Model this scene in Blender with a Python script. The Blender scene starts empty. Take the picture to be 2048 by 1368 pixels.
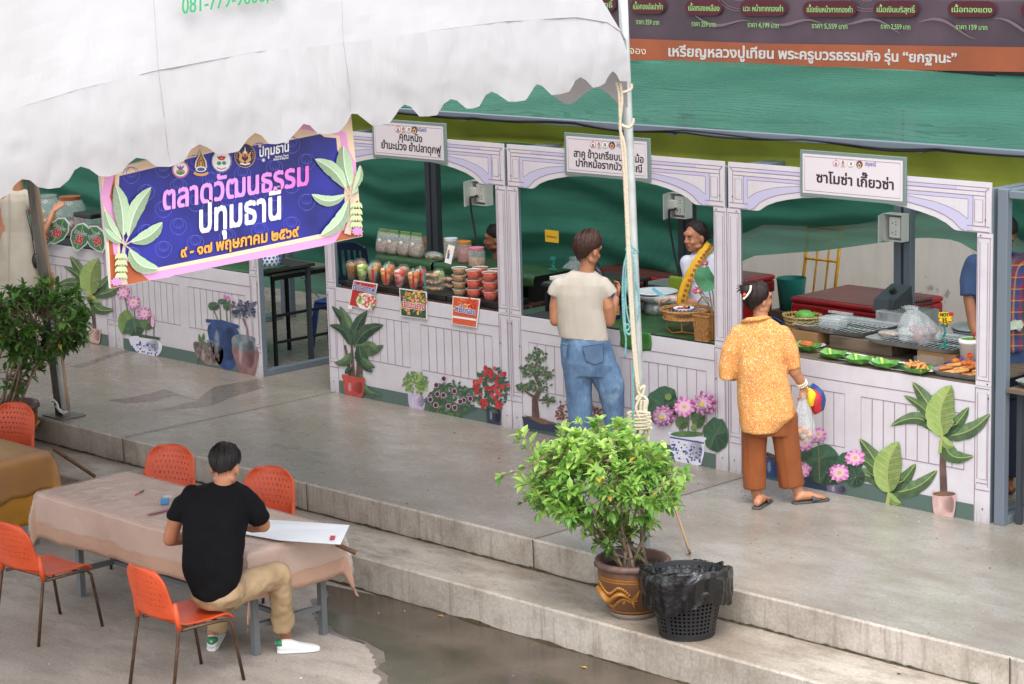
import bpy, bmesh, math, random
import numpy as np
from mathutils import Vector, Matrix, noise
random.seed(7)
SC = bpy.context.scene
COL = SC.collection
R = math.radians
# ------------------------------------------------------------------ camera
FPX = 4663.4
CAMP = Vector((16.1978, -13.4445, 4.4233))
def cam_axes(yaw=.7985, pitch=.1889, roll=-.027):
    f = Vector((-math.sin(yaw)*math.cos(pitch), math.cos(yaw)*math.cos(pitch), -math.sin(pitch)))
    r = Vector((math.cos(yaw), math.sin(yaw), 0)); u = r.cross(f)
    c, s = math.cos(roll), math.sin(roll)
    return c*r+s*u, -s*r+c*u, f
CR, CU, CF = cam_axes()
cd = bpy.data.cameras.new('camera'); cam = bpy.data.objects.new('camera', cd); COL.objects.link(cam)
cd.sensor_width = 36; cd.lens = FPX/2048*36; cd.clip_end = 500; cd.clip_start = .1
mw = Matrix((CR, CU, -CF)).transposed().to_4x4(); mw.translation = CAMP; cam.matrix_world = mw
SC.camera = cam
# ------------------------------------------------------------------ light
SUN_EL, SUN_AZ = 62, -48        # azimuth: direction the light comes from, degrees from +x towards +y
wd = bpy.data.worlds.new('World'); SC.world = wd; wd.use_nodes = True
nt = wd.node_tree; sky = nt.nodes.new('ShaderNodeTexSky'); sky.sky_type = 'NISHITA'; sky.sun_disc = False
sky.sun_elevation = R(SUN_EL); sky.sun_rotation = R(90-SUN_AZ); sky.dust_density = 3; sky.air_density = 1; sky.ozone_density = .5
bg = nt.nodes['Background']; hs = nt.nodes.new('ShaderNodeHueSaturation'); hs.inputs['Saturation'].default_value = .3; nt.links.new(sky.outputs[0], hs.inputs['Color']); nt.links.new(hs.outputs[0], bg.inputs[0])   # veiled, nearly grey sky; bg.inputs[1].default_value = .15
ld = bpy.data.lights.new('sun', 'SUN'); ld.energy = .9; ld.angle = R(35); ld.color = (1, .98, .96)
sun = bpy.data.objects.new('sun', ld); COL.objects.link(sun)
sv = Vector((math.cos(R(SUN_EL))*math.cos(R(SUN_AZ)), math.cos(R(SUN_EL))*math.sin(R(SUN_AZ)), math.sin(R(SUN_EL))))
sun.rotation_euler = sv.to_track_quat('Z', 'Y').to_euler(); sun.location = (8, -4, 14)
SC.view_settings.view_transform = 'Standard'; SC.view_settings.look = 'None'; SC.view_settings.gamma = 1
SC.view_settings.exposure = -1.08
SC.render.engine = 'CYCLES'
SC.cycles.max_bounces = 8; SC.cycles.transparent_max_bounces = 12; SC.cycles.diffuse_bounces = 4; SC.cycles.glossy_bounces = 3; SC.cycles.transmission_bounces = 4
SC.cycles.caustics_reflective = False; SC.cycles.caustics_refractive = False; SC.cycles.use_denoising = True

# ------------------------------------------------------------------ picture point -> place on a known plane
def ray(px, py): return CF+CR*(px-1024)/FPX-CU*(py-684)/FPX
def at(px, py, ax, v):
    d = ray(px, py); return CAMP+d*((v-CAMP[ax])/d[ax])
def onx(px, py, x): return at(px, py, 0, x)
def ony(px, py, y): return at(px, py, 1, y)
def onz(px, py, z): return at(px, py, 2, z)
def onp(px, py, p, n):
    d = ray(px, py); return CAMP+d*((Vector(p)-CAMP).dot(n)/d.dot(n))

# ------------------------------------------------------------------ materials
def lin(h):
    o = []
    for i in (0, 2, 4):
        v = int(h[i:i+2], 16)/255
        o.append(v/12.92 if v <= .04045 else ((v+.055)/1.055)**2.4)
    return (*o, 1)
MATS = {}
def mat(name, c, r=.6, m=0, c2=None, sc=6, det=5, lo=.35, hi=.65, bump=0, bsc=80, alpha=1, st=(1, 1, 1), spec=.5, sheen=0, coat=0, trans=0, c3=None, sub=0, tex='noise', sep=0):
    if name in MATS: return MATS[name]
    M = bpy.data.materials.new(name); M.use_nodes = True; t = M.node_tree; b = t.nodes['Principled BSDF']; MATS[name] = M
    b.inputs['Roughness'].default_value = r; b.inputs['Metallic'].default_value = m; b.inputs['Specular IOR Level'].default_value = spec
    b.inputs['Base Color'].default_value = lin(c); b.inputs['Alpha'].default_value = alpha
    b.inputs['Sheen Weight'].default_value = sheen; b.inputs['Coat Weight'].default_value = coat
    M.diffuse_color = lin(c)
    if c2 or bump:
        tc = t.nodes.new('ShaderNodeTexCoord'); mp = t.nodes.new('ShaderNodeMapping'); mp.inputs['Scale'].default_value = st
        t.links.new(tc.outputs['Object'], mp.inputs[0])
    if c2:
        if tex == 'noise':
            n = t.nodes.new('ShaderNodeTexNoise'); n.inputs['Scale'].default_value = sc; n.inputs['Detail'].default_value = det; o = n.outputs[0]
        elif tex == 'voronoi':
            n = t.nodes.new('ShaderNodeTexVoronoi'); n.inputs['Scale'].default_value = sc; sx = t.nodes.new('ShaderNodeSeparateColor'); t.links.new(n.outputs['Color'], sx.inputs[0]); o = sx.outputs[0]
        else:
            n = t.nodes.new('ShaderNodeTexWave'); n.inputs['Scale'].default_value = sc; n.bands_direction = tex; n.inputs['Distortion'].default_value = det; n.inputs['Detail'].default_value = 2; o = n.outputs['Fac']
        t.links.new(mp.outputs[0], n.inputs['Vector'])
        rp = t.nodes.new('ShaderNodeValToRGB'); e = rp.color_ramp.elements
        e[0].position = lo; e[0].color = lin(c); e[1].position = hi; e[1].color = lin(c2)
        if c3: k = e.new((lo+hi)/2); k.color = lin(c3)
        t.links.new(o, rp.inputs[0]); t.links.new(rp.outputs[0], b.inputs['Base Color'])
    if bump:
        n2 = t.nodes.new('ShaderNodeTexNoise'); n2.inputs['Scale'].default_value = bsc; n2.inputs['Detail'].default_value = 4
        t.links.new(mp.outputs[0], n2.inputs['Vector'])
        bp = t.nodes.new('ShaderNodeBump'); bp.inputs['Strength'].default_value = bump; bp.inputs['Distance'].default_value = .02
        t.links.new(n2.outputs[0], bp.inputs['Height']); t.links.new(bp.outputs[0], b.inputs['Normal'])
    if trans or sub:   # thin sheet lets light through: add translucency
        mx = t.nodes.new('ShaderNodeMixShader'); tl = t.nodes.new('ShaderNodeBsdfTranslucent'); mx.inputs[0].default_value = trans
        tl.inputs[0].default_value = lin(c2 or c)
        if c2: t.links.new(rp.outputs[0], tl.inputs[0])
        t.links.new(b.outputs[0], mx.inputs[1]); t.links.new(tl.outputs[0], mx.inputs[2]); t.links.new(mx.outputs[0], t.nodes['Material Output'].inputs[0])
    return M
def nodes(name):
    M = bpy.data.materials.new(name); M.use_nodes = True; MATS[name] = M; t = M.node_tree
    return M, t, t.nodes['Principled BSDF'], t.nodes.new('ShaderNodeTexCoord')
def nn(t, typ, vec=None, **k):
    n = t.nodes.new('ShaderNode'+typ)
    for a, v in k.items():
        if hasattr(n, a): setattr(n, a, v)
        else: n.inputs[a.replace('_', ' ')].default_value = v
    if vec is not None: t.links.new(vec, n.inputs['Vector'])
    return n
def ramp(t, o, *stops):
    rp = t.nodes.new('ShaderNodeValToRGB'); e = rp.color_ramp.elements
    while len(e) < len(stops): e.new(.5)
    for k, (p, c) in zip(e, stops): k.position = p; k.color = lin(c) if isinstance(c, str) else (c, c, c, 1)
    t.links.new(o, rp.inputs[0]); return rp.outputs[0]
def mixc(t, fac, a, b, mode='MIX'):
    n = t.nodes.new('ShaderNodeMix'); n.data_type = 'RGBA'; n.blend_type = mode
    for s, v in ((0, fac), (6, a), (7, b)):
        if isinstance(v, (int, float)): n.inputs[s].default_value = v
        elif isinstance(v, str): n.inputs[s].default_value = lin(v)
        else: t.links.new(v, n.inputs[s])
    return n.outputs[2]
def bumpn(t, b, h, s=.3, d=.02):
    n = t.nodes.new('ShaderNodeBump'); n.inputs['Strength'].default_value = s; n.inputs['Distance'].default_value = d
    t.links.new(h, n.inputs['Height']); t.links.new(n.outputs[0], b.inputs['Normal'])
def mapv(t, tc, sc, rot=(0, 0, 0)):
    n = t.nodes.new('ShaderNodeMapping'); n.inputs['Scale'].default_value = sc; n.inputs['Rotation'].default_value = rot; t.links.new(tc.outputs['Object'], n.inputs[0]); return n.outputs[0]

def concrete(name, base, dark, light, wet, r0, r1, streak=None, slab=None):
    M, t, b, tc = nodes(name); o = tc.outputs['Object']
    big = nn(t, 'TexNoise', mapv(t, tc, (.55, .8, .8)), Scale=1.1, Detail=7, Roughness=.6).outputs[0]
    mid = nn(t, 'TexNoise', mapv(t, tc, (1, 2.2, 1)), Scale=2.6, Detail=9, Roughness=.65).outputs[0]
    fin = nn(t, 'TexNoise', o, Scale=45, Detail=8, Roughness=.7).outputs[0]
    c = ramp(t, big, (.36, dark), (.52, base), (.68, light))
    c = mixc(t, ramp(t, mid, (.46, 0.), (.66, .75)), c, wet)
    c = mixc(t, .34, c, ramp(t, fin, (.3, '2c2824'), (.7, 'ffffff')), 'SOFT_LIGHT')
    sp = nn(t, 'TexVoronoi', o, Scale=38).outputs['Distance']
    c = mixc(t, ramp(t, sp, (.0, .55), (.09, 0.)), c, '4a443d')
    if slab:      # the slabs left of one joint are an older, browner pour
        sx = t.nodes.new('ShaderNodeSeparateXYZ'); t.links.new(o, sx.inputs[0])
        mr = t.nodes.new('ShaderNodeMapRange'); mr.inputs[1].default_value = 4.985; mr.inputs[2].default_value = 4.99; t.links.new(sx.outputs[0], mr.inputs[0])
        br = nn(t, 'TexNoise', mapv(t, tc, (.7, 1.2, 1)), Scale=1.3, Detail=8, Roughness=.7).outputs[0]
        old = mixc(t, ramp(t, br, (.34, .85), (.62, .25)), c, slab); c = mixc(t, mr.outputs[0], old, c)
    if streak:
        s = nn(t, 'TexNoise', mapv(t, tc, (7, 7, .7)), Scale=2.2, Detail=6, Roughness=.7).outputs[0]
        c = mixc(t, ramp(t, s, (.52, 0.), (.72, .7)), c, streak)
    t.links.new(c, b.inputs['Base Color'])
    rr = ramp(t, mid, (.35, r0), (.65, r1)); t.links.new(rr, b.inputs['Roughness'])
    bumpn(t, b, fin, .18, .006); return M
concrete('platform concrete', '8c8880', '7b756b', '9a9790', '7a7167', .20, .40, slab='786c61')
concrete('step concrete', 'a1978a', '867a6c', 'b0a799', '74685a', .6, .8)
concrete('riser concrete', 'b3aa9f', '9a9084', 'beb6ab', '8a7f72', .75, .9, '6f6558')
concrete('lot concrete', 'a1978d', '8f857b', 'aba298', '857b71', .7, .9)

def net_mat(name, c1, c2, see, trl, wave=True):
    M, t, b, tc = nodes(name)
    w = nn(t, 'TexWave', tc.outputs['Object'], bands_direction='Z', Scale=24, Distortion=.6, Detail=1, Detail_Scale=3).outputs['Fac']
    w2 = nn(t, 'TexNoise', mapv(t, tc, (.5, .5, 4), (0, R(9), 0)), Scale=1.6, Detail=5).outputs[0]  # slanted streaks put the light and dark of folds into the colour
    c = mixc(t, ramp(t, w, (.2, 0.), (.8, .55)), c1, c2); c = mixc(t, ramp(t, w2, (.4, 0.), (.68, .6)), c, c2)
    t.links.new(c, b.inputs['Base Color']); b.inputs['Roughness'].default_value = .55; b.inputs['Specular IOR Level'].default_value = .4
    tl = t.nodes.new('ShaderNodeBsdfTranslucent'); t.links.new(c, tl.inputs[0]); tp = t.nodes.new('ShaderNodeBsdfTransparent')
    m1 = t.nodes.new('ShaderNodeMixShader'); m1.inputs[0].default_value = trl; t.links.new(b.outputs[0], m1.inputs[1]); t.links.new(tl.outputs[0], m1.inputs[2])
    m2 = t.nodes.new('ShaderNodeMixShader'); t.links.new(ramp(t, w, (.45, see*.5), (.95, see*1.5)), m2.inputs[0]); t.links.new(m1.outputs[0], m2.inputs[1]); t.links.new(tp.outputs[0], m2.inputs[2])
    t.links.new(m2.outputs[0], t.nodes['Material Output'].inputs[0]); return M
net_mat('green shade net', '417c6a', '63a48e', .34, .5)
net_mat('dark shade net', '327866', '5aa892', .16, .45)
net_mat('net underlayer', '2a6855', '418870', .03, .3)

# ------------------------------------------------------------------ mesh builder
class MB:
    def __init__(s): s.v = []; s.f = []; s.k = []; s.mats = []; s.cur = 0
    def m(s, name):
        if name not in s.mats: s.mats.append(name)
        s.cur = s.mats.index(name); return s
    def add(s, V, F):
        n = len(s.v); s.v.extend(tuple(p) for p in V); s.f.extend(tuple(i+n for i in f) for f in F); s.k.extend([s.cur]*len(F)); return s
    def box(s, x0, y0, z0, x1, y1, z1):
        return s.add([(x0,y0,z0),(x1,y0,z0),(x1,y1,z0),(x0,y1,z0),(x0,y0,z1),(x1,y0,z1),(x1,y1,z1),(x0,y1,z1)], [(0,3,2,1),(4,5,6,7),(0,1,5,4),(1,2,6,5),(2,3,7,6),(3,0,4,7)])
    def obox(s, c, sz, M=None):
        c = Vector(c); M = M or Matrix.Identity(3); V = []
        for dz in (-.5, .5):
            for dx, dy in ((-.5,-.5),(.5,-.5),(.5,.5),(-.5,.5)): V.append(c+M@Vector((dx*sz[0], dy*sz[1], dz*sz[2])))
        return s.add(V, [(0,3,2,1),(4,5,6,7),(0,1,5,4),(1,2,6,5),(2,3,7,6),(3,0,4,7)])
    def bar(s, p, q, w, h, up=(0,0,1)):
        p, q = Vector(p), Vector(q); d = (q-p); L = d.length; d.normalize(); u = Vector(up)
        if abs(d.dot(u)) > .95: u = Vector((0,1,0))
        a = d.cross(u).normalized(); u = a.cross(d)
        return s.obox((p+q)/2, (L, w, h), Matrix((d, a, u)).transposed())
    def rings(s, rs, n=14, caps=(1, 1), closed=False, pw=1.0):
        V = []; F = []
        for (c, A, B) in rs:
            c, A, B = Vector(c), Vector(A), Vector(B)
            for i in range(n):
                a = 2*math.pi*i/n; ca, sa = math.cos(a), math.sin(a)
                if pw != 1: ca = math.copysign(abs(ca)**pw, ca); sa = math.copysign(abs(sa)**pw, sa)
                V.append(c+A*ca+B*sa)
        k = len(rs)
        for j in range(k if closed else k-1):
            for i in range(n):
                a, b = j*n+i, j*n+(i+1) % n; c2, d = ((j+1) % k)*n+(i+1) % n, ((j+1) % k)*n+i
                F.append((a, b, c2, d))
        if not closed:
            if caps[0]: F.append(tuple(range(n))[::-1])
            if caps[1]: F.append(tuple(range((k-1)*n, k*n)))
        return s.add(V, F)
    def tube(s, pts, r, n=8, closed=False, caps=(1, 1), flat=1.0):
        P = [Vector(p) for p in pts]; k = len(P); rr = r if isinstance(r, (list, tuple)) else [r]*k
        T = []
        for i in range(k):
            if closed: d = P[(i+1) % k]-P[i-1]
            else: d = P[min(i+1, k-1)]-P[max(i-1, 0)]
            T.append(d.normalized() if d.length > 1e-9 else Vector((0,0,1)))
        u = T[0].orthogonal().normalized() if abs(T[0].z) > .9 else T[0].cross(Vector((0,0,1))).normalized()
        rs = []
        for i in range(k):
            u = (u-T[i]*u.dot(T[i]))
            u = u.normalized() if u.length > 1e-6 else T[i].orthogonal().normalized()
            w = T[i].cross(u); rs.append((P[i], u*rr[i], w*rr[i]*flat))
        return s.rings(rs, n, caps, closed)
    def capsule(s, pts, r, n=12):     # tube with rounded ends
        P = [Vector(p) for p in pts]; rr = list(r) if isinstance(r, (list, tuple)) else [r]*len(P)
        a = (P[0]-P[1]).normalized(); b = (P[-1]-P[-2]).normalized()
        pre = [(P[0]+a*rr[0]*math.sin(t), rr[0]*math.cos(t)) for t in (1.35, .9, .45)]
        post = [(P[-1]+b*rr[-1]*math.sin(t), rr[-1]*math.cos(t)) for t in (.45, .9, 1.35)]
        return s.tube([p for p, _ in pre]+P+[p for p, _ in post], [q for _, q in pre]+rr+[q for _, q in post], n)
    def lathe(s, prof, c=(0, 0, 0), n=28, caps=(0, 0), rip=None):
        c = Vector(c); V = []; F = []
        for j, (r, z) in enumerate(prof):
            for i in range(n):
                a = 2*math.pi*i/n; q = r*(1+(rip(a, j, z) if rip else 0)); V.append(c+Vector((q*math.cos(a), q*math.sin(a), z)))
        for j in range(len(prof)-1):
            for i in range(n): F.append((j*n+i, j*n+(i+1) % n, (j+1)*n+(i+1) % n, (j+1)*n+i))
        if caps[0]: F.append(tuple(range(n))[::-1])
        if caps[1]: F.append(tuple(range((len(prof)-1)*n, len(prof)*n)))
        return s.add(V, F)
    def ell(s, c, r, n=14, k=9, M=None):
        c = Vector(c); rs = []; M = M or Matrix.Identity(3)
        V = [c+M@Vector((0, 0, -r[2]))]; F = []
        for j in range(1, k):
            t = -math.pi/2+math.pi*j/k
            for i in range(n):
                a = 2*math.pi*i/n; V.append(c+M@Vector((r[0]*math.cos(t)*math.cos(a), r[1]*math.cos(t)*math.sin(a), r[2]*math.sin(t))))
        V.append(c+M@Vector((0, 0, r[2])))
        for i in range(n): F.append((0, 1+(i+1) % n, 1+i))
        for j in range(k-2):
            for i in range(n): F.append((1+j*n+i, 1+j*n+(i+1) % n, 1+(j+1)*n+(i+1) % n, 1+(j+1)*n+i))
        e = len(V)-1
        for i in range(n): F.append((1+(k-2)*n+i, 1+(k-2)*n+(i+1) % n, e))
        return s.add(V, F)
    def grid(s, fn, nu, nv, keep=None):
        V = [fn(i/nu, j/nv) for j in range(nv+1) for i in range(nu+1)]
        F = [(j*(nu+1)+i, j*(nu+1)+i+1, (j+1)*(nu+1)+i+1, (j+1)*(nu+1)+i) for j in range(nv) for i in range(nu) if keep is None or keep(i, j)]
        return s.add(V, F)
    def holed(s, fn, nu, nv, hole, rad=.32, sq=False):   # sheet of cells, some with a hole through them
        for j in range(nv):
            for i in range(nu):
                if not hole(i, j):
                    s.add([fn((i+a)/nu, (j+b)/nv) for a, b in ((0,0),(1,0),(1,1),(0,1))], [(0,1,2,3)]); continue
                O = [(0,0),(.5,0),(1,0),(1,.5),(1,1),(.5,1),(0,1),(0,.5)]; I = []
                for a, b in O:
                    x, y = a-.5, b-.5; l = 1 if sq else 1/max(1e-6, math.hypot(x, y))*.5
                    I.append((.5+x*l*rad*2, .5+y*l*rad*2))
                s.add([fn((i+a)/nu, (j+b)/nv) for a, b in O+I], [(q, (q+1) % 8, 8+(q+1) % 8, 8+q) for q in range(8)])
        return s
    def poly(s, pts): return s.add(pts, [tuple(range(len(pts)))])
    def text(s, t, O, U, V, Nn=None, bold=0, lo=0, fit=None):   # U,V: vectors of one em
        rows, w = layout(t, bold); O, U, V = Vector(O), Vector(U), Vector(V)
        k = fit/w if fit else 1
        VV = []; F = []
        for (x0, x1, y0, y1) in rows:
            n = len(VV)
            for x, y in ((x0,y0),(x1,y0),(x1,y1),(x0,y1)): VV.append(O+U*(x*k)+V*y+(Nn*lo if Nn else Vector()))
            F.append((n, n+1, n+2, n+3))
        return s.add(VV, F)
    def build(s, name, parent=None, smooth=False, bevel=0, solid=0, label=None, cat=None, group=None, kind=None, loc=None, weld=False):
        me = bpy.data.meshes.new(name); org = Vector(loc) if loc is not None else (ORG.get(parent.name, Vector()) if parent else Vector())
        me.from_pydata([tuple(Vector(p)-org) for p in s.v], [], s.f)
        for n in s.mats: me.materials.append(MATS[n])
        me.polygons.foreach_set('material_index', s.k)
        if smooth: me.polygons.foreach_set('use_smooth', [True]*len(me.polygons))
        if weld:
            bm = bmesh.new(); bm.from_mesh(me); bmesh.ops.remove_doubles(bm, verts=bm.verts, dist=1e-5); bmesh.ops.recalc_face_normals(bm, faces=bm.faces); bm.to_mesh(me); bm.free()
        me.update(); o = bpy.data.objects.new(name, me); COL.objects.link(o)
        if solid: d = o.modifiers.new('t', 'SOLIDIFY'); d.thickness = solid; d.offset = 0
        if bevel: d = o.modifiers.new('b', 'BEVEL'); d.width = bevel; d.segments = 2; d.limit_method = 'ANGLE'
        return reg(o, parent, org, label, cat, group, kind)
ORG = {}
def reg(o, parent, org, label=None, cat=None, group=None, kind=None):
    ORG[o.name] = Vector(org)
    if parent: o.parent = parent
    else: o.location = org
    for k, v in (('label', label), ('category', cat), ('group', group), ('kind', kind)):
        if v: o[k] = v
    return o
def T(name, label, cat, loc=(0, 0, 0), group=None):
    o = bpy.data.objects.new(name, None); COL.objects.link(o); o.empty_display_size = .1
    return reg(o, None, loc, label, cat, group)
def dup(o, loc=None, rotz=None, label=None, parent=None):
    c = o.copy(); COL.objects.link(c)
    if parent: c.parent = parent
    if loc is not None: c.location = loc
    if rotz is not None: c.rotation_euler = (0, 0, rotz)
    if label: c['label'] = label
    for ch in o.children: dup(ch, parent=c)
    return c
def place(o, loc, rotz=0): o.location = loc; o.rotation_euler = (0, 0, rotz); return o

# ------------------------------------------------------------------ lettering (glyph outlines of the program's own font, filled row by row)
GL = {}; ROW = 1/44
def glyph(ch):
    if ch in GL: return GL[ch]
    def contours(t):
        c = bpy.data.curves.new('t', 'FONT'); c.body = t; c.fill_mode = 'NONE'; c.resolution_u = 4
        o = bpy.data.objects.new('t', c); COL.objects.link(o); dg = bpy.context.evaluated_depsgraph_get(); me = o.evaluated_get(dg).to_mesh()
        V = [(v.co.x, v.co.y) for v in me.vertices]; E = [tuple(e.vertices) for e in me.edges]
        bpy.data.objects.remove(o); bpy.data.curves.remove(c); return V, E
    V, E = contours(ch)
    V2, _ = contours('n'+ch+'n'); V3, _ = contours('nn')
    adv = max(p[0] for p in V2)-max(p[0] for p in V3)
    segs = []
    nb = {}
    for a, b in E: nb.setdefault(a, []).append(b); nb.setdefault(b, []).append(a)
    seen = set(); 
    for st in range(len(V)):
        if st in seen or st not in nb: continue
        loop = [st]; seen.add(st); cur = st; nx = st+1 if st+1 in nb[st] else nb[st][0]
        while nx not in seen:
            loop.append(nx); seen.add(nx); c = [q for q in nb[nx] if q not in seen]
            if not c: break
            nx = c[0]
        for i in range(len(loop)): segs.append((V[loop[i]], V[loop[(i+1) % len(loop)]]))
    rows = {}
    if segs:
        y0 = min(min(a[1], b[1]) for a, b in segs); y1 = max(max(a[1], b[1]) for a, b in segs)
        for k in range(math.floor(y0/ROW), math.ceil(y1/ROW)+1):
            y = (k+.5)*ROW; cr = []
            for a, b in segs:
                if (a[1] <= y) != (b[1] <= y): cr.append((a[0]+(y-a[1])/(b[1]-a[1])*(b[0]-a[0]), 1 if b[1] > a[1] else -1))
            cr.sort(); w = 0; iv = []
            for x, d in cr:
                if w == 0: s0 = x
                w += d
                if w == 0: iv.append((s0, x))
            if iv: rows[k] = iv
    GL[ch] = (rows, adv); return GL[ch]
UP = set('ัิีึื็'); TONE = set('่้๊๋์')
def layout(t, bold=0):
    acc = {}; x = 0; prev = ''
    for ch in t:
        if ch == ' ': x += .24; prev = ch; continue
        rows, adv = glyph(ch); dy = 0
        if ch in TONE and prev in UP: dy = 7
        for k, iv in rows.items(): acc.setdefault(k+dy, []).extend((a+x, b+x) for a, b in iv)
        if ch not in UP and ch not in TONE and ch not in 'ุู': x += adv
        if not (ch in TONE): prev = ch
    if bold:
        n = int(bold/ROW); out = {}
        for k, iv in acc.items():
            for j in range(-n, n+1):
                e = math.sqrt(max(0, bold**2-(j*ROW)**2)); out.setdefault(k+j, []).extend((a-e, b+e) for a, b in iv)
        acc = out
    res = []
    for k, iv in acc.items():
        iv.sort(); c0, c1 = iv[0]
        for a, b in iv[1:]:
            if a <= c1: c1 = max(c1, b)
            else: res.append((c0, c1, k*ROW, (k+1)*ROW)); c0, c1 = a, b
        res.append((c0, c1, k*ROW, (k+1)*ROW))
    return res, max(x, .01)
CH = .56   # height of a consonant, in em

# ------------------------------------------------------------------ flat printed shapes on a plane
class Flat(MB):
    def __init__(s, fn, N, base=.002, step=.0002): super().__init__(); s.fn = fn; s.N = Vector(N); s.lay = base; s.step = step
    def P(s, a, b): return s.fn(a, b)+s.N*s.lay
    def sh(s, pts, mt=None):
        if mt: s.m(mt)
        s.lay += s.step; V = [s.P(*p) for p in pts]; return s.add(V, [tuple(range(len(V)))])
    def rounded(s, pts, mt=None):     # rounded outline
        for _ in range(2): pts = [q for i in range(len(pts)) for a, b in ((pts[i], pts[(i+1) % len(pts)]),) for q in ((a[0]*.75+b[0]*.25, a[1]*.75+b[1]*.25), (a[0]*.25+b[0]*.75, a[1]*.25+b[1]*.75))]
        return s.sh(pts, mt)
    def line(s, a, b, w, mt=None):
        dx, dy = b[0]-a[0], b[1]-a[1]; l = math.hypot(dx, dy) or 1; nx, ny = -dy/l*w/2, dx/l*w/2
        return s.sh([(a[0]+nx, a[1]+ny), (b[0]+nx, b[1]+ny), (b[0]-nx, b[1]-ny), (a[0]-nx, a[1]-ny)], mt)
    def path(s, P, w, mt=None):
        w = w if isinstance(w, (list, tuple)) else [w]*len(P)
        Lf, Rt = [], []
        for i, p in enumerate(P):
            a, b = P[max(i-1, 0)], P[min(i+1, len(P)-1)]; dx, dy = b[0]-a[0], b[1]-a[1]; l = math.hypot(dx, dy) or 1
            Lf.append((p[0]-dy/l*w[i]/2, p[1]+dx/l*w[i]/2)); Rt.append((p[0]+dy/l*w[i]/2, p[1]-dx/l*w[i]/2))
        if mt: s.m(mt)
        s.lay += s.step; V = [s.P(*p) for p in Lf+Rt]; n = len(P)
        return s.add(V, [(i, i+1, n+i+1, n+i) for i in range(n-1)])
    def disc(s, c, rx, ry=None, mt=None, n=18): ry = ry or rx; return s.sh([(c[0]+rx*math.cos(6.2832*i/n), c[1]+ry*math.sin(6.2832*i/n)) for i in range(n)], mt)
    def ring(s, c, rx, ry, w, mt=None, n=20): return s.path([(c[0]+rx*math.cos(6.2832*i/n), c[1]+ry*math.sin(6.2832*i/n)) for i in range(n+1)], w, mt)
    def leaf(s, b, t, w, mt, mid=None, bend=0, n=10, sk=.42):
        dx, dy = t[0]-b[0], t[1]-b[1]; nx, ny = -dy, dx; P = []; big = w > 9; n = 22 if big else n
        for i in range(n+1):
            u = i/n; k = bend*math.sin(math.pi*u); P.append((b[0]+dx*u+nx*k, b[1]+dy*u+ny*k))
        W = [w*(max(0, math.sin(math.pi*min(1, (i/n)**(math.log(.5)/math.log(sk)))))**.7)*(1+(.13*noise.noise(Vector((i*.55, t[0]*.1, t[1]*.1))) if big else 0))+.3 for i in range(n+1)]
        s.path(P, W, mt)
        if big:    # darker half, veins and a few tears, as in the printed photographs
            H = [((P[i][0]+P[min(i+1, n)][0])/2, (P[i][1]+P[min(i+1, n)][1])/2) for i in range(n+1)]; l = math.hypot(dx, dy); ux, uy = dx/l, dy/l; sg = 1 if ux > 0 else -1
            Q = [(P[i][0]-uy*sg*W[i]*.25, P[i][1]+ux*sg*W[i]*.25) for i in range(n+1)]; s.path(Q, [q*.5 for q in W], 'pr lo')
            for i in range(2, n-1):
                for e in (-1, 1): s.line(P[i], (P[i][0]+ux*W[i]*.22-uy*e*W[i]*.46, P[i][1]+uy*W[i]*.22+ux*e*W[i]*.46), max(.35, w*.018), 'pr lo' if (i+e) % 3 else 'pr glint')
        if mid: s.path(P, max(.6, w*.06), mid)
        return s
    def shade(s, pts):   # highlight and dark side of a photographed pot
        xs = [p[0] for p in pts]; ys = [p[1] for p in pts]; cx, cy = (min(xs)+max(xs))/2, (min(ys)+max(ys))/2; w, h = max(xs)-min(xs), max(ys)-min(ys)
        for k in (.22, .27, .32, .37): s.disc((cx+k*w*.9, cy), w*(.46-k), h*.36, 'pr side', 16)
        for k in (.10, .07, .04): s.disc((cx-.18*w, cy-.03*h), w*k, h*(.2+k), 'pr glint', 14)
        return s
    def words(s, t, bl, br, h, mt, bold=.03, up=None, out=None, ow=.05):   # baseline from bl to br, consonant height h (plane units)
        a, b = Vector(bl), Vector(br); d = b-a; rows, w = layout(t, bold)
        e = h/CH; un = Vector(up) if up else Vector((0, -1))
        def go(rows, mt):
            s.m(mt); s.lay += s.step; VV = []; F = []
            for (x0, x1, y0, y1) in rows:
                n = len(VV)
                for x, y in ((x0,y0),(x1,y0),(x1,y1),(x0,y1)): q = a+d*(x/w)+un*(y*e); VV.append(s.P(q.x, q.y))
                F.append((n, n+1, n+2, n+3))
            s.add(VV, F)
        if out: go(layout(t, bold+ow)[0], out)
        go(rows, mt); return s

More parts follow.
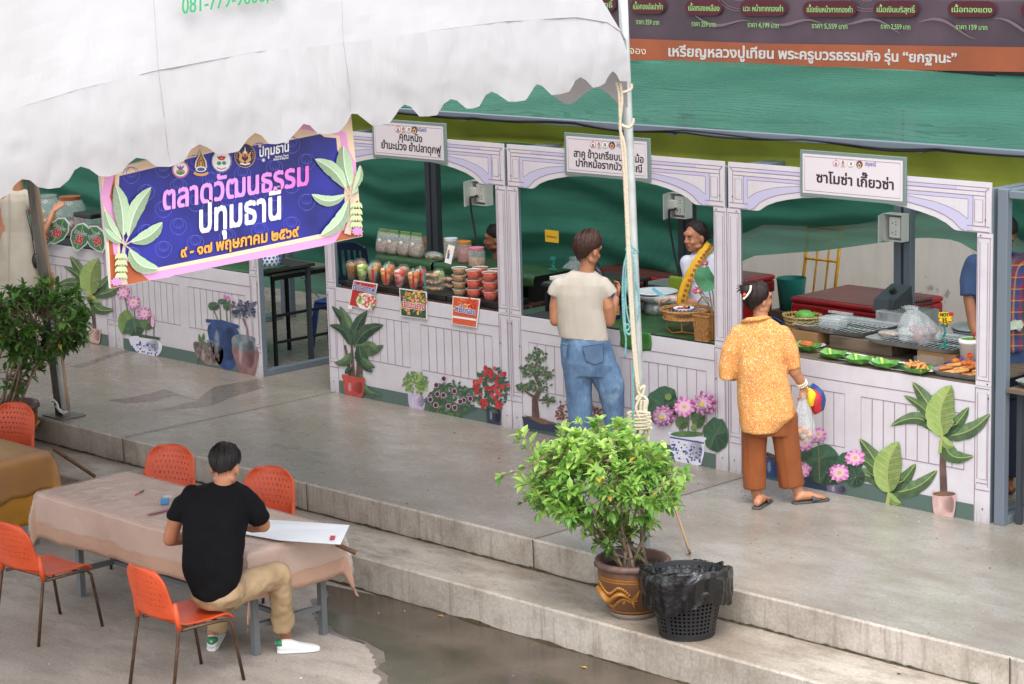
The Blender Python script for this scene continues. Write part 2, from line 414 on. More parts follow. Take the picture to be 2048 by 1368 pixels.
def remesh(mb, name, mname, parent=None, voxel=.008, it=3, fold=0, fq=(6, 6, 3), **kw):
    o = mb.build('tmp', loc=(0, 0, 0)); md = o.modifiers.new('r', 'REMESH'); md.mode = 'VOXEL'; md.voxel_size = voxel
    if it: sm = o.modifiers.new('s', 'SMOOTH'); sm.iterations = it; sm.factor = .5
    dg = bpy.context.evaluated_depsgraph_get(); me = bpy.data.meshes.new_from_object(o.evaluated_get(dg))
    om = o.data; ORG.pop(o.name, None); bpy.data.objects.remove(o); bpy.data.meshes.remove(om)
    me.name = name; n = len(me.vertices); co = np.empty(n*3); me.vertices.foreach_get('co', co); co = co.reshape(-1, 3)
    if fold:
        nr = np.array([v.normal[:] for v in me.vertices]); sd = Vector((random.random()*50, 3, 7))
        for i in range(n):
            p = Vector(co[i]); q = Vector((p.x*fq[0], p.y*fq[1], p.z*fq[2]))
            co[i] += nr[i]*fold*(noise.noise(q+sd)+.55*noise.noise(q*2.3+sd))
    org = ORG.get(parent.name, Vector()) if parent else Vector(kw.get('loc', (0, 0, 0)))
    co -= np.array(org); me.vertices.foreach_set('co', co.reshape(-1))
    me.materials.clear(); me.materials.append(MATS[mname]); me.polygons.foreach_set('use_smooth', [True]*len(me.polygons)); me.polygons.foreach_set('material_index', [0]*len(me.polygons)); me.update()
    o = bpy.data.objects.new(name, me); COL.objects.link(o)
    return reg(o, parent, org, kw.get('label'), kw.get('cat'), kw.get('group'), kw.get('kind'))
# ================================================================== SETTING
G = -.467; EDGE = -2.36; STEP = -2.94; SZ = -.22
for a in [('grey steel','6d7781',.45,.2),('dark steel','3c4147',.5,.2),('black metal','1d1d1f',.5,.3)]: mat(*a, c2=None)
mat('galvanised steel', 'c6cac8', .38, .4, c2='b4b8b6', sc=9, bump=.05)
mat('weathered steel', '77706a', .5, .4, c2='5b544d', sc=12, st=(1,1,.3))
mb = MB().m('lot concrete'); mb.add([(-60,-60,G),(60,-60,G),(60,60,G),(-60,60,G)], [(0,1,2,3)]); mb.build('ground', kind='structure')
rng = random.Random(3)
def wob(x, s=0): return .006*noise.noise(Vector((x*1.7, s, 0)))+.004*noise.noise(Vector((x*9, s, 4)))
xs = [-30+i*.25 for i in range(241)]
# lower step
mb = MB().m('step concrete'); n = len(xs)
V = [(x, STEP+wob(x,1)+.012, SZ) for x in xs]+[(x, EDGE+.02, SZ) for x in xs]; mb.add(V, [(i,i+1,n+i+1,n+i) for i in range(n-1)])
mb.m('riser concrete'); V = [(x, STEP+wob(x,1)+.012, SZ) for x in xs]+[(x, STEP+wob(x,1), SZ-.014) for x in xs]+[(x, STEP, G-.02) for x in xs]
mb.add(V, [(n+i,n+i+1,i+1,i) for i in range(n-1)]+[(2*n+i,2*n+i+1,n+i+1,n+i) for i in range(n-1)])
mb.build('step', kind='structure', smooth=False)
mb = MB().m('platform concrete')
V = [(x, EDGE+wob(x,2)+.012, 0) for x in xs]+[(x, 6, 0) for x in xs]; mb.add(V, [(i,i+1,n+i+1,n+i) for i in range(n-1)])
mb.m('riser concrete'); V = [(x, EDGE+wob(x,2)+.012, 0) for x in xs]+[(x, EDGE+wob(x,2), -.014) for x in xs]+[(x, EDGE, SZ-.02) for x in xs]
mb.add(V, [(n+i,n+i+1,i+1,i) for i in range(n-1)]+[(2*n+i,2*n+i+1,n+i+1,n+i) for i in range(n-1)])
# saw joints in the slab
mat('joint dirt', '4b443d', .9)
mb.m('joint dirt')
for x in (-4.9, -2.4, .06, 2.5, 4.98, 8.9, 9.9):
    y0 = EDGE+.011
    if x in (-4.9, .06, 4.98, 9.9): mb.add([(x,y0,.002),(x+.012,y0,.002),(x+.012,0,.002),(x,0,.002)], [(0,1,2,3)])
    mb.add([(x,EDGE-.012,.002),(x+.01,EDGE-.012,.002),(x+.01,EDGE-.008,-.21),(x,EDGE-.008,-.21)], [(0,3,2,1)])
mb.build('platform', kind='structure')
# dirt line where the step meets the riser and the lot
mat('moss dirt', '3a3426', .95, c2='5a5238', sc=30)
mb = MB().m('moss dirt')
for (yy, zz, s) in ((STEP-.008, G+.003, 5), (EDGE-.008, SZ+.003, 6)):
    P = []
    xs2 = [-8+i*.04 for i in range(500)]
    for x in xs2:
        w = max(.004, .014+.022*noise.noise(Vector((x*2.3, s, 0)))+.014*noise.noise(Vector((x*14, s, 2))))
        h = max(.004, .008+.018*noise.noise(Vector((x*2.9, s, 7)))+.012*noise.noise(Vector((x*17, s, 9))))
        P += [(x, yy-w, zz), (x, yy-.003, zz), (x, yy-.003, zz+h)]
    k = len(xs2); F = []
    for i in range(k-1): a = i*3; F += [(a, a+3, a+4, a+1), (a+1, a+4, a+5, a+2)]
    mb.add(P, F)
mb.build('moss_line', kind='stuff')
# puddle along the step
M, t, b, tc = nodes('puddle water')
nz = nn(t, 'TexNoise', tc.outputs['Object'], Scale=2.2, Detail=6).outputs[0]
t.links.new(ramp(t, nz, (.35, '463d33'), (.65, '5b5045')), b.inputs['Base Color']); b.inputs['Roughness'].default_value = .13; b.inputs['Specular IOR Level'].default_value = .38
bumpn(t, b, nn(t, 'TexNoise', tc.outputs['Object'], Scale=7, Detail=3).outputs[0], .03, .01)
shore = [(648,1168),(660,1190),(638,1208),(632,1225),(650,1240),(672,1262),(700,1272),(738,1284),(765,1302),(768,1322),(752,1334),(775,1352),(778,1372),(800,1420)]
mat('damp ground', '6b6056', .5, c2='7d7268', sc=7, alpha=.75)
P = [onz(x-14-8*math.sin(i*1.7), y+3+4*math.sin(i*2.3), G+.002) for i, (x, y) in enumerate(shore)]; Q = []
for i in range(len(P)-1):
    for k in range(8): p = P[i].lerp(P[i+1], k/8); p.x += .07*noise.noise(p*5)+.04*noise.noise(p*19); p.y += .03*noise.noise(p*23); Q.append(p)
Q += [Vector((9, -4.8, G+.002)), Vector((14, -4.5, G+.002)), Vector((14, STEP-.01, G+.002)), Vector((4.1, STEP-.01, G+.002))]
MB().m('damp ground').poly(Q).build('damp_ground', kind='structure')
P = [onz(x, y, G+.004) for x, y in shore]; Q = []
for i in range(len(P)-1):
    for k in range(6):
        u = k/6; p = P[i].lerp(P[i+1], u); p.x += .035*noise.noise(p*6)+.03*noise.noise(p*17); Q.append(p)
Q += [Vector((9, -4.6, G+.004)), Vector((14, -4.2, G+.004)), Vector((14, STEP-.01, G+.004)), Vector((4.2, STEP-.01, G+.004))]
MB().m('puddle water').poly(Q).build('puddle_water', kind='structure')
# damp trails and a puddle on the platform
mat('damp film', '6d665e', .12, c2='7b746b', sc=5, alpha=.5)
mb = MB().m('damp film')
def blot(pts, z=.003, amp=.03):
    P = [onz(x, y, z) for x, y in pts]; Q = []
    for i in range(len(P)):
        for k in range(6):
            p = P[i].lerp(P[(i+1) % len(P)], k/6); p.x += amp*noise.noise(p*9); p.y += amp*noise.noise(p*9+Vector((5,5,5))); p.z = z; Q.append(p)
    mb.poly(Q)
blot([(388,802),(430,772),(520,757),(528,775),(470,792),(420,812),(300,822)])
blot([(400,800),(350,790),(310,802),(250,806),(215,800),(270,793),(330,778)], .0032)
blot([(137,732),(165,735),(250,705),(268,700),(235,702),(160,728)], .003, .02)
mb.build('puddle_water', kind='structure')

# ---- building wall behind the stalls
WY = 4.6
M, t, b, tc = nodes('painted wall')
nz = nn(t, 'TexNoise', tc.outputs['Object'], Scale=1.6, Detail=8, Roughness=.65).outputs[0]; n2 = nn(t, 'TexNoise', mapv(t, tc, (3, 1, .6)), Scale=3, Detail=6).outputs[0]
c = mixc(t, ramp(t, n2, (.45, 0.), (.75, .5)), 'e2dfd8', 'd0cabf'); c = mixc(t, ramp(t, nz, (.66, 0.), (.68, .8)), c, 'a29c92'); t.links.new(c, b.inputs['Base Color']); b.inputs['Roughness'].default_value = .85
bumpn(t, b, nz, .25, .02)
MB().m('painted wall').box(1.6, WY, 0, 16, WY+.25, 3.1).box(-16, WY, 0, 1.598, WY+.25, 6.5).build('building_wall', label='white painted wall with peeling patches behind the market stalls', cat='wall')  # unseen top raised at left to block sky light, kept low at right

# ---- purple price banner on the wall
mat('purple print', '57454f', .35, c2='45373f', sc=1.2, det=3); mat('brown print', '9a5234', .4, c2='8a4a32', sc=2); mat('maroon print', '4a1420', .4); mat('lime letters', '86b56a', .5)
mat('pale letters', 'bdb6b2', .5); mat('cream print', 'd9c9b0', .5); mat('faint print', '6f5b66', .4)
BY = 3.0
BN = T('price_banner', 'wide purple and brown banner listing amulet prices above the green net', 'banner', (4, BY, 2.9))
bw = lambda x, y: ony(x, y, BY)
mb = MB().m('purple print'); zb = 2.83
def bgrid(u, v): 
    x = -1.8+12*u; return Vector((x, BY+.012*math.sin(x*2.1)*(1-v)+.02, 2.86+v*.68+(1-v)*.012*math.sin(x*3.3)))
mb.grid(bgrid, 60, 8); mb.build('cloth', BN, smooth=True, solid=.004)
f = Flat(bw, (0, -1, 0), .004)
f.sh([(560,52),(1180,74),(1260,77),(1536,87),(2100,95),(2950,110),(2950,168),(2100,145),(1880,141),(1536,133),(1180,119),(560,97)], 'brown print')
f.build('brown_band', BN)
f = Flat(bw, (0, -1, 0), .007); f.words('เหรียญหลวงปู่เทียน พระครูบวรธรรมกิจ รุ่น “ยกฐานะ”', (1336,112), (1915,126), 16, 'pale letters', .032)
f.build('lettering', BN); f = Flat(bw, (0, -1, 0), .007); f.words('สั่งจอง', (1236,106), (1294,109), 11, 'cream print', .0); f.build('lettering', BN)
f = Flat(bw, (0, -1, 0), .007)
for cx, cy in ((1480, 5), (1735, 6)):
    for r in (46, 40, 20): f.ring((cx, cy-20), r, r*.8, 1.4, 'faint print', 26)
for k in range(5): f.path([(1390+k*150+i*14, 30+k*4+i*3+12*math.sin(i*.6+k)) for i in range(9)], [1,3,5,6,5,4,3,2,1], 'faint print')
for (s, p, x0, x1, y, py) in [('เนื้อเงินบริสุทธิ์','ราคา 559 บาท',1130,1234,8,44),('เนื้อทองอัลปาก้า','ราคา 359 บาท',1262,1332,12,43),('เนื้อทองเหลือง','ราคา 259 บาท',1372,1446,15,47),('นวะ หน้ากากทองคำ','ราคา 4,199 บาท',1481,1575,16,49),('เนื้อเงินหน้ากากทองคำ','ราคา 5,559 บาท',1607,1715,18,51),('เนื้อเงินบริสุทธิ์','ราคา 2,559 บาท',1748,1838,18,52),('เนื้อทองแดง','ราคา 159 บาท',1897,1993,18,53),('','',2043,2120,20,54)]:
    h = 16; P = [(x0+h, y-h)]
    Lp = [(x0+h+h*math.cos(a), y+h*math.sin(a)) for a in [math.pi/2+math.pi*i/8 for i in range(9)]]; Rp = [(x1-h+h*math.cos(a), y+h*math.sin(a)) for a in [-math.pi/2+math.pi*i/8 for i in range(9)]]
    f.sh(Lp+Rp, 'maroon print'); w = (x1-x0)*.43; m = (x0+x1)/2
    if s: f.words(s, (m-w, y+6), (m+w, y+7), 9, 'lime letters', .02); f.words(p, (m-w*.78, py+5), (m+w*.78, py+7), 8, 'lime letters', .01)
f.build('print', BN)

# ---- shade net roof, net backdrop, olive awning, beam with cables
def fold(x, y, z, q=1): return noise.noise(Vector((x*q, y*q, z*q)))
NR = T('shade_net', 'green shade net stretched as a roof above the stall beam', 'net', (4, 1.8, 2.7))
def nr(u, v):
    x = -15+26*u; y = .5+2.55*v; return Vector((x, y, 2.575+.30*v-.05*math.sin(math.pi*v)+.05*fold(x*.55+y*.5, y*1.3, 0)+.018*fold(x*1.2, y*3.5, 3)+.006*fold(x*4, y*7, 6)-.03*abs(math.sin(x*1.2))*math.sin(math.pi*v)))
mb = MB().m('green shade net'); mb.grid(nr, 240, 30); mb.build('net_sheet', NR, smooth=True)
NB = T('shade_net', 'dark green shade net hung in folds behind the stalls with a sagging hem', 'net', (4, 2.9, 1.2))
hem = [(-15,.1),(-1,.1),(.6,.2),(1.4,.6),(2.0,.85),(2.6,1.12),(3.3,1.22),(4.0,1.36),(4.45,1.44),(4.75,1.44),(5.15,1.30),(5.6,1.02),(6.2,.85),(7.5,.8),(11,.7)]
def hz(x): return float(np.interp(x, [h[0] for h in hem], [h[1] for h in hem]))
def nbz(u, v, up=0, back=0):
    x = -15+26*u; zb = hz(x)+up; z = zb+(2.86-zb)*v
    q = z*1.0+.16*math.cos((x-2.39)*1.315)+.18*fold(x*.5, 4, 0)+.06*fold(x*1.4, 1, z*2)      # swags looped between the posts
    w = math.sin(q*10.5)+.5*math.sin(q*23+1.3); w = w*abs(w)**.3
    return Vector((x, 2.97+back+.060*w*(1-.45*v)+.07*fold(x*.9, 1, z*1.5), z))
mb = MB().m('dark shade net'); mb.grid(lambda u, v: nbz(u, v), 260, 70); mb.build('net_sheet', NB, smooth=True)
mb = MB().m('net underlayer'); mb.grid(lambda u, v: nbz(u, v, .24+.05*math.sin(u*50), .07), 260, 50); mb.build('net_layer', NB, smooth=True)
M = mat('olive cloth', '8a9034', .8, c2='9da43e', sc=2, trans=.25)
AW = T('awning', 'olive green cloth awning draped under the beam above the stall fronts', 'awning', (3, .5, 2.5))
def aw(u, v):
    x = -14+23.2*u; sag = .035*math.sin(x*1.9+1)+.03*fold(x*.7, 0, 0)
    z = 2.535-.24*v-sag*v; return Vector((x, .52+.10*math.sin(v*2.6)+.05*v*fold(x*1.1, 3, 0)+.02*math.sin(v*9+x)*(v>.6), z))
mb = MB().m('olive cloth'); mb.grid(aw, 220, 16); mb.build('cloth', AW, smooth=True)
BM = T('beam', 'grey steel beam running above all the stall fronts under the green net', 'beam', (3, .46, 2.55))
mb = MB().m('grey steel'); mb.box(-14, .43, 2.535, 11, .49, 2.585); mb.build('steel_section', BM, bevel=.004)
mb = MB().m('grey steel')
for x in (-5.8,-3.4,-1,1.4,3.8,6.2,8.6): mb.box(x, .425, 2.52, x+.05, .495, 2.534)
mb.build('bracket', BM)
mat('black cable', '17181a', .5)
def cable(seed, amp, name, lab):
    P = [(-8+i*.1, .405-.01*seed+.006*math.sin(i*.7+seed), 2.555+amp*fold(i*.11+seed*7, seed, 0)+.012*seed-.02*abs(math.sin(i*.1/1.2*math.pi))) for i in range(191)]
    MB().m('black cable').tube(P, .0075, 6).build(name, label=lab, cat='cable', smooth=True)
cable(0, .035, 'power_cable', 'lower black power cable looping along the grey beam'); cable(1, .03, 'power_cable', 'upper black power cable wavering along the grey beam')

# ---- white party tent
TX, TY = 5.8, -2.2
mat('tent sheet', 'bab8b9', .55, c2='b3b1b1', sc=1.5, det=6, trans=.2, bump=.2, bsc=4)
SC_PX = [(-420,470),(-380,452),(-330,452),(-300,425),(-272,420),(-250,440),(-205,436),(-160,424),(-140,400),(-120,392),(-90,410),(-50,408),(0,398),(18,388),(30,368),(42,358),(58,360),(75,374),(97,378),(120,375),(136,360),(148,340),(161,333),(178,338),(196,352),(216,353),(240,345),(256,325),(269,315),(289,318),(309,333),(335,333),(362,322),(376,297),(393,288),(409,295),(425,307),(440,308),(470,302),(489,276),(502,265),(515,270),(530,287),(546,288),(567,283),(585,263),(600,247),(613,250),(630,267),(650,268),(672,264),(689,247),(700,227),(712,228),(742,251),(760,250),(779,245),(799,217),(810,209),(822,213),(839,233),(858,233),(875,230),(889,207),(902,198),(914,201),(932,217),(945,217),(957,213),(969,190),(980,183),(992,188),(1012,203),(1027,203),(1044,200),(1053,187),(1067,168),(1078,171),(1097,190),(1115,188),(1131,183),(1141,162),(1151,154),(1163,160),(1178,175),(1190,173),(1202,166),(1210,150),(1217,142),(1224,147),(1233,162),(1254,162)]
SEAM_PX = [(-420,330),(0,226),(160,178),(310,142),(512,104),(679,87),(845,64),(1012,43),(1150,35),(1215,45),(1256,74)]
NV = Vector((.985, 0, .15)).normalized(); vx = lambda z: TX+(3.5-z)*.15/.985      # the skirt hangs slightly outwards
cb = [onp(x, y, (TX, 0, 3.5), NV) for x, y in SC_PX]; yb = np.array([p.y for p in cb]); zbm = np.array([p.z for p in cb])
o_ = np.argsort(yb); yb, zbm = yb[o_], zbm[o_]
cs = [onp(x, y, (TX, 0, 3.5), NV) for x, y in SEAM_PX]; ys_ = np.array([p.y for p in cs]); zs_ = np.array([p.z for p in cs]); o_ = np.argsort(ys_); ys_, zs_ = ys_[o_], zs_[o_]
Y0 = float(yb[0]); Y1 = float(yb[-1])
TEN = T('party_tent', 'large white scalloped party tent on steel poles over the tables', 'tent', (2.2, -5.6, G))
APEX = Vector((2.2, -5.6, 6.4)); INS, RISE = .62, 1.38     # steep lower band, flatter crown
def crease(p): return .5*crease0(p)+.005*abs(noise.noise(Vector((p.y*3.1+p.z*7, p.z*2-p.y*4, 9))))**.5*2-.005
def crease0(p): return .014*noise.noise(Vector((p.x, p.y*1.4, p.z*3.5)))+.010*noise.noise(Vector((p.y*4+p.z*5, p.z*4-p.y*1.5, 2)))+.006*noise.noise(Vector((p.y*10-p.z*8, p.z*14, 5)))
NVAL = 900
def val(u, v):
    y = Y0+(Y1-Y0)*u; zb_ = float(np.interp(y, yb, zbm)); zt = float(np.interp(y, ys_, zs_)); z = zb_+(zt-zb_)*v
    p = Vector((vx(z), y, z)); p.x += crease(p)+.03*(1-v)*math.sin(y*2.2+1)*.6+.025*math.sin(math.pi*v)+.02*(1-v)**2; return p
def roof(u, v):
    y = Y0+(Y1-Y0)*u; zt = float(np.interp(y, ys_, zs_)); x0 = vx(zt); yc = (Y0+Y1)/2
    if v < .5: q = v/.5; d = INS*q; z = zt+RISE*q
    else: q = (v-.5)/.5; d = INS+(x0-2.2-INS)*q; z = (zt+RISE)*(1-q)+6.4*q
    p = Vector((x0-d, yc+(y-yc)*(1-d/(x0-2.2)), z)); c = .55*crease0(p*.8)*(1-v); p.x += c; p.z += c*.5; return p
mb = MB().m('tent sheet'); mb.grid(roof, 150, 60)
c0 = Vector((TX, TY, 3.48)); c1 = Vector((-1.5, TY, 3.48)); c2 = Vector((-1.5, Y0, 3.3)); c3 = Vector((TX, Y0, 3.3))
k_ = INS/3.6; up_ = lambda c: Vector((c.x+(2.2-c.x)*k_, c.y+((Y0+Y1)/2-c.y)*k_, c.z+RISE)); top_ = Vector((2.2, (Y0+Y1)/2, 6.4))
for a, b_ in ((c0, c1), (c1, c2), (c2, c3)): mb.add([a, b_, up_(b_), up_(a), top_], [(0, 1, 2, 3), (3, 2, 4)])
mb.build('roof', TEN, smooth=False)
mb = MB().m('tent sheet'); mb.grid(val, NVAL, 12); mb.build('valance', TEN, smooth=True)
def strip(a, b_):
    mb = MB().m('tent sheet'); L = (b_-a).length
    def fn(u, v): p = a.lerp(b_, u); p.z -= v*(.38+.06*math.cos(u*L*2*math.pi/.55)); return p
    mb.grid(fn, int(L*24), 3); return mb.build('valance', TEN, smooth=True)
strip(c0, c1); strip(c1, c2); strip(c2, c3)
mat('seam thread', '8b8683', .8)
for pts in ([(300,0),(304,60),(309,140),(314,180),(320,230),(328,300),(333,330)], [(676,0),(679,87),(685,130),(692,180),(694,225)]):
    P = []
    for x, y in pts:
        p = onp(x, y, (TX, 0, 3.5), NV); zt = float(np.interp(p.y, ys_, zs_))
        if p.z > zt:
            n_ = Vector((RISE, 0, INS)).normalized(); p = onp(x, y, (vx(zt), p.y, zt), n_)
        p = p+Vector((.06, -.02, .03)) if False else p; P.append(p+Vector((.035, 0, .012)))
    MB().m('seam thread').tube(P, .0013, 5).build('seam', TEN)
# phone number on the roof slope
M = mat('green letters', '2f8f5a', .6)
sp = Vector((TX, -5.6, 3.58)); nrm = Vector((RISE, 0, INS)).normalized()
if nrm.x < 0: nrm = -nrm
fl = Flat(lambda x, y: onp(x, y, sp, nrm), nrm, .06)
fl.words('081-779-9606,08', (352,37), (556,6), 27, 'green letters', .02); fl.build('lettering', TEN)
# poles
def pole(base, top, r, mt, nm='pole', n=14): return MB().m(mt).tube([base, Vector(base).lerp(Vector(top), .5), top], r, n).build(nm, TEN, smooth=True)
pr0 = onz(1293, 1112, 0); pr0.y = -2.17; pr0.z = 0
ptop = ony(1251, 120, -2.12)
dirp = (ptop-pr0).normalized()
MB().m('galvanised steel').tube([pr0, pr0.lerp(ptop, .5), ptop, ptop+dirp*.9], [.033, .033, .031, .031], 16).build('pole', TEN, smooth=True)
MB().m('galvanised steel').box(pr0.x-.08, pr0.y-.08, .002, pr0.x+.08, pr0.y+.08, .010).build('base_plate', TEN, bevel=.002)
pl0 = Vector((-1.11, -2.19, 0)); pl1 = ony(66, 372, -2.19); dl = (pl1-pl0).normalized()
MB().m('weathered steel').tube([pl0, pl0+dl*1.2, pl0+dl*3.7], [.058, .055, .05], 14).build('pole', TEN, smooth=True)
q0 = pl0+Vector((.10, -.02, 0)); MB().m('galvanised steel').tube([q0, q0+dl*.6, q0+dl*1.0], [.036, .034, .034], 12).build('pole', TEN, smooth=True)
MB().m('weathered steel').box(pl0.x-.12, pl0.y-.13, .002, pl0.x+.2, pl0.y+.12, .012).build('base_plate', TEN, bevel=.002)
for b_ in ((-1.5, Y0+.05), (TX-.05, Y0+.05)): MB().m('galvanised steel').tube([(b_[0], b_[1], G), (b_[0], b_[1], 3.3)], .03, 12).build('pole', TEN, smooth=True)
for a, b_ in ((Vector((TX-.06, TY-.02, 3.42)), Vector((TX-.06, Y0, 3.25))), (Vector((TX-.06, TY-.06, 3.42)), Vector((-1.45, TY-.06, 3.42)))):
    MB().m('galvanised steel').tube([a, b_], .022, 10).build('rail', TEN, smooth=True)

# ---- unseen tent added to shade the left end of the platform
T2 = T('party_tent', 'unseen second white tent added to shade the left end of the platform', 'tent', (-5.6, -5.7, G))
k0 = [Vector(p) for p in ((-1.62, -1.5, 3.25), (-9.6, -1.5, 3.25), (-9.6, -9.4, 3.25), (-1.62, -9.4, 3.25))]; ap = Vector((-5.6, -5.5, 7.4))
mb = MB().m('tent sheet')
for i in range(4): mb.add([k0[i], k0[(i+1) % 4], ap], [(0, 1, 2)])
mb.build('roof', T2)
for i in range(4):
    a, b_ = k0[i], k0[(i+1) % 4]; mb = MB().m('tent sheet')
    def fn(u, v, a=a, b_=b_): p = a.lerp(b_, u); p.z -= v*(.30+.05*math.cos(u*90)); return p
    mb.grid(fn, 170, 3); mb.build('valance', T2, smooth=True)
for x, y in ((-9.5, -9.3), (-1.75, -9.3), (-9.5, -1.7)): MB().m('galvanised steel').tube([(x, y, G if y < -3 else 0), (x, y, 3.25)], .03, 10).build('pole', T2, smooth=True)

mat('litter pale', 'cfc9be', .7); mat('grit dark', '4b443c', .9)
mb = MB(); rd = random.Random(31)
for i in range(420):
    px, py = rd.uniform(0, 2040), rd.uniform(700, 1360); z = .002
    p = onz(px, py, 0)
    if p.y > -.05 or abs(p.y-EDGE) < .05: continue
    if p.y < EDGE: p = onz(px, py, SZ); z = SZ+.002
    if p.y < STEP+.03: p = onz(px, py, G); z = G+.006
    elif p.y > EDGE-.03 and z < 0: continue
    a = rd.uniform(0, 6.28); r = rd.uniform(.003, .008)*(1 if rd.random() < .93 else 2); mb.m('grit dark' if rd.random() < .72 else 'litter pale')
    mb.add([(p.x+r*math.cos(a+k*1.7)*rd.uniform(.6, 1.3), p.y+r*math.sin(a+k*1.7)*rd.uniform(.5, 1.2), z) for k in range(4)]+[(p.x, p.y, z+r*.5)], [(0,1,4),(1,2,4),(2,3,4),(3,0,4)])
mb.build('ground_litter', kind='stuff')
# ================================================================== STALL FRONTS
W = 2.39
M, t, b, tc = nodes('panel board'); sx = t.nodes.new('ShaderNodeSeparateXYZ'); t.links.new(tc.outputs['Object'], sx.inputs[0])
g1 = nn(t, 'TexNoise', mapv(t, tc, (1.2, 1, 1.2)), Scale=2.2, Detail=9, Roughness=.7).outputs[0]; g2 = nn(t, 'TexNoise', mapv(t, tc, (9, 1, 1.3)), Scale=4, Detail=7, Roughness=.7).outputs[0]
c = ramp(t, g1, (.3, 'bdb7bb'), (.6, 'c7c3c8')); c = mixc(t, ramp(t, g2, (.56, 0.), (.8, .35)), c, '9a8f8a')
gr = nn(t, 'MapRange'); gr.inputs[1].default_value = .16; gr.inputs[2].default_value = 0; t.links.new(sx.outputs[2], gr.inputs[0])
mu = nn(t, 'Math', operation='MULTIPLY'); t.links.new(gr.outputs[0], mu.inputs[0]); t.links.new(ramp(t, g2, (.35, 0.), (.7, .8)), mu.inputs[1])
c = mixc(t, mu.outputs[0], c, '7c7168'); t.links.new(c, b.inputs['Base Color']); b.inputs['Roughness'].default_value = .42
mat('panel line', '8d7484', .6); mat('panel lavender', 'b2afc8', .45); mat('panel shade', 'c9bdc4', .45); mat('panel green', '4f635c', .5); mat('screw', '3c3a38', .4, .6)
mat('sign white', 'ccc4c8', .4); mat('sign grey', '6c7c77', .5); mat('ink', '2a2023', .6)
ARCH = [(.30,2.06),(.324,2.065),(.39,2.105),(.478,2.138),(.6,2.166),(.719,2.186),(.90,2.202),(1.195,2.212)]
ARCHF = ARCH+[(W-x, z) for x, z in ARCH[-2::-1]]
def fpx(x, y): return ony(x, y, -.016)     # a point of the printed front
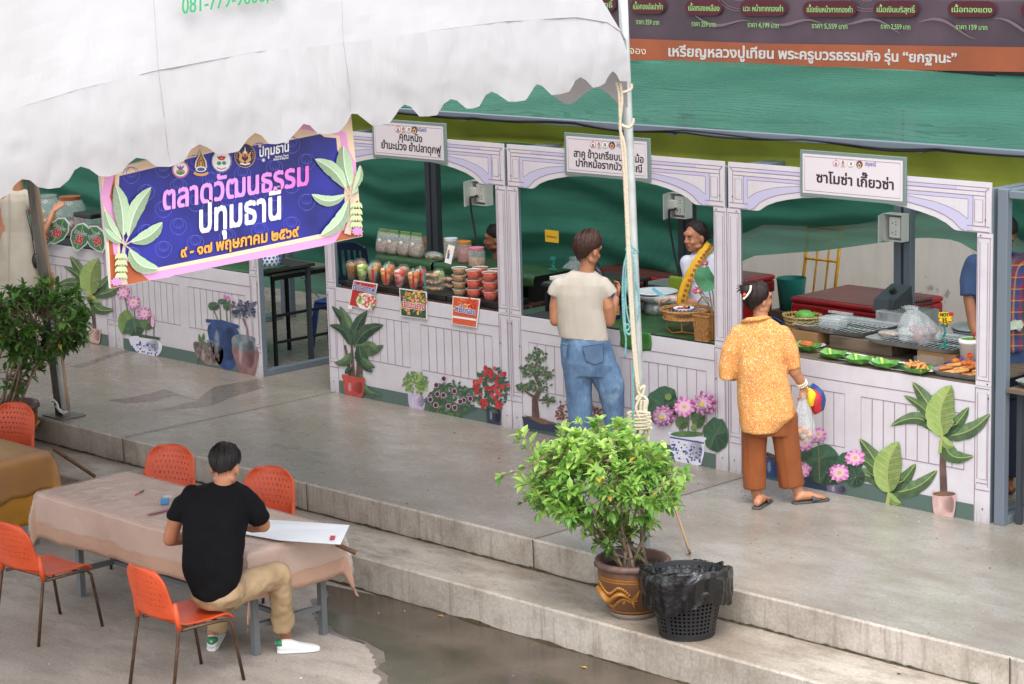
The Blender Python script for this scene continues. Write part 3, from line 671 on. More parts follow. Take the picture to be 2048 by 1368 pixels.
def front_panel(o, name_lab, i0=True):
    root = T('market_stall', name_lab, 'market stall', (o+W/2, 0, 0), 'market stalls with printed fronts')
    t0, t1 = -.014, -.002
    mb = MB().m('panel board')
    def slab(P):   # polygon in u,z with thickness
        n = len(P); V = [(o+u, t0, z) for u, z in P]+[(o+u, t1, z) for u, z in P]
        mb.add(V, [tuple(range(n)), tuple(range(n, 2*n))[::-1]]+[(i, n+i, n+(i+1) % n, (i+1) % n) for i in range(n)])
    e = .006
    slab([(e, .0), (W-e, .0), (W-e, .98), (e, .98)])
    mb.build('counter_panel', root)
    mb = MB().m('panel board')
    slab([(e, .983), (.13, .983), (.13, 2.057), (e, 2.057)]); mb.build('pillar_panel', root)
    mb = MB().m('panel board'); slab([(W-.13, .983), (W-e, .983), (W-e, 2.057), (W-.13, 2.057)]); mb.build('pillar_panel', root)
    mb = MB().m('panel board')
    slab([(.02, 2.06)]+ARCHF+[(W-.02, 2.06), (W-.02, 2.41), (.02, 2.41)]); mb.build('arch_panel', root)
    f = Flat(lambda u, z: Vector((o+u, t0, z)), (0, -1, 0), .0006, .00003)
    LW = .0065
    def both(fn): fn(lambda u: u); fn(lambda u: W-u)
    f.m('panel line')
    # frieze
    f.line((.035, 2.372), (W-.035, 2.372), LW, 'panel line'); f.line((.07, 2.345), (W-.07, 2.345), LW); f.line((.07, 2.314), (W-.07, 2.314), LW)
    f.sh([(.3, 2.349), (W-.3, 2.349), (W-.3, 2.369), (.3, 2.369)], 'panel lavender')
    # spandrels in lavender
    ia = [(.209,2.147),(.28,2.19),(.374,2.222),(.5,2.25),(.719,2.273),(.95,2.279)]
    oa = [(.235,2.063),(.271,2.075),(.33,2.125),(.407,2.162),(.5,2.19),(.60,2.21),(.719,2.229),(.95,2.24)]
    def sp(g):
        f.sh([(g(.167),2.063),(g(.167),2.31),(g(1.195),2.31),(g(1.195),2.245)]+[(g(a), b) for a, b in oa[::-1]], 'panel lavender')
        f.sh([(g(.207),2.147),(g(.207),2.286),(g(.95),2.286)]+[(g(a), b) for a, b in ia[::-1]], 'panel board')
        f.path([(g(a), b) for a, b in ia], .005, 'panel line'); f.path([(g(a), b) for a, b in oa]+[(g(1.195), 2.245)], LW, 'panel line')
        f.line((g(.207),2.147),(g(.207),2.286),.005); f.line((g(.207),2.286),(g(.95),2.286),.005)
        f.line((g(.167),2.1),(g(.167),2.314),LW); f.line((g(.064),2.1),(g(.064),2.345),LW); f.line((g(.035),2.372),(g(.067),2.345),LW)
        f.path([(g(.086),2.133),(g(.153),2.133),(g(.153),2.288),(g(.086),2.288),(g(.086),2.133)], .005)
        f.path([(g(.03),2.066),(g(.213),2.066),(g(.213),2.103),(g(.03),2.103)], LW)
        # pillar
        f.line((g(.012),2.025),(g(.13),2.025),LW); f.line((g(.022),2.02),(g(.022),1.03),.005); f.line((g(.122),2.02),(g(.122),1.03),.005)
        f.path([(g(.04),1.05),(g(.105),1.05),(g(.105),1.995),(g(.04),1.995),(g(.04),1.05)], .005)
        f.line((g(.012),1.022),(g(.13),1.022),LW); f.line((g(.012),.965),(g(.13),.965),LW)
        f.line((g(.13),.97),(g(.13),.0),LW); f.line((g(.02),.93),(g(.02),.26),.005)
        f.path([(g(.03),.315),(g(.11),.315),(g(.11),.935),(g(.03),.935),(g(.03),.315)], .005)
        f.path([(g(.02),.285),(g(.112),.285),(g(.128),.235),(g(.008),.235)], LW)
        f.sh([(g(.134), .001), (g(.134), .12), (g(W/2), .12), (g(W/2), .001)], 'panel green')
        f.m('panel line'); f.line((g(.13), .86), (g(W/2), .855), LW)
        x0, x1 = .22, 1.12
        f.path([(g(x0),.36),(g(x1),.36),(g(x1),.765),(g(x0),.765),(g(x0),.36)], LW)
        for k in range(1, 9): f.line((g(x0+k*.1),.36),(g(x0+k*.1),.765),LW)
    sp(lambda u: u); sp(lambda u: W-u)
    f.build('printed_moulding', root)
    f = Flat(lambda u, z: Vector((o+u, t0, z)), (0, -1, 0), .0045, .00003)
    for u, z in ((.06,.1),(W-.06,.1),(.118,.72),(W-.118,.72),(.02,.9),(W-.02,.9),(.1,2.04),(W-.1,2.04),(.062,2.15),(W-.062,2.15),(.03,1.0),(W-.03,1.0)): f.disc((u, z), .006, mt='screw', n=8)
    f.build('screw_heads', root)
    return root
FR = [front_panel(-W*.413-2*W, 'stall with printed front left of the blue banner, printed banana palm in a pink pot'),
      front_panel(-W*.413-W, 'market stall under the blue banner, printed with a pink lotus bowl and blue urns'),
      front_panel(0, 'market stall below the snack cups, printed with a red banana pot and red flowers'),
      front_panel(W, 'stall with printed front behind the cream shirt shopper, printed with a bonsai and pink lotus'),
      front_panel(2*W, 'stall with printed front beside the orange shirt shopper, printed with two large banana palms')]
# ------------------------------------------------------------------ steel frames
def frame(o, root):
    for x in (o+.012, o+W-.092):
        mb = MB().m('grey steel'); mb.box(x, .002, .0, x+.08, .062, 2.37); mb.build('post', root, bevel=.004)
        mb = MB().m('grey steel'); mb.box(x, .064, .0, x+.08, 2.1, .06); mb.build('floor_rail', root, bevel=.004)
        mb = MB().m('grey steel'); mb.box(x, .064, 2.30, x+.08, 2.1, 2.36); mb.build('roof_rail', root, bevel=.004)
    mb = MB().m('grey steel'); mb.box(o+.094, .012, 2.31, o+W-.094, .06, 2.36); mb.build('roof_rail', root, bevel=.004)
for i, o in enumerate((-W*.413-2*W, -W*.413-W, 0, W, 2*W)): frame(o, FR[i])
frame(3*W+.01, T('market_stall', 'stall frame without printed front, cut by the right edge', 'market stall', (3*W+.01+W/2, 0, 0), 'market stalls with printed fronts'))
def dpost(x, y, lab, mt='grey steel'):
    root = T('steel_post', lab, 'post', (x, y, 0), 'twin steel posts at the back of the stalls')
    for d in (-.085, .015):
        MB().m(mt).box(x+d, y-.035, 0, x+d+.07, y+.035, 2.62).build('post', root, bevel=.004)
    MB().m('dark steel').box(x-.013, y-.02, 0, x+.013, y+.02, 2.6).build('web', root); return root
dpost(-.99, 2.25, 'dark twin steel post behind the snack bags', 'dark steel'); dpost(2.39, 2.25, 'twin steel post behind the vendor with yellow scarf', 'dark steel'); dpost(4.78, 2.25, 'twin steel post behind the fryer with an open socket box'); dpost(7.17, 2.25, 'twin steel post behind the plaid scarf vendor'); dpost(-3.38, 2.25, 'twin steel post behind the blue banner')
# socket boxes
mat('box plastic', 'cdcbc8', .4); mat('box inner', 'e6e4e0', .5); mat('socket hole', '2b2b2c', .6)
def sockbox(c, lab, plug=False, sc=1.0):
    root = T('socket_box', lab, 'socket box', c, 'open socket boxes on the posts'); x, y, z = c
    w, h, d = .095*sc, .115*sc, .10
    mb = MB().m('box plastic'); t = .008
    mb.box(x-w, y-t, z-h, x+w, y, z+h); mb.box(x-w, y-d, z+h-t, x+w, y-t, z+h); mb.box(x-w, y-d, z-h, x+w, y-t, z-h+t); mb.box(x-w, y-d, z-h+t, x-w+t, y-t, z+h-t); mb.box(x+w-t, y-d, z-h+t, x+w, y-t, z+h-t); mb.build('case', root, bevel=.003)
    mb = MB().m('box plastic'); mb.obox((x-w+.028, y-d-.072, z), (.15, .008, h*2), Matrix.Rotation(R(-68), 3, 'Z')); mb.build('door', root, bevel=.003)
    mb = MB().m('box inner'); mb.box(x-w*.55, y-d*.75, z-h*.75, x+w*.62, y-t, z+h*.75); mb.build('socket', root, bevel=.004)
    mb = MB().m('socket hole')
    for dz in (-.045, .035):
        for dx, d2 in ((-.022, 0), (.012, .012), (.012, -.012)): mb.box(x+dx, y-d*.75-.002, z+dz+d2-.005, x+dx+.008, y-d*.75, z+dz+d2+.005)
    mb.build('socket_holes', root)
    if plug:
        MB().m('box inner').box(x-.09, y-d-.03, z-.03, x-.01, y-d*.75, z+.05).build('adapter', root, bevel=.006)
        P = [Vector((x, y-d-.01, z-.02)), Vector((x-.05, y-d-.05, z-.04)), Vector((x-.06, y-d-.04, z-.15)), Vector((x-.03, y-d-.02, z-.4)), Vector((x+.06, y-.15, z-.62)), Vector((x+.09, y-.1, z-1.0))]
        MB().m('black cable').tube(P, .010, 7).build('power_lead', root, smooth=True)
    return root
sockbox((4.765, 2.205, 1.655), 'open grey socket box on the post behind the fryer'); sockbox((2.40, 2.205, 1.66), 'open white socket box with a plug above the yellow scarf vendor', True)
sockbox((.02+W*0-.0, 1.0, 1.72) if False else tuple(ony(972, 384, 1.25)), 'socket box half hidden by the pillar beside the snack jars', True)

# ------------------------------------------------------------------ emblems and name signs
for n_, c_ in [('emb pink','b66a92'),('emb gold','b98f52'),('emb brown','6a4a34'),('emb white','e6e2e0'),('emb red','b5323c'),('emb green','3f8a63'),('emb navy','2c2a48'),('emb orange','d9a05e'),('emb blue','4a5690'),('emb violet','7d4fa0')]: mat(n_, c_, .5)
def emblem(f, k, c, r, up):
    x, y = c; u = lambda a, b: (x+a*r, y+b*r*up)
    if k == 0:     # round flower badge under a spire
        f.disc(u(0, -.25), r*.75, r*.75, 'emb white'); f.ring(u(0, -.25), r*.72, r*.72, r*.16, 'emb pink'); f.sh([u(-.4,.3), u(0,1.05), u(.4,.3)], 'emb orange'); f.sh([u(-.18,.4), u(0,.9), u(.18,.4)], 'emb pink')
        f.disc(u(0,-.5), r*.42, r*.26, 'emb gold'); f.disc(u(0,-.6), r*.3, r*.14, 'emb green')
        for a in (-.35, 0, .35): f.leaf(u(0,-.3), u(a, .1), r*.16, 'emb violet')
        f.path([u(-.3,-.62), u(0,-.74), u(.3,-.62)], r*.08, 'emb green')
    elif k == 1:   # tall gilded shrine on a ribbon
        f.sh([u(-.48,-.4), u(-.42,.1), u(-.2,.5), u(0,1.15), u(.2,.5), u(.42,.1), u(.48,-.4)], 'emb white'); f.sh([u(-.4,-.45), u(-.34,.1), u(-.15,.5), u(0,1.0), u(.15,.5), u(.34,.1), u(.4,-.45)], 'emb gold')
        f.path([u(-.3,-.4), u(-.24,.1), u(0,.6), u(.24,.1), u(.3,-.4)], r*.1, 'emb brown'); f.disc(u(0,-.1), r*.13, r*.34, 'emb brown'); f.disc(u(0,-.1), r*.07, r*.25, 'emb orange'); f.disc(u(0,-.5), r*.42, r*.22, 'emb white'); f.disc(u(0,-.52), r*.3, r*.14, 'emb blue')
        f.path([u(-.55,-.78), u(-.3,-.9), u(0,-.95), u(.3,-.9), u(.55,-.78)], r*.2, 'emb orange')
    elif k == 2:   # white disc with red lotus and two leaves
        f.disc(c, r*.85, r*.95, 'emb white'); f.ring(c, r*.8, r*.9, r*.07, 'emb blue')
        for a in (-.3,-.15,0,.15,.3): f.leaf(u(0,.08), u(a*1.2,.48-abs(a)*.3), r*.2, 'emb red')
        f.disc(u(0,.2), r*.2, r*.14, 'emb red'); f.disc(u(0,.22), r*.1, r*.06, 'emb orange'); f.disc(u(-.2,-.18), r*.18, r*.16, 'emb green'); f.disc(u(.22,-.16), r*.18, r*.16, 'emb green')
        f.path([u(-.4,-.55), u(0,-.68), u(.4,-.55)], r*.1, 'emb pink')
    else:          # dark disc with twin golden birds
        f.disc(c, r*.85, r*.98, 'emb orange'); f.disc(c, r*.8, r*.93, 'emb navy')
        for s in (-1, 1):
            f.path([u(s*.08,-.55), u(s*.38,-.3), u(s*.32,.05), u(s*.48,.3)], [r*.2, r*.26, r*.2, r*.06], 'emb orange'); f.leaf(u(s*.1,-.1), u(s*.15,.35), r*.16, 'emb orange')
            for q in range(5): a = (-.3+.22*q); f.disc(u(s*.66*math.cos(a), .70*math.sin(a)), r*.045, r*.045, 'emb orange', 6)
        f.sh([u(-.12,.1), u(0,.75), u(.12,.1)], 'emb white'); f.disc(u(0,0), r*.1, r*.2, 'emb red'); f.path([u(-.4,-.62), u(0,-.72), u(.4,-.62)], r*.12, 'emb white')
SPX = lambda x, y: ony(x, y, -.036)
def name_sign(o, u0, u1, lines, lab, logo_l, embpx):
    root = T('name_sign', lab, 'sign', (o+(u0+u1)/2, -.03, 2.37), 'name signs above the stall fronts')
    z0, z1 = 2.205, 2.545
    MB().m('sign grey').box(o+u0, -.034, z0, o+u1, -.016, z1).build('frame', root, bevel=.002)
    MB().m('sign white').box(o+u0+.026, -.0358, z0+.026, o+u1-.026, -.0342, z1-.026).build('board', root)
    f = Flat(lambda u, z: Vector((o+u, -.036, z)), (0, -1, 0), .0004); a, b, c, d = u0+.045, u1-.045, z0+.045, z1-.045
    f.path([(a,c),(b,c),(b,d),(a,d),(a,c)], .004, 'panel line'); f.build('border', root)
    f = Flat(SPX, (0, -1, 0), .0004)
    for s, bl, br, h in lines: f.words(s, bl, br, h, 'ink', .03)
    f.build('lettering', root)
    for k, (x, y) in enumerate(embpx):
        f = Flat(SPX, (0, -1, 0), .0004); emblem(f, k, (x, y), 8, -1); f.build('emblem', root)
    f = Flat(SPX, (0, -1, 0), .0004); f.words('ปทุมธานี', logo_l[0], logo_l[1], 6, 'emb blue', .03); f.build('logo_lettering', root)
name_sign(0, .745, 1.69, [('คุณหนิง',(798,279),(845,285),11.5),('ยำมะม่วง ยำปลาดุกฟู',(762,296),(882,308),12)], 'white name sign in grey frame left of the others, partly behind the tent edge', ((836,262),(853,264)), [(796,257),(807,258),(818,259),(829,260)])
name_sign(W, .705, 1.63, [('สาคู ข้าวเกรียบปากหม้อ',(1147,313),(1288,326),11.5),('ปากหม้อรากบัว วรรณี',(1151,332),(1285,345),11.5)], 'white name sign in grey frame crossed by the tent pole', ((1233,293),(1252,295)), [(1186,288),(1198,289),(1210,290),(1224,291)])
name_sign(2*W, .725, 1.67, [('ซาโมซ่า เกี๊ยวซ่า',(1632,364),(1789,380),16)], 'white name sign in grey frame furthest right, two words in large black letters', ((1730,331),(1752,333)), [(1672,325),(1686,326),(1702,328),(1719,329)])

# ------------------------------------------------------------------ printed plants on the fronts (flat print)
for n_, c_, c2_ in [('pr leaf','5c7a4e','4a683f'),('pr leaf light','8aa658','9db06a'),('pr leaf dark','3a5440','2e4635'),('pr rib','98a45e',None),('pr trunk','6a5149','4d3a38'),('pr pot pink','c9a79f','b9958f'),('pr pot red','b9483f','a53d38'),('pr pot lilac','bfb2c9','b0a2bd'),('pr lotus','d98fbf','e6b0d2'),('pr lotus deep','bd629f',None),('pr lotus pale','e2bcd4',None),('pr yellow','d9b24a',None),('pr lotus leaf','40634d','37583f'),('pr stem','6a6b4a',None),('pr china','d3d2dc',None),('pr china blue','3a4a92',None),('pr urn blue','2b4a80','1f3560'),('pr urn stone','8a7674','4f443f'),('pr urn grey','7d868c','5a646a'),('pr urn rose','8f6a6a','7a5656'),('pr violet','4a4256','6a6480'),('pr moss','76904e','5f7a40'),('pr bush','4b5f4a','3c4f3e'),('pr petunia','4a1c38',None),('pr petal white','c9a9b9',None),('pr red','a51f24','c2343a'),('pr coral','b8504a','a8423e'),('pr bonsai','49553f','5d6848'),('pr bark','6a5048','4a3834'),('pr soil','7a5a48','5a4438'),('pr banana','67805a','4f6a48'),('pr navy','2a3248',None)]: mat(n_, c_, .5, c2=c2_, sc=14)
PRN = 0; mat('pr lo', '0a140c', .5, alpha=.22); mat('pr hi', 'f4f6e8', .5, alpha=.12); mat('pr side', '0a0c10', .5, alpha=.09); mat('pr glint', 'f4f6f2', .5, alpha=.08)
def plant(root, mt=None):
    global PRN; PRN += 1; return Flat(fpx, (0, -1, 0), .0032, .000018)
def banana(f, b, leaves, rib='pr rib'):
    for t, w, bd, mt in leaves: f.leaf(b, t, w, mt, rib, bd)
def lotus(f, c, r, sq=.9, n=9, up=0, rnd=random.Random(4)):
    x, y = c; r *= .9
    for lay, (k, mt) in enumerate(((1, 'pr lotus deep'), (.96, 'pr lotus'), (.78, 'pr lotus deep'), (.72, 'pr lotus'), (.5, 'pr lotus pale'))):
        for i in range(n):
            a = 2*math.pi*(i+.5*lay)/n+rnd.uniform(-.12,.12); q = r*k*rnd.uniform(.85, 1.05)
            f.leaf((x+.1*q*math.cos(a), y+.1*q*math.sin(a)), (x+q*math.cos(a), y+q*sq*math.sin(a)), r*.36, mt, None, 0, 7, .55); (f.line((x+.3*q*math.cos(a), y+.3*q*sq*math.sin(a)), (x+.8*q*math.cos(a), y+.8*q*sq*math.sin(a)), r*.03, 'pr hi') if lay in (1, 3) else None)
    f.disc((x, y), r*.2, r*.17, 'pr yellow', 9)
def pad(f, c, rx, ry, mt='pr lotus leaf', n=18, ribs=8, seed=1):
    rd = random.Random(seed); f.sh([(c[0]+rx*rd.uniform(.88,1.05)*math.cos(6.283*i/n), c[1]+ry*rd.uniform(.88,1.05)*math.sin(6.283*i/n)) for i in range(n)], mt)
    f.sh([c]+[(c[0]+rx*.9*math.cos(a*.25), c[1]+ry*.9*math.sin(a*.25)) for a in range(-1, 9)], 'pr lo')
    for i in range(ribs*2): a = 6.283*i/ribs/2+.2; f.line(c, (c[0]+rx*.88*math.cos(a), c[1]+ry*.88*math.sin(a)), .6, 'pr hi' if i % 2 else 'pr lo')
def speck(f, pts_fn, n, s, mts, seed=1, elong=1.6):
    rd = random.Random(seed)
    for k in range(n):
        x, y = pts_fn(rd); a = rd.uniform(0, 6.28); q = s*rd.uniform(.6, 1.3)
        f.leaf((x, y), (x+q*elong*math.cos(a), y+q*elong*math.sin(a)), q*.8, rd.choice(mts), None, 0, 5, .5)
def blob(cx, cy, rx, ry):
    def g(rd):
        a, q = rd.uniform(0, 6.283), math.sqrt(rd.random()); return (cx+rx*q*math.cos(a), cy+ry*q*math.sin(a))
    return g
def pot(f, xt, yt, wt, xb, yb, wb, mt, rim=0, slope=.2):
    xm, ym, wm = xt*.45+xb*.55, yt*.45+yb*.55, (wt*.55+wb*.45)*1.03
    f.sh([(xt-wt/2, yt-wt*slope/2), (xt, yt+2), (xt+wt/2, yt+wt*slope/2), (xm+wm/2, ym+wm*slope/2), (xb+wb/2, yb+wb*slope/2-3), (xb+wb*.36, yb+wb*slope*.36), (xb-wb*.36, yb-wb*slope*.36), (xb-wb/2, yb-wb*slope/2-3), (xm-wm/2, ym-wm*slope/2)], mt); f.shade([(xt-wt/2, yt), (xt+wt/2, yt), (xb, yb)])
    if rim: f.sh([(xt-wt/2-2, yt-wt*slope/2-rim), (xt+wt/2+2, yt+wt*slope/2-rim), (xt+wt/2+2, yt+wt*slope/2+2), (xt-wt/2-2, yt-wt*slope/2+2)], mt)
def palm(f, b, s, tall=True):      # big banana palm like the one at the far right, s = scale
    x, y = b; q = lambda a, c: (x+a*s, y+c*s)
    for t, w, bd, mt in [((-105,-20),26,.24,'pr banana'),((95,-45),30,.12,'pr banana'),((52,-58),26,.05,'pr leaf'),((62,40),30,.30,'pr leaf'),((-60,-108),34,.05,'pr banana'),((-78,-82),20,.10,'pr leaf'),((-40,-40),18,.05,'pr leaf dark'),((30,-25),20,-.1,'pr leaf dark'),((18,-102),58,-.12,'pr leaf light'),((24,20),18,.2,'pr leaf light')]: f.leaf(q(0, 0), q(*t), w*s, mt, 'pr rib', bd)
# --- rightmost front
f = plant(0); f.path([(1886,885),(1886,930),(1888,990)], [10,13,15], 'pr trunk'); palm(f, (1886,872), 1.0); f.path([(1881,905),(1886,868),(1884,850)], [7,5,3], 'pr rib'); pot(f, 1890, 985, 48, 1889, 1032, 40, 'pr pot pink'); f.disc((1890,987), 23, 5, 'pr soil'); f.build('printed_plant', FR[4])
f = plant(0); palm(f, (1780,985), 1.0); f.path([(1776,1008),(1780,985)], [8,6], 'pr rib'); f.build('printed_plant', FR[4])
f = plant(0)
pot(f, 1620, 950, 110, 1620, 975, 105, 'pr navy'); pot(f, 1674, 968, 40, 1672, 988, 34, 'pr violet')
for i, (x, y, rx, ry) in enumerate([(1645,915,34,26),(1655,945,36,28),(1700,925,30,22),(1712,955,20,20),(1605,905,22,20),(1590,960,16,22)]): pad(f, (x,y), rx, ry, 'pr leaf dark' if i % 2 else 'pr lotus leaf', seed=i)
for x0, y0, x1, y1 in [(1640,960,1638,880),(1660,965,1670,950)]: f.path([(x0,y0),(x1,y1)], 2.5, 'pr stem')
for x, y, r in [(1610,885,24),(1638,868,20),(1680,945,26),(1712,915,24),(1605,940,22)]: lotus(f, (x,y), r, .85)
f.build('printed_plant', FR[4])
f = plant(0); pot(f, 1546, 915, 40, 1546, 955, 36, 'pr urn blue'); f.leaf((1530,905),(1565,925),10,'pr bark'); f.build('printed_plant', FR[4])
# --- front with bonsai, coral flowers and lotus
f = plant(0); f.path([(1072,838),(1070,800),(1082,775),(1068,745),(1075,720)], [16,12,9,6,4], 'pr bark'); f.path([(1070,795),(1050,782)], [6,3], 'pr bark'); f.path([(1078,800),(1098,800)], [5,3], 'pr bark')
for cx, cy, rx, ry, n in [(1074,712,20,14,70),(1062,740,20,11,60),(1090,748,18,10,50),(1080,772,22,12,60),(1047,775,14,8,40),(1100,800,13,8,36)]:
    speck(f, blob(cx,cy,rx,ry), n, 4.2, ['pr bonsai','pr leaf dark','pr leaf'], seed=cx)
f.sh([(1045,832),(1116,848),(1110,864),(1052,856)], 'pr navy'); f.sh([(1048,830),(1085,836),(1114,848),(1085,848)], 'pr soil'); f.build('printed_plant', FR[3])
f = plant(0); pot(f, 1148, 848, 46, 1150, 872, 30, 'pr urn grey'); pot(f, 1200, 858, 46, 1205, 884, 34, 'pr urn grey')
for cx, cy, rx, ry, s in [(1128,825,17,20,1),(1160,820,14,16,2),(1192,832,18,20,3),(1242,850,14,16,4)]: speck(f, blob(cx,cy,rx,ry), 42, 4, ['pr bush','pr leaf dark'], seed=s); speck(f, blob(cx,cy-2,rx,ry), 44, 3.4, ['pr coral','pr red','pr coral'], seed=s+9, elong=1.1)
f.build('printed_plant', FR[3])
f = plant(0)
pad(f, (1325,812), 34, 40, seed=3); pad(f, (1432,870), 26, 36, seed=5); pad(f, (1397,835), 15, 22, 'pr leaf', seed=6); pad(f, (1365,845), 14, 14, 'pr leaf', seed=7); pad(f, (1335,790), 20, 16, seed=8)
for a, b in (((1350,800),(1362,868)),((1378,830),(1377,868)),((1395,845),(1390,868)),((1365,858),(1366,868)),((1405,868),(1410,850))): f.path([a, b], 2.6, 'pr stem')
pot(f, 1375, 872, 72, 1377, 928, 52, 'pr china', 3, .16); rd = random.Random(2)
for k in range(60): x = 1375+rd.uniform(-30,30); y = 890+rd.uniform(-2,32)+(x-1375)*.18; f.leaf((x,y),(x+rd.uniform(-5,5),y+rd.uniform(-5,5)),3.4,'pr china blue',None,0,4)
f.path([(1341,874),(1375,880),(1409,886)], 3, 'pr china blue'); f.disc((1375,868), 33, 6, 'pr leaf')
for x, y, r in ((1330,832,28),(1376,812,26),(1417,805,30)): lotus(f, (x, y), r, .95, 10)
for x, y in ((1350,790),(1401,852)): f.disc((x, y), 6.5, 7, 'pr moss')
f.build('printed_plant', FR[3])
# --- front with red banana pot, lilac pot, petunias, red flowers
f = plant(0)
for x0, x1 in ((700,690),(706,704),(712,722),(718,730)): f.path([(x0+3,765),((x0+x1)/2,715),(x1,690)], [7,6,4], 'pr bark')
for b, t, w, bd, mt in [((705,690),(664,612),20,.1,'pr leaf dark'),((705,690),(680,612),22,.05,'pr banana'),((707,690),(714,640),16,0,'pr leaf'),((708,690),(735,622),24,-.1,'pr leaf dark'),((710,695),(768,650),26,-.15,'pr leaf dark'),((712,690),(768,690),22,.2,'pr banana'),((720,690),(745,745),24,.12,'pr leaf dark'),((703,705),(670,725),18,-.25,'pr banana'),((703,690),(660,650),18,.2,'pr leaf dark'),((725,690),(758,705),18,-.15,'pr banana'),((722,745),(765,790),13,.25,'pr leaf'),((706,735),(692,748),10,.1,'pr leaf dark'),((725,715),(752,735),14,.1,'pr leaf')]: f.leaf(b, t, w, mt, 'pr leaf', bd)
pot(f, 709, 758, 42, 710, 792, 36, 'pr pot red', 6); f.build('printed_plant', FR[2])
f = plant(0); pot(f, 834, 787, 36, 834, 818, 30, 'pr pot lilac'); speck(f, blob(830,765,26,20), 130, 4, ['pr moss','pr leaf light','pr moss','pr leaf'], seed=5, elong=2.2); f.build('printed_plant', FR[2])
f = plant(0); speck(f, blob(902,802,52,34), 300, 5, ['pr bush','pr leaf','pr bush','pr lotus leaf','pr leaf dark'], seed=6, elong=2)
for x, y in ((876,788),(888,790),(910,782),(873,810),(898,812),(911,815),(929,800),(922,803),(874,770),(942,797),(889,757),(862,799)): f.disc((x,y),5.5,6,'pr petal white',8); f.disc((x,y),4.3,4.8,'pr petunia',8)
f.build('printed_plant', FR[2])
f = plant(0); pot(f, 988, 812, 30, 987, 850, 24, 'pr navy'); speck(f, blob(984,780,34,40), 150, 6, ['pr leaf dark','pr bush'], seed=8, elong=1.8)
rd = random.Random(12)
for k in range(46): x, y = blob(982,775,35,48)(rd); f.disc((x,y), rd.uniform(3,5), rd.uniform(3,5.4), rd.choice(['pr red','pr red','pr coral']), 8)
f.build('printed_plant', FR[2])
# --- front under the banner
f = plant(0); pad(f, (252,645), 16, 26, 'pr moss', seed=3); pad(f, (270,655), 20, 20, seed=4); pad(f, (295,645), 15, 16, 'pr leaf', seed=5)
for a, b in (((250,595),(258,630)),((269,620),(272,665)),((292,640),(292,672)),((308,640),(308,675))): f.path([a,b], 2, 'pr stem')
f.rounded([(256,668),(326,680),(324,704),(310,716),(280,708),(262,692)], 'pr china'); f.shade([(262,675),(322,682),(295,706)]); rd = random.Random(3)
for k in range(56): x = 291+rd.uniform(-27,27); y = 694+rd.uniform(-9,12)+(x-291)*.14; f.leaf((x,y),(x+rd.uniform(-4,4),y+rd.uniform(-4,4)),3,'pr china blue',None,0,4)
f.sh([(280,668),(322,675),(318,680),(278,674)], 'pr leaf dark')
for x, y, r in ((248,585,16),(268,605,17),(290,627,17)): lotus(f, (x,y), r, 1.0, 9)
f.leaf((307,655),(306,628),7,'pr lotus',None); f.build('printed_plant', FR[1])
f = plant(0); f.rounded([(412,640),(477,650),(481,690),(470,742),(438,736),(420,690)], 'pr urn blue'); f.shade([(414,642),(476,650),(440,735)]); f.sh([(412,638),(445,640),(478,650),(478,657),(445,650),(412,644)], 'pr urn blue')
for x, y, rx, ry in ((428,612,12,9),(447,603,12,6),(455,612,9,9)): pad(f, (x,y), rx, ry, 'pr lotus leaf', 12, 5, 2)
for a, b in (((428,620),(436,640)),((453,618),(455,645)),((460,600),(462,645)),((440,612),(442,640))): f.path([a,b],2,'pr stem')
speck(f, blob(457,597,8,4), 14, 3, ['pr lotus','pr lotus deep'], seed=3); f.build('printed_plant', FR[1])
f = plant(0); f.rounded([(385,682),(402,684),(447,692),(448,716),(440,734),(402,726),(390,704)], 'pr urn stone'); f.shade([(390,690),(446,694),(420,730)]); speck(f, blob(415,686,16,5), 22, 4, ['pr violet','pr leaf','pr bush'], seed=4); f.leaf((402,686),(398,668),6,'pr leaf'); f.leaf((405,686),(408,666),6,'pr leaf')
rd = random.Random(8)
for k in range(40): x = 418+rd.uniform(-24,24); y = 702+rd.uniform(-8,18); f.line((x,y),(x+rd.uniform(-1,1),y+rd.uniform(3,9)),1.6,rd.choice(['pr soil','pr urn rose','pr leaf dark']))
f.build('printed_plant', FR[1])
f = plant(0); f.path([(486,635),(494,655),(497,675)], [5,4,4], 'pr urn rose'); speck(f, blob(485,617,20,17), 80, 6, ['pr violet','pr urn grey','pr navy'], seed=9, elong=1.9); f.rounded([(467,668),(512,674),(506,690),(520,702),(514,735),(508,756),(480,748),(472,725),(462,694),(472,684)], 'pr urn rose'); f.rounded([(466,666),(514,673),(508,688),(518,700),(490,704),(462,692)], 'pr urn grey'); f.shade([(467,670),(513,676),(490,748)]); f.build('printed_plant', FR[1])
# --- far left front
f = plant(0); f.path([(184,600),(187,630),(190,660)], [5,7,7], 'pr trunk'); palm(f, (184,590), .72); pot(f, 191, 655, 24, 191, 686, 20, 'pr pot pink'); f.build('printed_plant', FR[0])
f = plant(0); f.leaf((150,620),(137,570),22,'pr moss'); f.build('printed_plant', FR[0])

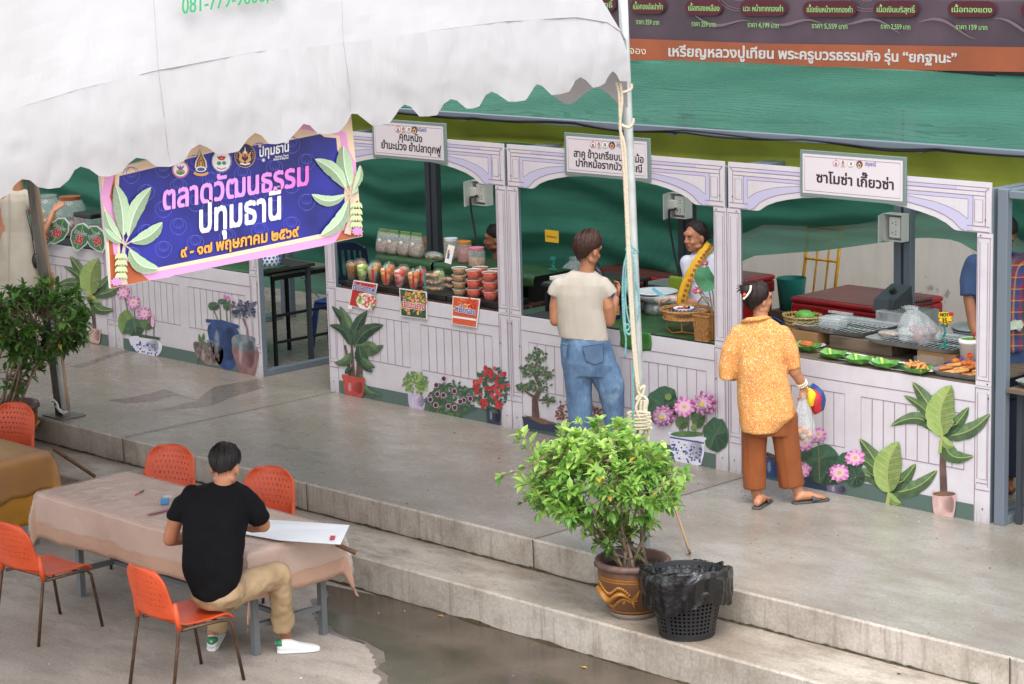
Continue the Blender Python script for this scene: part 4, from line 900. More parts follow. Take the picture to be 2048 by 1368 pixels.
# ------------------------------------------------------------------ hanging market banner
for n_, c_, c2_ in [('bn blue','30329a','23256e'),('bn scroll','5a62c6',None),('bn cream','f0d3b4',None),('bn rust','a8532f','b9683f'),('bn pink','e9a0d2',None),('bn hot pink','e04fa6',None),('bn orchid','e59ae6',None),('bn white','f2f0f0',None),('bn gold','e8a850',None),('bn gold edge','5a2a1a',None),('bn leaf','b3cfa6','c3d9b6'),('bn leaf rib','dfeacf',None),('bn trunk','cdb7a3',None),('bn fruit','c6d3a0',None),('bn bloom','c48fc0',None)]: mat(n_, c_, .38, c2=c2_, sc=3)
M, t, b, tc = nodes('bn letters'); sx = t.nodes.new('ShaderNodeSeparateXYZ'); t.links.new(tc.outputs['Object'], sx.inputs[0])
t.links.new(ramp(t, sx.outputs[1], (0, 'e7a3ee'), (.35, 'e58fdf'), (.75, 'f04fb4'), (1, 'f03f9f')), b.inputs['Base Color']); b.inputs['Roughness'].default_value = .4
BX = 5.7
bpx = lambda x, y: onx(x, y, BX)
HB = T('market_banner', 'purple and pink market banner with banana palms hanging under the white tent edge', 'banner', bpx(460, 420))
P4 = [bpx(200,352-6), bpx(222,577), bpx(725,473), bpx(700,205)]; tl, bl, br, tr = P4
n4 = [p-Vector((.02, 0, 0)) for p in P4]
mat('banner frame', 'd9d4d0', .5)
MB().m('banner frame').add(n4+[p-Vector((.001,0,0)) for p in P4], [(0,3,2,1),(4,5,6,7),(0,1,5,4),(1,2,6,5),(2,3,7,6),(3,0,4,7)]).build('frame', HB)
NX = (1, 0, 0)
f = Flat(bpx, NX, .0005)
f.sh([(201,346),(222,576),(725,472),(700,206)], 'bn cream')
f.sh([(213,345),(214,420),(222,576),(300,560),(262,530),(258,512),(235,505),(228,420),(230,350)], 'bn rust'); f.sh([(645,488),(724,472),(716,400),(690,420),(690,460),(668,462)], 'bn rust')
# pink outer border with rounded steps
BP = [(220,345),(210,395),(226,430),(236,505),(262,512),(282,536),(300,553),(450,520),(640,483),(664,478),(680,452),(712,440),(706,330),(690,300),(686,262),(668,258),(640,263),(560,262),(400,290),(260,325)]
f.path(BP[:6]+[(300,552),(340,545)], 18, 'bn pink'); f.path([(300,552),(450,521),(560,500),(640,484),(664,478),(680,452),(706,446)], 17, 'bn pink'); f.path([(560,255),(600,250),(640,258),(672,262),(686,270),(690,300),(705,330),(704,350)], 14, 'bn pink')
f.build('print', HB)
f = Flat(bpx, NX, .003, .00005)
inner = [(238,352),(236,400),(240,512),(264,516),(274,530),(292,540),(440,510),(640,468),(654,464),(666,446),(690,436),(686,330),(674,300),(672,276),(648,274),(640,268),(560,284),(440,300),(330,330)]
f.sh([(x+(-5 if x < 300 else 4), y+(8 if y > 440 else -6)) for x, y in inner], 'bn cream'); f.sh(inner, 'bn blue'); f.step = .00004
rd = random.Random(5)
for gx in range(7):
    for gy in range(5):
        x = 262+gx*64+(gy % 2)*30; y = 348+gy*40-(x-260)*.19
        if x > 640: continue
        for s in (-1, 1):
            f.path([(x+s*(3+i*1.35)*math.cos(i*.62), y+(3+i*1.35)*math.sin(i*.62)) for i in range(14)], .9, 'bn scroll')
f.build('field', HB)
f = Flat(bpx, NX, .0085, .00004)
f.words('ตลาดวัฒนธรรม', (322,420), (618,368), 37, 'bn letters', .032); f.build('lettering', HB)
f = Flat(bpx, NX, .0085, .00004); f.words('ปทุมธานี', (394,466), (563,436), 45, 'bn white', .032); f.build('lettering', HB); f = Flat(bpx, NX, .0085, .00004); f.words('๙ - ๑๗ พฤษภาคม ๒๕๖๙', (359,515), (595,472), 18, 'bn gold', .03, None, 'bn gold edge', .035); f.build('lettering', HB)
for k, (c_, r_) in enumerate([((359,333),22),((400,325),26),((441,322),24),((488,311),25)]):
    f = Flat(bpx, NX, .0085, .00004); emblem(f, k, c_, r_, -1); f.build('emblem', HB)
f = Flat(bpx, NX, .0085, .00004); f.words('ปทุมธานี', (516,314), (577,302), 15, 'bn white', .03); f.words('Pathum Thani', (548,316), (575,312), 3.6, 'bn white', .02); f.words('Believe & Beyond', (545,321), (575,317), 3.6, 'bn white', .02)
for x, y in ((518,292),(525,320)):
    for a in range(4): f.line((x-4*math.cos(a*.785), y-4*math.sin(a*.785)), (x+4*math.cos(a*.785), y+4*math.sin(a*.785)), .9, 'bn white')
f.build('logo', HB)
for s, bx, by, Ls in ((1, 246, 490, [((228,368),40,.05),((299,374),36,-.08),((321,444),34,.12),((315,537),38,.2),((207,420),26,-.1),((205,455),20,-.1)]), (-1, 700, 388, [((684,292),40,-.05),((627,318),34,.1),((620,388),26,-.2),((638,470),34,-.15),((716,330),18,.1),((712,380),14,0)])):
    f = Flat(bpx, NX, .0125, .00003)
    tx = (232, 575) if s > 0 else (706, 474)
    f.path([(bx, by), (bx+(tx[0]-bx)*.35, by+(tx[1]-by)*.5), (tx[0]+s*14, tx[1]-6)], [5, 11, 14], 'bn trunk')
    for t_, w, bd in Ls: f.leaf((bx+(t_[0]-bx)*.14, by+(t_[1]-by)*.14), t_, w*.8, 'bn leaf', 'bn leaf rib', bd, 12, .52); f.path([(bx,by),(bx+(t_[0]-bx)*.2, by+(t_[1]-by)*.2)], 2.5, 'bn trunk')
    for q in range(4):
        for i in range(5): f.leaf((bx-s*14+i*5*s*.6, by+16+q*13), (bx-s*(20-i*6), by+28+q*13), 5, 'bn fruit', 'bn leaf')
    for i in range(9): a = i*.7; f.leaf((tx[0]+s*(-4), tx[1]-12), (tx[0]+s*(-4)+12*math.cos(a), tx[1]-12+9*math.sin(a)), 6, 'bn bloom')
    f.build('palm_print', HB)
for p in (P4[0], P4[3]): MB().m('galvanised steel').tube([p-Vector((.012,0,.02)), Vector((TX-.07, p.y, 3.36))], .004, 6).build('hanger', HB)
# ================================================================== COUNTERS AND GOODS
mat('granite', '4a2f2a', .25, c2='6e5348', sc=60, det=3, c3='2a1c1a'); mat('wood plank', '6d5d4c', .7, c2='4d4136', sc=4, st=(1,8,8)); mat('dark cloth', '1b1d1c', .9)
mat('banana leaf', '1b3a1c', .4, c2='264c25', sc=18, st=(1,.2,1), bump=.1, bsc=30); mat('fresh leaf', '447f30', .4, c2='5c9a3e', sc=25); mat('leaf stripe', 'b7cf6a', .5)
mat('clear plastic', 'b4bebe', .10, alpha=.12, spec=.8); mat('clear film', 'cfd6d8', .15, alpha=.27, c2='e6eaeb', sc=9, bump=.6, bsc=24, spec=.7); mat('glass', 'dfe8e6', .06, alpha=.22, spec=.8)
mat('plastic white', 'dad8d3', .4); mat('black plastic', '1a1a1b', .35); mat('blue plastic', '27407a', .35); mat('navy plastic', '1f2743', .35); mat('teal plastic', '1f7f76', .4); mat('red cooler', 'a3181f', .38, c2='8c141a', sc=3); mat('cooler lid', '6d3a36', .55, c2='583330', sc=3)
mat('stainless', 'b9bcbd', .34, .55, c2='9fa2a4', sc=8); mat('tray dark', '343a37', .5, .3); mat('rack wire', 'c9cccc', .3, .3); mat('wicker', 'a8763f', .6, c2='7d5329', sc=50); mat('wicker pale', 'b99a63', .6, c2='8f7443', sc=50); mat('bowl china', 'cfd3da', .3); mat('china blue', '2b4a8f', .35)
mat('yellow card', 'e3b21c', .5); mat('paper', 'e4e1da', .6); mat('cardboard', '8d6a45', .8); mat('rope cream', 'cfc3ae', .85, c2='b3a68f', sc=70, st=(1,1,3)); mat('rope teal', '7ba6a8', .7, c2='578a8c', sc=90); mat('rope brown', 'a08263', .9)
def counter(o, x0, x1, y1, mt, lab, z=.985):
    root = T('counter', lab, 'counter', ((x0+x1)/2, y1/2, 0), 'counters inside the stalls')
    MB().m(mt).box(x0, .004, z-.03, x1, y1, z).build('tabletop', root, bevel=.004)
    for x in (x0+.03, x1-.07):
        for y in (.1, y1-.08): MB().m('dark steel').box(x, y, 0, x+.04, y+.04, z-.031).build('leg', root)
    return root
counter(0, .14, W-.14, .95, 'granite', 'granite topped counter under the snack cups'); counter(W, W+.14, 2*W-.14, 1.0, 'dark cloth', 'dark counter in front of the vendor with yellow scarf'); counter(2*W, 2*W+.14, 3*W-.14, 1.35, 'wood plank', 'worn wooden counter carrying the fried snack trays')
counter(-W*.413-W, -W*1.413+.14, -W*.413-.14, .8, 'dark cloth', 'dark counter under the blue banner'); counter(-W*.413-2*W, -W*2.413+.14, -W*1.413-.14, .8, 'dark cloth', 'dark counter under the drink jars')
counter(3*W+.01, 7.275, 4*W-.2, .9, 'wood plank', 'wooden counter with a tray at the right edge')
# ---- stall with snack cups
SG = 'snack containers'
RZ = 1.035
def slabthing(name, lab, cat, x0, y0, z0, x1, y1, z1, mt, group=None, bevel=.004):
    return MB().m(mt).box(x0, y0, z0, x1, y1, z1).build(name, label=lab, cat=cat, group=group, bevel=bevel, loc=((x0+x1)/2, (y0+y1)/2, z0))
slabthing('display_tray', 'black display tray under the left snack cups', 'tray', .16, .06, .99, .98, .42, RZ, 'black plastic', 'black display trays'); slabthing('display_tray', 'black display tray under the clamshell boxes', 'tray', 1.0, .06, .99, 1.52, .42, RZ, 'black plastic', 'black display trays'); slabthing('display_tray', 'black display tray under the orange tubs', 'tray', 1.54, .06, .99, 2.2, .42, RZ, 'black plastic', 'black display trays')
def cloth(x0, x1, y0, y1, z, drop, mt, lab, cat='leaf cover', n=24, seed=0, front=True):
    def fn(u, v):
        x = x0+(x1-x0)*u
        if v < .4: k = v/.4; q = drop*(1-k)*(1+.35*noise.noise(Vector((x*5, seed, 0)))); return Vector((x, y0-.012-.02*noise.noise(Vector((x*7, 3, seed)))*(1-k), z-q))
        return Vector((x, y0+(y1-y0)*(v-.4)/.6, z+.006*noise.noise(Vector((x*6, v*8, seed)))+.004))
    return MB().m(mt).grid(fn, n, 10).build('leaf_cover', label=lab, cat=cat, smooth=True, solid=.002, loc=((x0+x1)/2, y0, z))
for i, (a, b, l) in enumerate([(.16,.9,'snack bags'),(.95,1.55,'menu stand'),(1.6,2.2,'pink lidded jar')]):
    root = T('riser', 'raised black stand with slots under the '+l, 'stand', ((a+b)/2, .7, .985), 'black raised stands')
    MB().m('black plastic').box(a, .48, 1.19, b, .94, 1.21).build('top', root, bevel=.003)
    for x in (a+.02, (a+b)/2-.04, b-.1): MB().m('black plastic').box(x, .5, .986, x+.08, .92, 1.189).build('support', root)
    cloth(a-.01, b+.01, .47, .95, 1.213, .09, 'banana leaf', 'banana leaf cover under the '+l, seed=i)
for n_, c_, c2_ in [('fill brown','a06a30','744818'),('fill green','86a62c','d3d89a'),('fill mixed','c98f3a','7d9aa8'),('fill orange','d96f18','e6bf8c'),('fill red','c0322f','e0b0a4'),('fill tan','b98a55','8f6236'),('fill coral','d64a20','b8380f'),('fill nut','7a4a2c','b5834e'),('fill chilli','a83228','7d2018')]: mat(n_, c_, .6, c2=c2_, sc=16 if n_ in ('fill green','fill mixed','fill orange','fill red') else 45, st=(1,1,2) if n_ != 'fill coral' else (1,1,1), lo=.45, hi=.55, bump=.3, bsc=60)
mat('sticker red', 'b8242c', .5); mat('strap green', '4f7a66', .5)
def cup(px, py, y, fill, lab, strap=None, h=.130, rt=.055, rb=.038):
    c = ony(px, py, y); c.z = RZ; root = T('snack_cup', lab, 'snack cup', c, 'dome lidded snack cups')
    MB().m('clear plastic').lathe([(rb, .001), (rt, h), (rt+.003, h+.002)], c, 16).build('cup', root, smooth=True)
    MB().m(fill).lathe([(0, .003), (rb-.003, .003), (rt-.004, h-.005), (rt-.012, h+.018), (0, h+.030)], c, 14).build('filling', root, smooth=True)
    MB().m('clear plastic').lathe([(rt+.004, h), (rt+.003, h+.008), (rt-.004, h+.028), (rt-.018, h+.045), (0, h+.052)], c, 16).build('lid', root, smooth=True)
    if strap:
        a = Vector((.7, -.7, 0)); P = [c+a*(rb+.003+(rt-rb)*k/4)+Vector((0, 0, .01+k/4*(h-.012))) for k in range(5)]; b = Vector((.7, .7, 0))
        mb = MB().m('sticker red'); V = [p+b*s*.009 for p in P for s in (-1, 1)]; mb.add(V, [(2*i, 2*i+1, 2*i+3, 2*i+2) for i in range(4)]); mb.build('label', root)
        mb = MB().m('strap green'); P = [c+a*((rt+.005)*math.cos(t))+Vector((0, 0, h+.012+.044*math.sin(t))) for t in (0, .4, .8, 1.2, 1.57)]; V = [p+b*s*.009 for p in P for s in (-1, 1)]; mb.add(V, [(2*i, 2*i+1, 2*i+3, 2*i+2) for i in range(4)]); mb.build('strap', root)
CUPS = [(704,557,.15,'fill brown','snack cup of brown crisps at the left end of the row',0),(726,562,.15,'fill green','snack cup of pale green crisps second from the left',0),(747,567,.15,'fill mixed','snack cup with red label and yellow blue sticks behind the first food card',1),(773,570,.15,'fill orange','snack cup of orange sticks with red label in the middle of the row',1),(800,575,.15,'fill red','snack cup of pink and red crisps with no label',0),(828,580,.15,'fill orange','snack cup of white and orange sticks with red label beside clamshells',1),
      (722,547,.28,'fill brown','brown snack cup in the back row behind the green one',0),(752,551,.28,'fill tan','tan snack cup in the back row second from left',0),(779,553,.28,'fill orange','orange snack cup in the back row with green strap',1),(808,558,.28,'fill tan','tan snack cup in the back row behind the pink one',0),(842,566,.28,'fill red','red snack cup in the back row beside the clamshells',1),(878,566,.30,'fill green','green snack cup in the back row behind the clamshells',0)]
for a in CUPS: cup(*a[:5], a[5])
def clam(px, py, y, k, lab):
    c = ony(px, py, y); z = RZ+.058*k; root = T('clamshell_box', lab, 'food box', (c.x, y, z), 'stacked clamshell boxes'); x = c.x
    rs = lambda zs: [((x, y, z+a), (w, 0, 0), (0, d, 0)) for a, w, d in zs]
    MB().m('clear plastic').rings(rs([(.001,.082,.055),(.034,.1,.066),(.036,.103,.069)]), 20, (1, 0), pw=.45).build('tub', root, smooth=False)
    mb = MB().m('fill tan'); rd = random.Random(k+px)
    for i in range(7): mb.ell((x-.06+.02*i, y+rd.uniform(-.02,.02), z+.024+rd.uniform(0,.008)), (.022,.03,.018), 8, 5)
    mb.build('pastries', root, smooth=True)
    MB().m('clear plastic').rings(rs([(.037,.103,.069),(.040,.1,.066),(.056,.09,.058)]), 20, (0, 1), pw=.45).build('lid', root)
    MB().m('strap green').box(x-.045, y-.071, z+.002, x-.02, y-.0695, z+.055).build('strap', root)
for k, w_ in enumerate(('bottom', 'middle', 'top')): clam(868, 585, .15, k, w_+' clamshell box of pastries in the front stack of three')
for k, w_ in enumerate(('lower', 'upper')): clam(893, 580, .32, k, w_+' clamshell box half hidden behind the front stack')
def tub(px, py, y, k, fill, lab, h, rt, grp):
    c = ony(px, py, y); z = RZ+(h+.004)*k; root = T('plastic_tub', lab, 'food tub', (c.x, y, z), grp); c = Vector((c.x, y, z))
    MB().m('clear plastic').lathe([(rt*.76, .001), (rt, h)], c, 18).build('cup', root, smooth=True)
    MB().m(fill).lathe([(0, .003), (rt*.72, .003), (rt*.93, h*.86), (0, h*.93)], c, 16).build('filling', root, smooth=True)
    MB().m('plastic white').lathe([(rt*1.0, h-.004), (rt*1.07, h-.002), (rt*1.07, h+.003)], c, 18).build('rim', root, smooth=True)
    MB().m('clear plastic').lathe([(rt*1.06, h+.003), (0, h+.0035)], c, 18).build('lid', root)
lv = ['bottom', 'second', 'third', 'top']
for k in range(4): tub(920, 592, .15, k, 'fill tan', lv[k]+' clear tub of biscuits in the stack of four', .058, .064, 'tubs of biscuits')
l3 = ['bottom', 'middle', 'top']
for (px, py, y, w_) in ((948,598,.15,'left front stack'),(981,600,.15,'right front stack beside the pillar'),(962,593,.28,'stack behind the left front one'),(992,595,.28,'stack tucked behind the pillar')):
    for k in range(3): tub(px, py, y, k, 'fill coral', l3[k]+' tub of orange crispy noodles, '+w_, .078, .065, 'tubs of crispy noodles')
mat('snack tan', '8f6d45', .7, c2='5f452a', sc=70, st=(1,1,.5), bump=.5, bsc=70)
def bag(px, py, y, lab, w=.075, h=.20):
    c = ony(px, py, y); c.z = 1.218; root = T('snack_bag', lab, 'snack bag', c, 'clear snack bags with green headers'); rd = random.Random(px)
    rs = [(c+Vector((rd.uniform(-.005,.005), 0, z)), (a, 0, 0), (0, d, 0)) for z, a, d in ((.001,w*.8,.045),(.03,w,.06),(.09,w*.98,.055),(.12,w*.9,.03))]
    MB().m('snack tan').rings(rs, 16, pw=.7).build('filling', root, smooth=True)
    rs = [(c+Vector((0, 0, z)), (a, 0, 0), (0, d, 0)) for z, a, d in ((.0,w*.82,.047),(.03,w*1.03,.063),(.09,w*1.02,.058),(.15,w*1.0,.03),(h,w*.95,.006))]
    MB().m('clear film').rings(rs, 18, pw=.7).build('bag', root, smooth=True)
    MB().m('pr moss').box(c.x-w*.7, c.y-.008, c.z+h-.04, c.x+w*.9, c.y+.008, c.z+h+.025).build('header', root, bevel=.003)
    MB().m('paper').ell((c.x, c.y-.05, c.z+.125), (.022, .004, .018), 10, 6).build('sticker', root)
for i, (px, py, l) in enumerate([(768,505,'leftmost clear bag of brown noodles on the green stand'),(788,508,'second clear bag of brown noodles from the left'),(811,510,'third clear bag of brown noodles from the left'),(834,513,'clear bag of noodles with leafy contents, nearest the jars')]): bag(px, py, .6, l)
def jar(px, py, y, z, r, h, fill, fh, lid, lab, mtl='glass', name='jar'):
    c = ony(px, py, y); c.z = z; root = T(name, lab, 'jar', c, 'lidded glass jars')
    MB().m(mtl).lathe([(0,.0),(r*.95,.0),(r,.012),(r,h*.78),(r*.86,h*.86),(r*.8,h*.9)], c, 24).build('jar', root, smooth=True)
    MB().m(fill).lathe([(0,.004),(r*.93,.004),(r*.95,.016),(r*.95,fh*.92),(r*.8,fh),(0,fh)], c, 20).build('filling', root, smooth=True)
    MB().m(lid).lathe([(r*.88,h*.88),(r*.9,h),(r*.85,h*1.01),(0,h*1.01)], c, 24).build('lid', root, smooth=False)
mat('lid orange', 'b9742a', .45); mat('lid pink', 'c9748a', .45); mat('lid white', 'c9cfd6', .4)
jar(903, 520, .72, 1.218, .068, .19, 'fill nut', .07, 'lid white', 'glass jar with white lid behind the menu card'); jar(930, 522, .66, 1.218, .07, .19, 'fill chilli', .14, 'lid orange', 'jar of dark red snack with orange lid'); jar(954, 527, .56, 1.218, .075, .17, 'fill nut', .08, 'lid pink', 'wide jar of nuts with pink lid, nearest the pillar')
c = ony(900, 522, .52); c.z = 1.218; root = T('menu_stand', 'small white picture card standing in front of the jars', 'menu card', c)
MB().m('paper').obox(c+Vector((0, 0, .085)), (.085, .006, .165), Matrix.Rotation(R(-14), 3, 'X')@Matrix.Rotation(R(6), 3, 'Y')).build('card', root)
mb = MB().m('emb blue'); mb.obox(c+Vector((-.012, -.006, .07)), (.03, .003, .05), Matrix.Rotation(R(-14), 3, 'X')); mb.m('fill tan').obox(c+Vector((-.012, -.002, .11)), (.02, .003, .03), Matrix.Rotation(R(-14), 3, 'X')); mb.build('picture', root)
mb = MB().m('fill nut'); cc = ony(868, 512, .66); cc.z = 1.235; rd = random.Random(9)
for i in range(40): mb.ell(cc+Vector((rd.uniform(-.09,.09), rd.uniform(-.04,.04), rd.uniform(-.012,.02))), (.014,.011,.01), 6, 4)
mb.m('clear film').ell(cc, (.11,.06,.045), 14, 8); mb.build('snack_bag', label='low clear bag of nuts lying between the noodle bags and jars', cat='snack bag', smooth=True, loc=cc)
# food cards on the front
FCX = lambda x, y: ony(x, y, -.03)
def card(quad, bgm, lab, draw, txt, tm, outm):
    root = T('food_card', lab, 'food card', FCX(sum(p[0] for p in quad)/4, sum(p[1] for p in quad)/4), 'food photo cards taped to the front')
    f = Flat(FCX, (0, -1, 0), -.004); f.sh(quad, 'paper'); b = f.build('card', root, solid=.003)
    f = Flat(FCX, (0, -1, 0), .0005, .00002); cx = sum(p[0] for p in quad)/4; cy = sum(p[1] for p in quad)/4
    f.sh([(cx+(x-cx)*.93, cy+(y-cy)*.93) for x, y in quad], bgm); draw(f); f.build('picture', root)
    f = Flat(FCX, (0, -1, 0), .006); f.words(txt[0], txt[1], txt[2], txt[3], tm, .035, None, outm, .05); f.build('lettering', root)
mat('card red', 'b5232b', .4); mat('card orange', 'd9603c', .4, c2='c44a2c', sc=60); mat('card white', 'e6e4e4', .4); mat('letter blue', '2b3f8f', .5); mat('letter red', 'b8202a', .5)
def d1(f):
    f.disc((732,602),19,17,'card white'); speck(f, blob(734,601,15,12), 60, 4, ['fill orange','fill coral','fill red','card orange'], 3); speck(f, blob(719,596,5,8), 16, 4, ['fresh leaf','leaf stripe'], 4); speck(f, blob(740,613,5,2), 8, 3, ['fresh leaf','fill orange'], 5); f.sh([(697,610),(705,612),(704,619),(696,617)], 'paper')
def d2(f): speck(f, blob(826,604,22,22), 230, 4, ['fill orange','pr moss','fresh leaf','fill red','pr yellow','fill tan','pr leaf dark'], 6, 2)
def d3(f): speck(f, blob(931,612,20,12), 90, 3, ['fill coral','card red','fill orange'], 7, 3); f.sh([(906,631),(953,638),(953,642),(906,635)],'card white'); f.disc((931,613),5,6,'fill orange')
card([(707,560),(755,568),(743,622),(697,611)], 'card red', 'tilted red food card with a white plate of salad, leftmost on the front', d1, ('ยำปลาดุกฟู',(707,578),(751,586),9), 'letter blue', 'card white')
card([(798,576),(853,584),(854,639),(801,632)], 'pr leaf dark', 'square food card of dark stir fry with red lettering in the middle', d2, ('ยำมะม่วง',(804,614),(851,620),11), 'letter red', 'card white')
card([(905,592),(960,598),(953,656),(903,648)], 'card orange', 'orange food card of crispy noodles beside the pillar', d3, ('หมี่กรอบ',(911,622),(953,630),9), 'letter blue', 'card white')
# ---- stall of the vendor with yellow scarf
cloth(W+.9, 2*W-.16, .03, .85, .99, .0, 'banana leaf', 'wide banana leaf cover on the counter of the yellow scarf vendor', seed=4)
def leafsheet(pts, lab, mt='banana leaf'):
    P = [onz(x, y, z) for x, y, z in pts]; c = sum(P, Vector())/len(P)
    return MB().m(mt).poly(P).build('banana_leaf', label=lab, cat='leaf', solid=.003, loc=c)
P = [ony(x, y, -.02) for x, y in ((1225,635),(1262,640),(1262,660),(1225,658))]
c = onz(1260, 600, 1.0)
cb_ = T('side_table', 'black side table with clutter left of the cream shirt shopper', 'table', onz(1090, 600, 0))
tp = [(2.56,.25),(3.05,.25),(3.05,1.0),(2.56,1.0)]
MB().m('dark cloth').box(2.54, .22, 1.20, 3.08, 1.0, 1.23).build('tabletop', cb_, bevel=.004)
for x in (2.56, 3.03):
    for y in (.24, .95): MB().m('black metal').box(x, y, .99, x+.03, y+.03, 1.199).build('leg', cb_)
MB().m('black plastic').box(2.6, .35, 1.0, 3.0, .98, 1.16).build('cabinet', cb_, bevel=.01)
cloth(2.55, 3.0, .24, .7, 1.232, .02, 'banana leaf', 'banana leaf lying on the black side table', seed=8, n=12)
slabthing('foam_box', 'flat white foam box on the black side table', 'box', 2.56, .3, 1.242, 2.78, .5, 1.275, 'plastic white')
mb = MB(); mb.m('black plastic'); q = Vector((2.72, .62, 1.24)); mb.tube([q, q+Vector((.03,0,.06)), q+Vector((.08,-.02,.1)), q+Vector((.2,-.05,.03))], [.03,.05,.05,.02], 10); mb.build('black_bag', label='crumpled black bag behind the foam box', cat='bag', smooth=True, loc=q)
# clip stand with yellow card
def clipstand(c, h, lab, mtc, draw=None, cardw=.1, cardh=.085):
    root = T('price_tag', lab, 'price tag', c, None); c = Vector(c)
    mb = MB().m('teal plastic'); mb.box(c.x-.035, c.y-.02, c.z+.001, c.x+.035, c.y+.02, c.z+.01); mb.tube([c+Vector((0,0,.01)), c+Vector((.012,0,h*.25)), c+Vector((-.008,0,h*.5)), c+Vector((.012,0,h*.75)), c+Vector((0,0,h))], .008, 7); mb.box(c.x-.025, c.y-.012, c.z+h, c.x+.025, c.y+.012, c.z+h+.028); mb.build('clip', root)
    return root
c = ony(1106, 520, .75); cs_ = clipstand((c.x, .75, 1.235), .085, 'yellow handwritten card on a teal clip behind the side table', None)
f = Flat(lambda x, y: ony(x, y, .735), (0, -1, 0), 0); f.sh([(1090,459),(1117,462),(1117,486),(1091,483)], 'yellow card'); f.build('card', cs_, solid=.003)
f = Flat(lambda x, y: ony(x, y, .735), (0, -1, 0), .003); f.words('ปลากรอบหมู', (1093,474), (1114,477), 3.6, 'ink', .02); f.build('lettering', cs_)
def plastic_bag(c, r, h, lab, fill=None, seed=1, name='plastic_bag', lean=(0, 0)):
    c = Vector(c); root = T(name, lab, 'plastic bag', c)
    def fn(u, v):
        a = 2*math.pi*u; k = [(.75, 0), (1.0, .12), (1.02, .35), (.8, .6), (.45, .82), (.28, .92), (.4, 1.0)]; q = v*(len(k)-1); i = min(int(q), len(k)-2); f_ = q-i
        rr = (k[i][0]*(1-f_)+k[i+1][0]*f_)*r; z = (k[i][1]*(1-f_)+k[i+1][1]*f_)*h
        nz = noise.noise(Vector((math.cos(a)*2.2, math.sin(a)*2.2, v*4+seed)))+.5*noise.noise(Vector((math.cos(a)*6, math.sin(a)*6, v*5+seed)))
        rr *= 1+.28*nz; return c+Vector((rr*math.cos(a)+lean[0]*v, rr*math.sin(a)+lean[1]*v, z+.03*r*nz))
    MB().m('clear film').grid(fn, 40, 18).build('film', root, smooth=True)
    if fill:
        mb = MB().m(fill); rd = random.Random(seed)
        for i in range(9): mb.ell(c+Vector((rd.uniform(-.5,.5)*r, rd.uniform(-.5,.5)*r, .03+rd.uniform(0,.25)*h)), (.3*r, .26*r, .22*r), 8, 6)
        mb.build('contents', root, smooth=True)
    return root
c = onz(1140, 560, 1.0); plastic_bag(onz(1150, 575, 1.0), .13, .27, 'large cloudy plastic bag left of the shopper head', None, 3)
def bottle(c, r, h, body, lab, lid='plastic white'):
    c = Vector(c); root = T('sauce_bottle', lab, 'bottle', c, 'sauce bottles')
    MB().m(body).lathe([(0,0),(r,.002),(r,h*.55),(r*.85,h*.66),(r*.36,h*.78),(r*.34,h*.92),(0,h*.92)], c, 16).build('bottle', root, smooth=True)
    MB().m(lid).lathe([(r*.42,h*.91),(r*.42,h),(0,h)], c, 12).build('cap', root)
    MB().m('fill tan').lathe([(r*1.02,h*.15),(r*1.02,h*.42)], c, 16).build('label', root)
mat('sauce dark', '1d1512', .15); mat('sauce blue', '2e3f78', .2)
bottle(Vector((ony(1215, 590, .33).x, .33, .99)), .034, .27, 'sauce dark', 'dark sauce bottle with white cap right of the shopper head'); bottle(Vector((ony(1230, 590, .30).x, .30, .99)), .036, .29, 'sauce blue', 'blue sauce bottle with white cap beside the dark one')
# weighing bowl
c = onz(1312, 625, 1.0); root = T('kitchen_scale', 'silver kitchen scale carrying a wide grey bowl', 'scale', c)
MB().m('stainless').lathe([(0,.001),(.10,.001),(.085,.06),(.075,.085),(0,.085)], c, 20).build('body', root, smooth=True)
MB().m('bowl china').lathe([(.07,.088),(.13,.115),(.165,.145),(.17,.16),(.155,.15),(.08,.115),(0,.105)], c, 28).build('bowl', root, smooth=True)
MB().m('bowl china').lathe([(.17,.168),(.19,.182),(.18,.186),(.14,.176),(0,.172)], c, 28).build('plate', root, smooth=True)
# leafy food boxes in front of the scale
rd = random.Random(21)
GB = [(1300,606),(1322,612),(1345,612),(1268,605),(1285,618),(1308,628),(1332,630),(1262,622)]
gl = ['behind the teal rope','under the scale bowl','left of the wicker tray','beside the shopper hand','nearest the tent pole','in the middle of the leaf cover','touching the wicker tray','at the front edge below the rope']
for i, (x, y) in enumerate(GB):
    c = onz(x, y, 1.0); root = T('leafy_box', 'small clear box of green leaf parcels '+gl[i], 'food box', c, 'clear boxes of green parcels')
    MB().m('clear plastic').rings([(c+Vector((0,0,.001)),(.05,0,0),(0,.04,0)),(c+Vector((0,0,.035)),(.06,0,0),(0,.048,0)),(c+Vector((0,0,.05)),(.05,0,0),(0,.04,0))], 14, pw=.5).build('tub', root)
    mb = MB(); 
    for k in range(6): mb.m(rd.choice(['fresh leaf','banana leaf'])).ell(c+Vector((rd.uniform(-.032,.032), rd.uniform(-.025,.025), .018+rd.uniform(0,.012))), (.018,.015,.012), 7, 5)
    mb.build('parcels', root, smooth=True)
mat('drop leaf', '2a5a20', .45, c2='346a28', sc=9)
def leafdrop():
    def fn(u, v): p0 = ony(1238+u*62, 602+u*8, -.022); z0 = 1.0; return Vector((p0.x+.01*math.sin(v*3), -.022-.006*math.sin(u*6)*v, z0-.0-v*(.13+.03*math.sin(u*3))))
    return fn
MB().m('drop leaf').grid(leafdrop(), 10, 8).build('banana_leaf', label='bright green banana leaf hanging over the counter edge beside the tent pole', cat='leaf', smooth=True, solid=.002, loc=ony(1265,640,-.02))
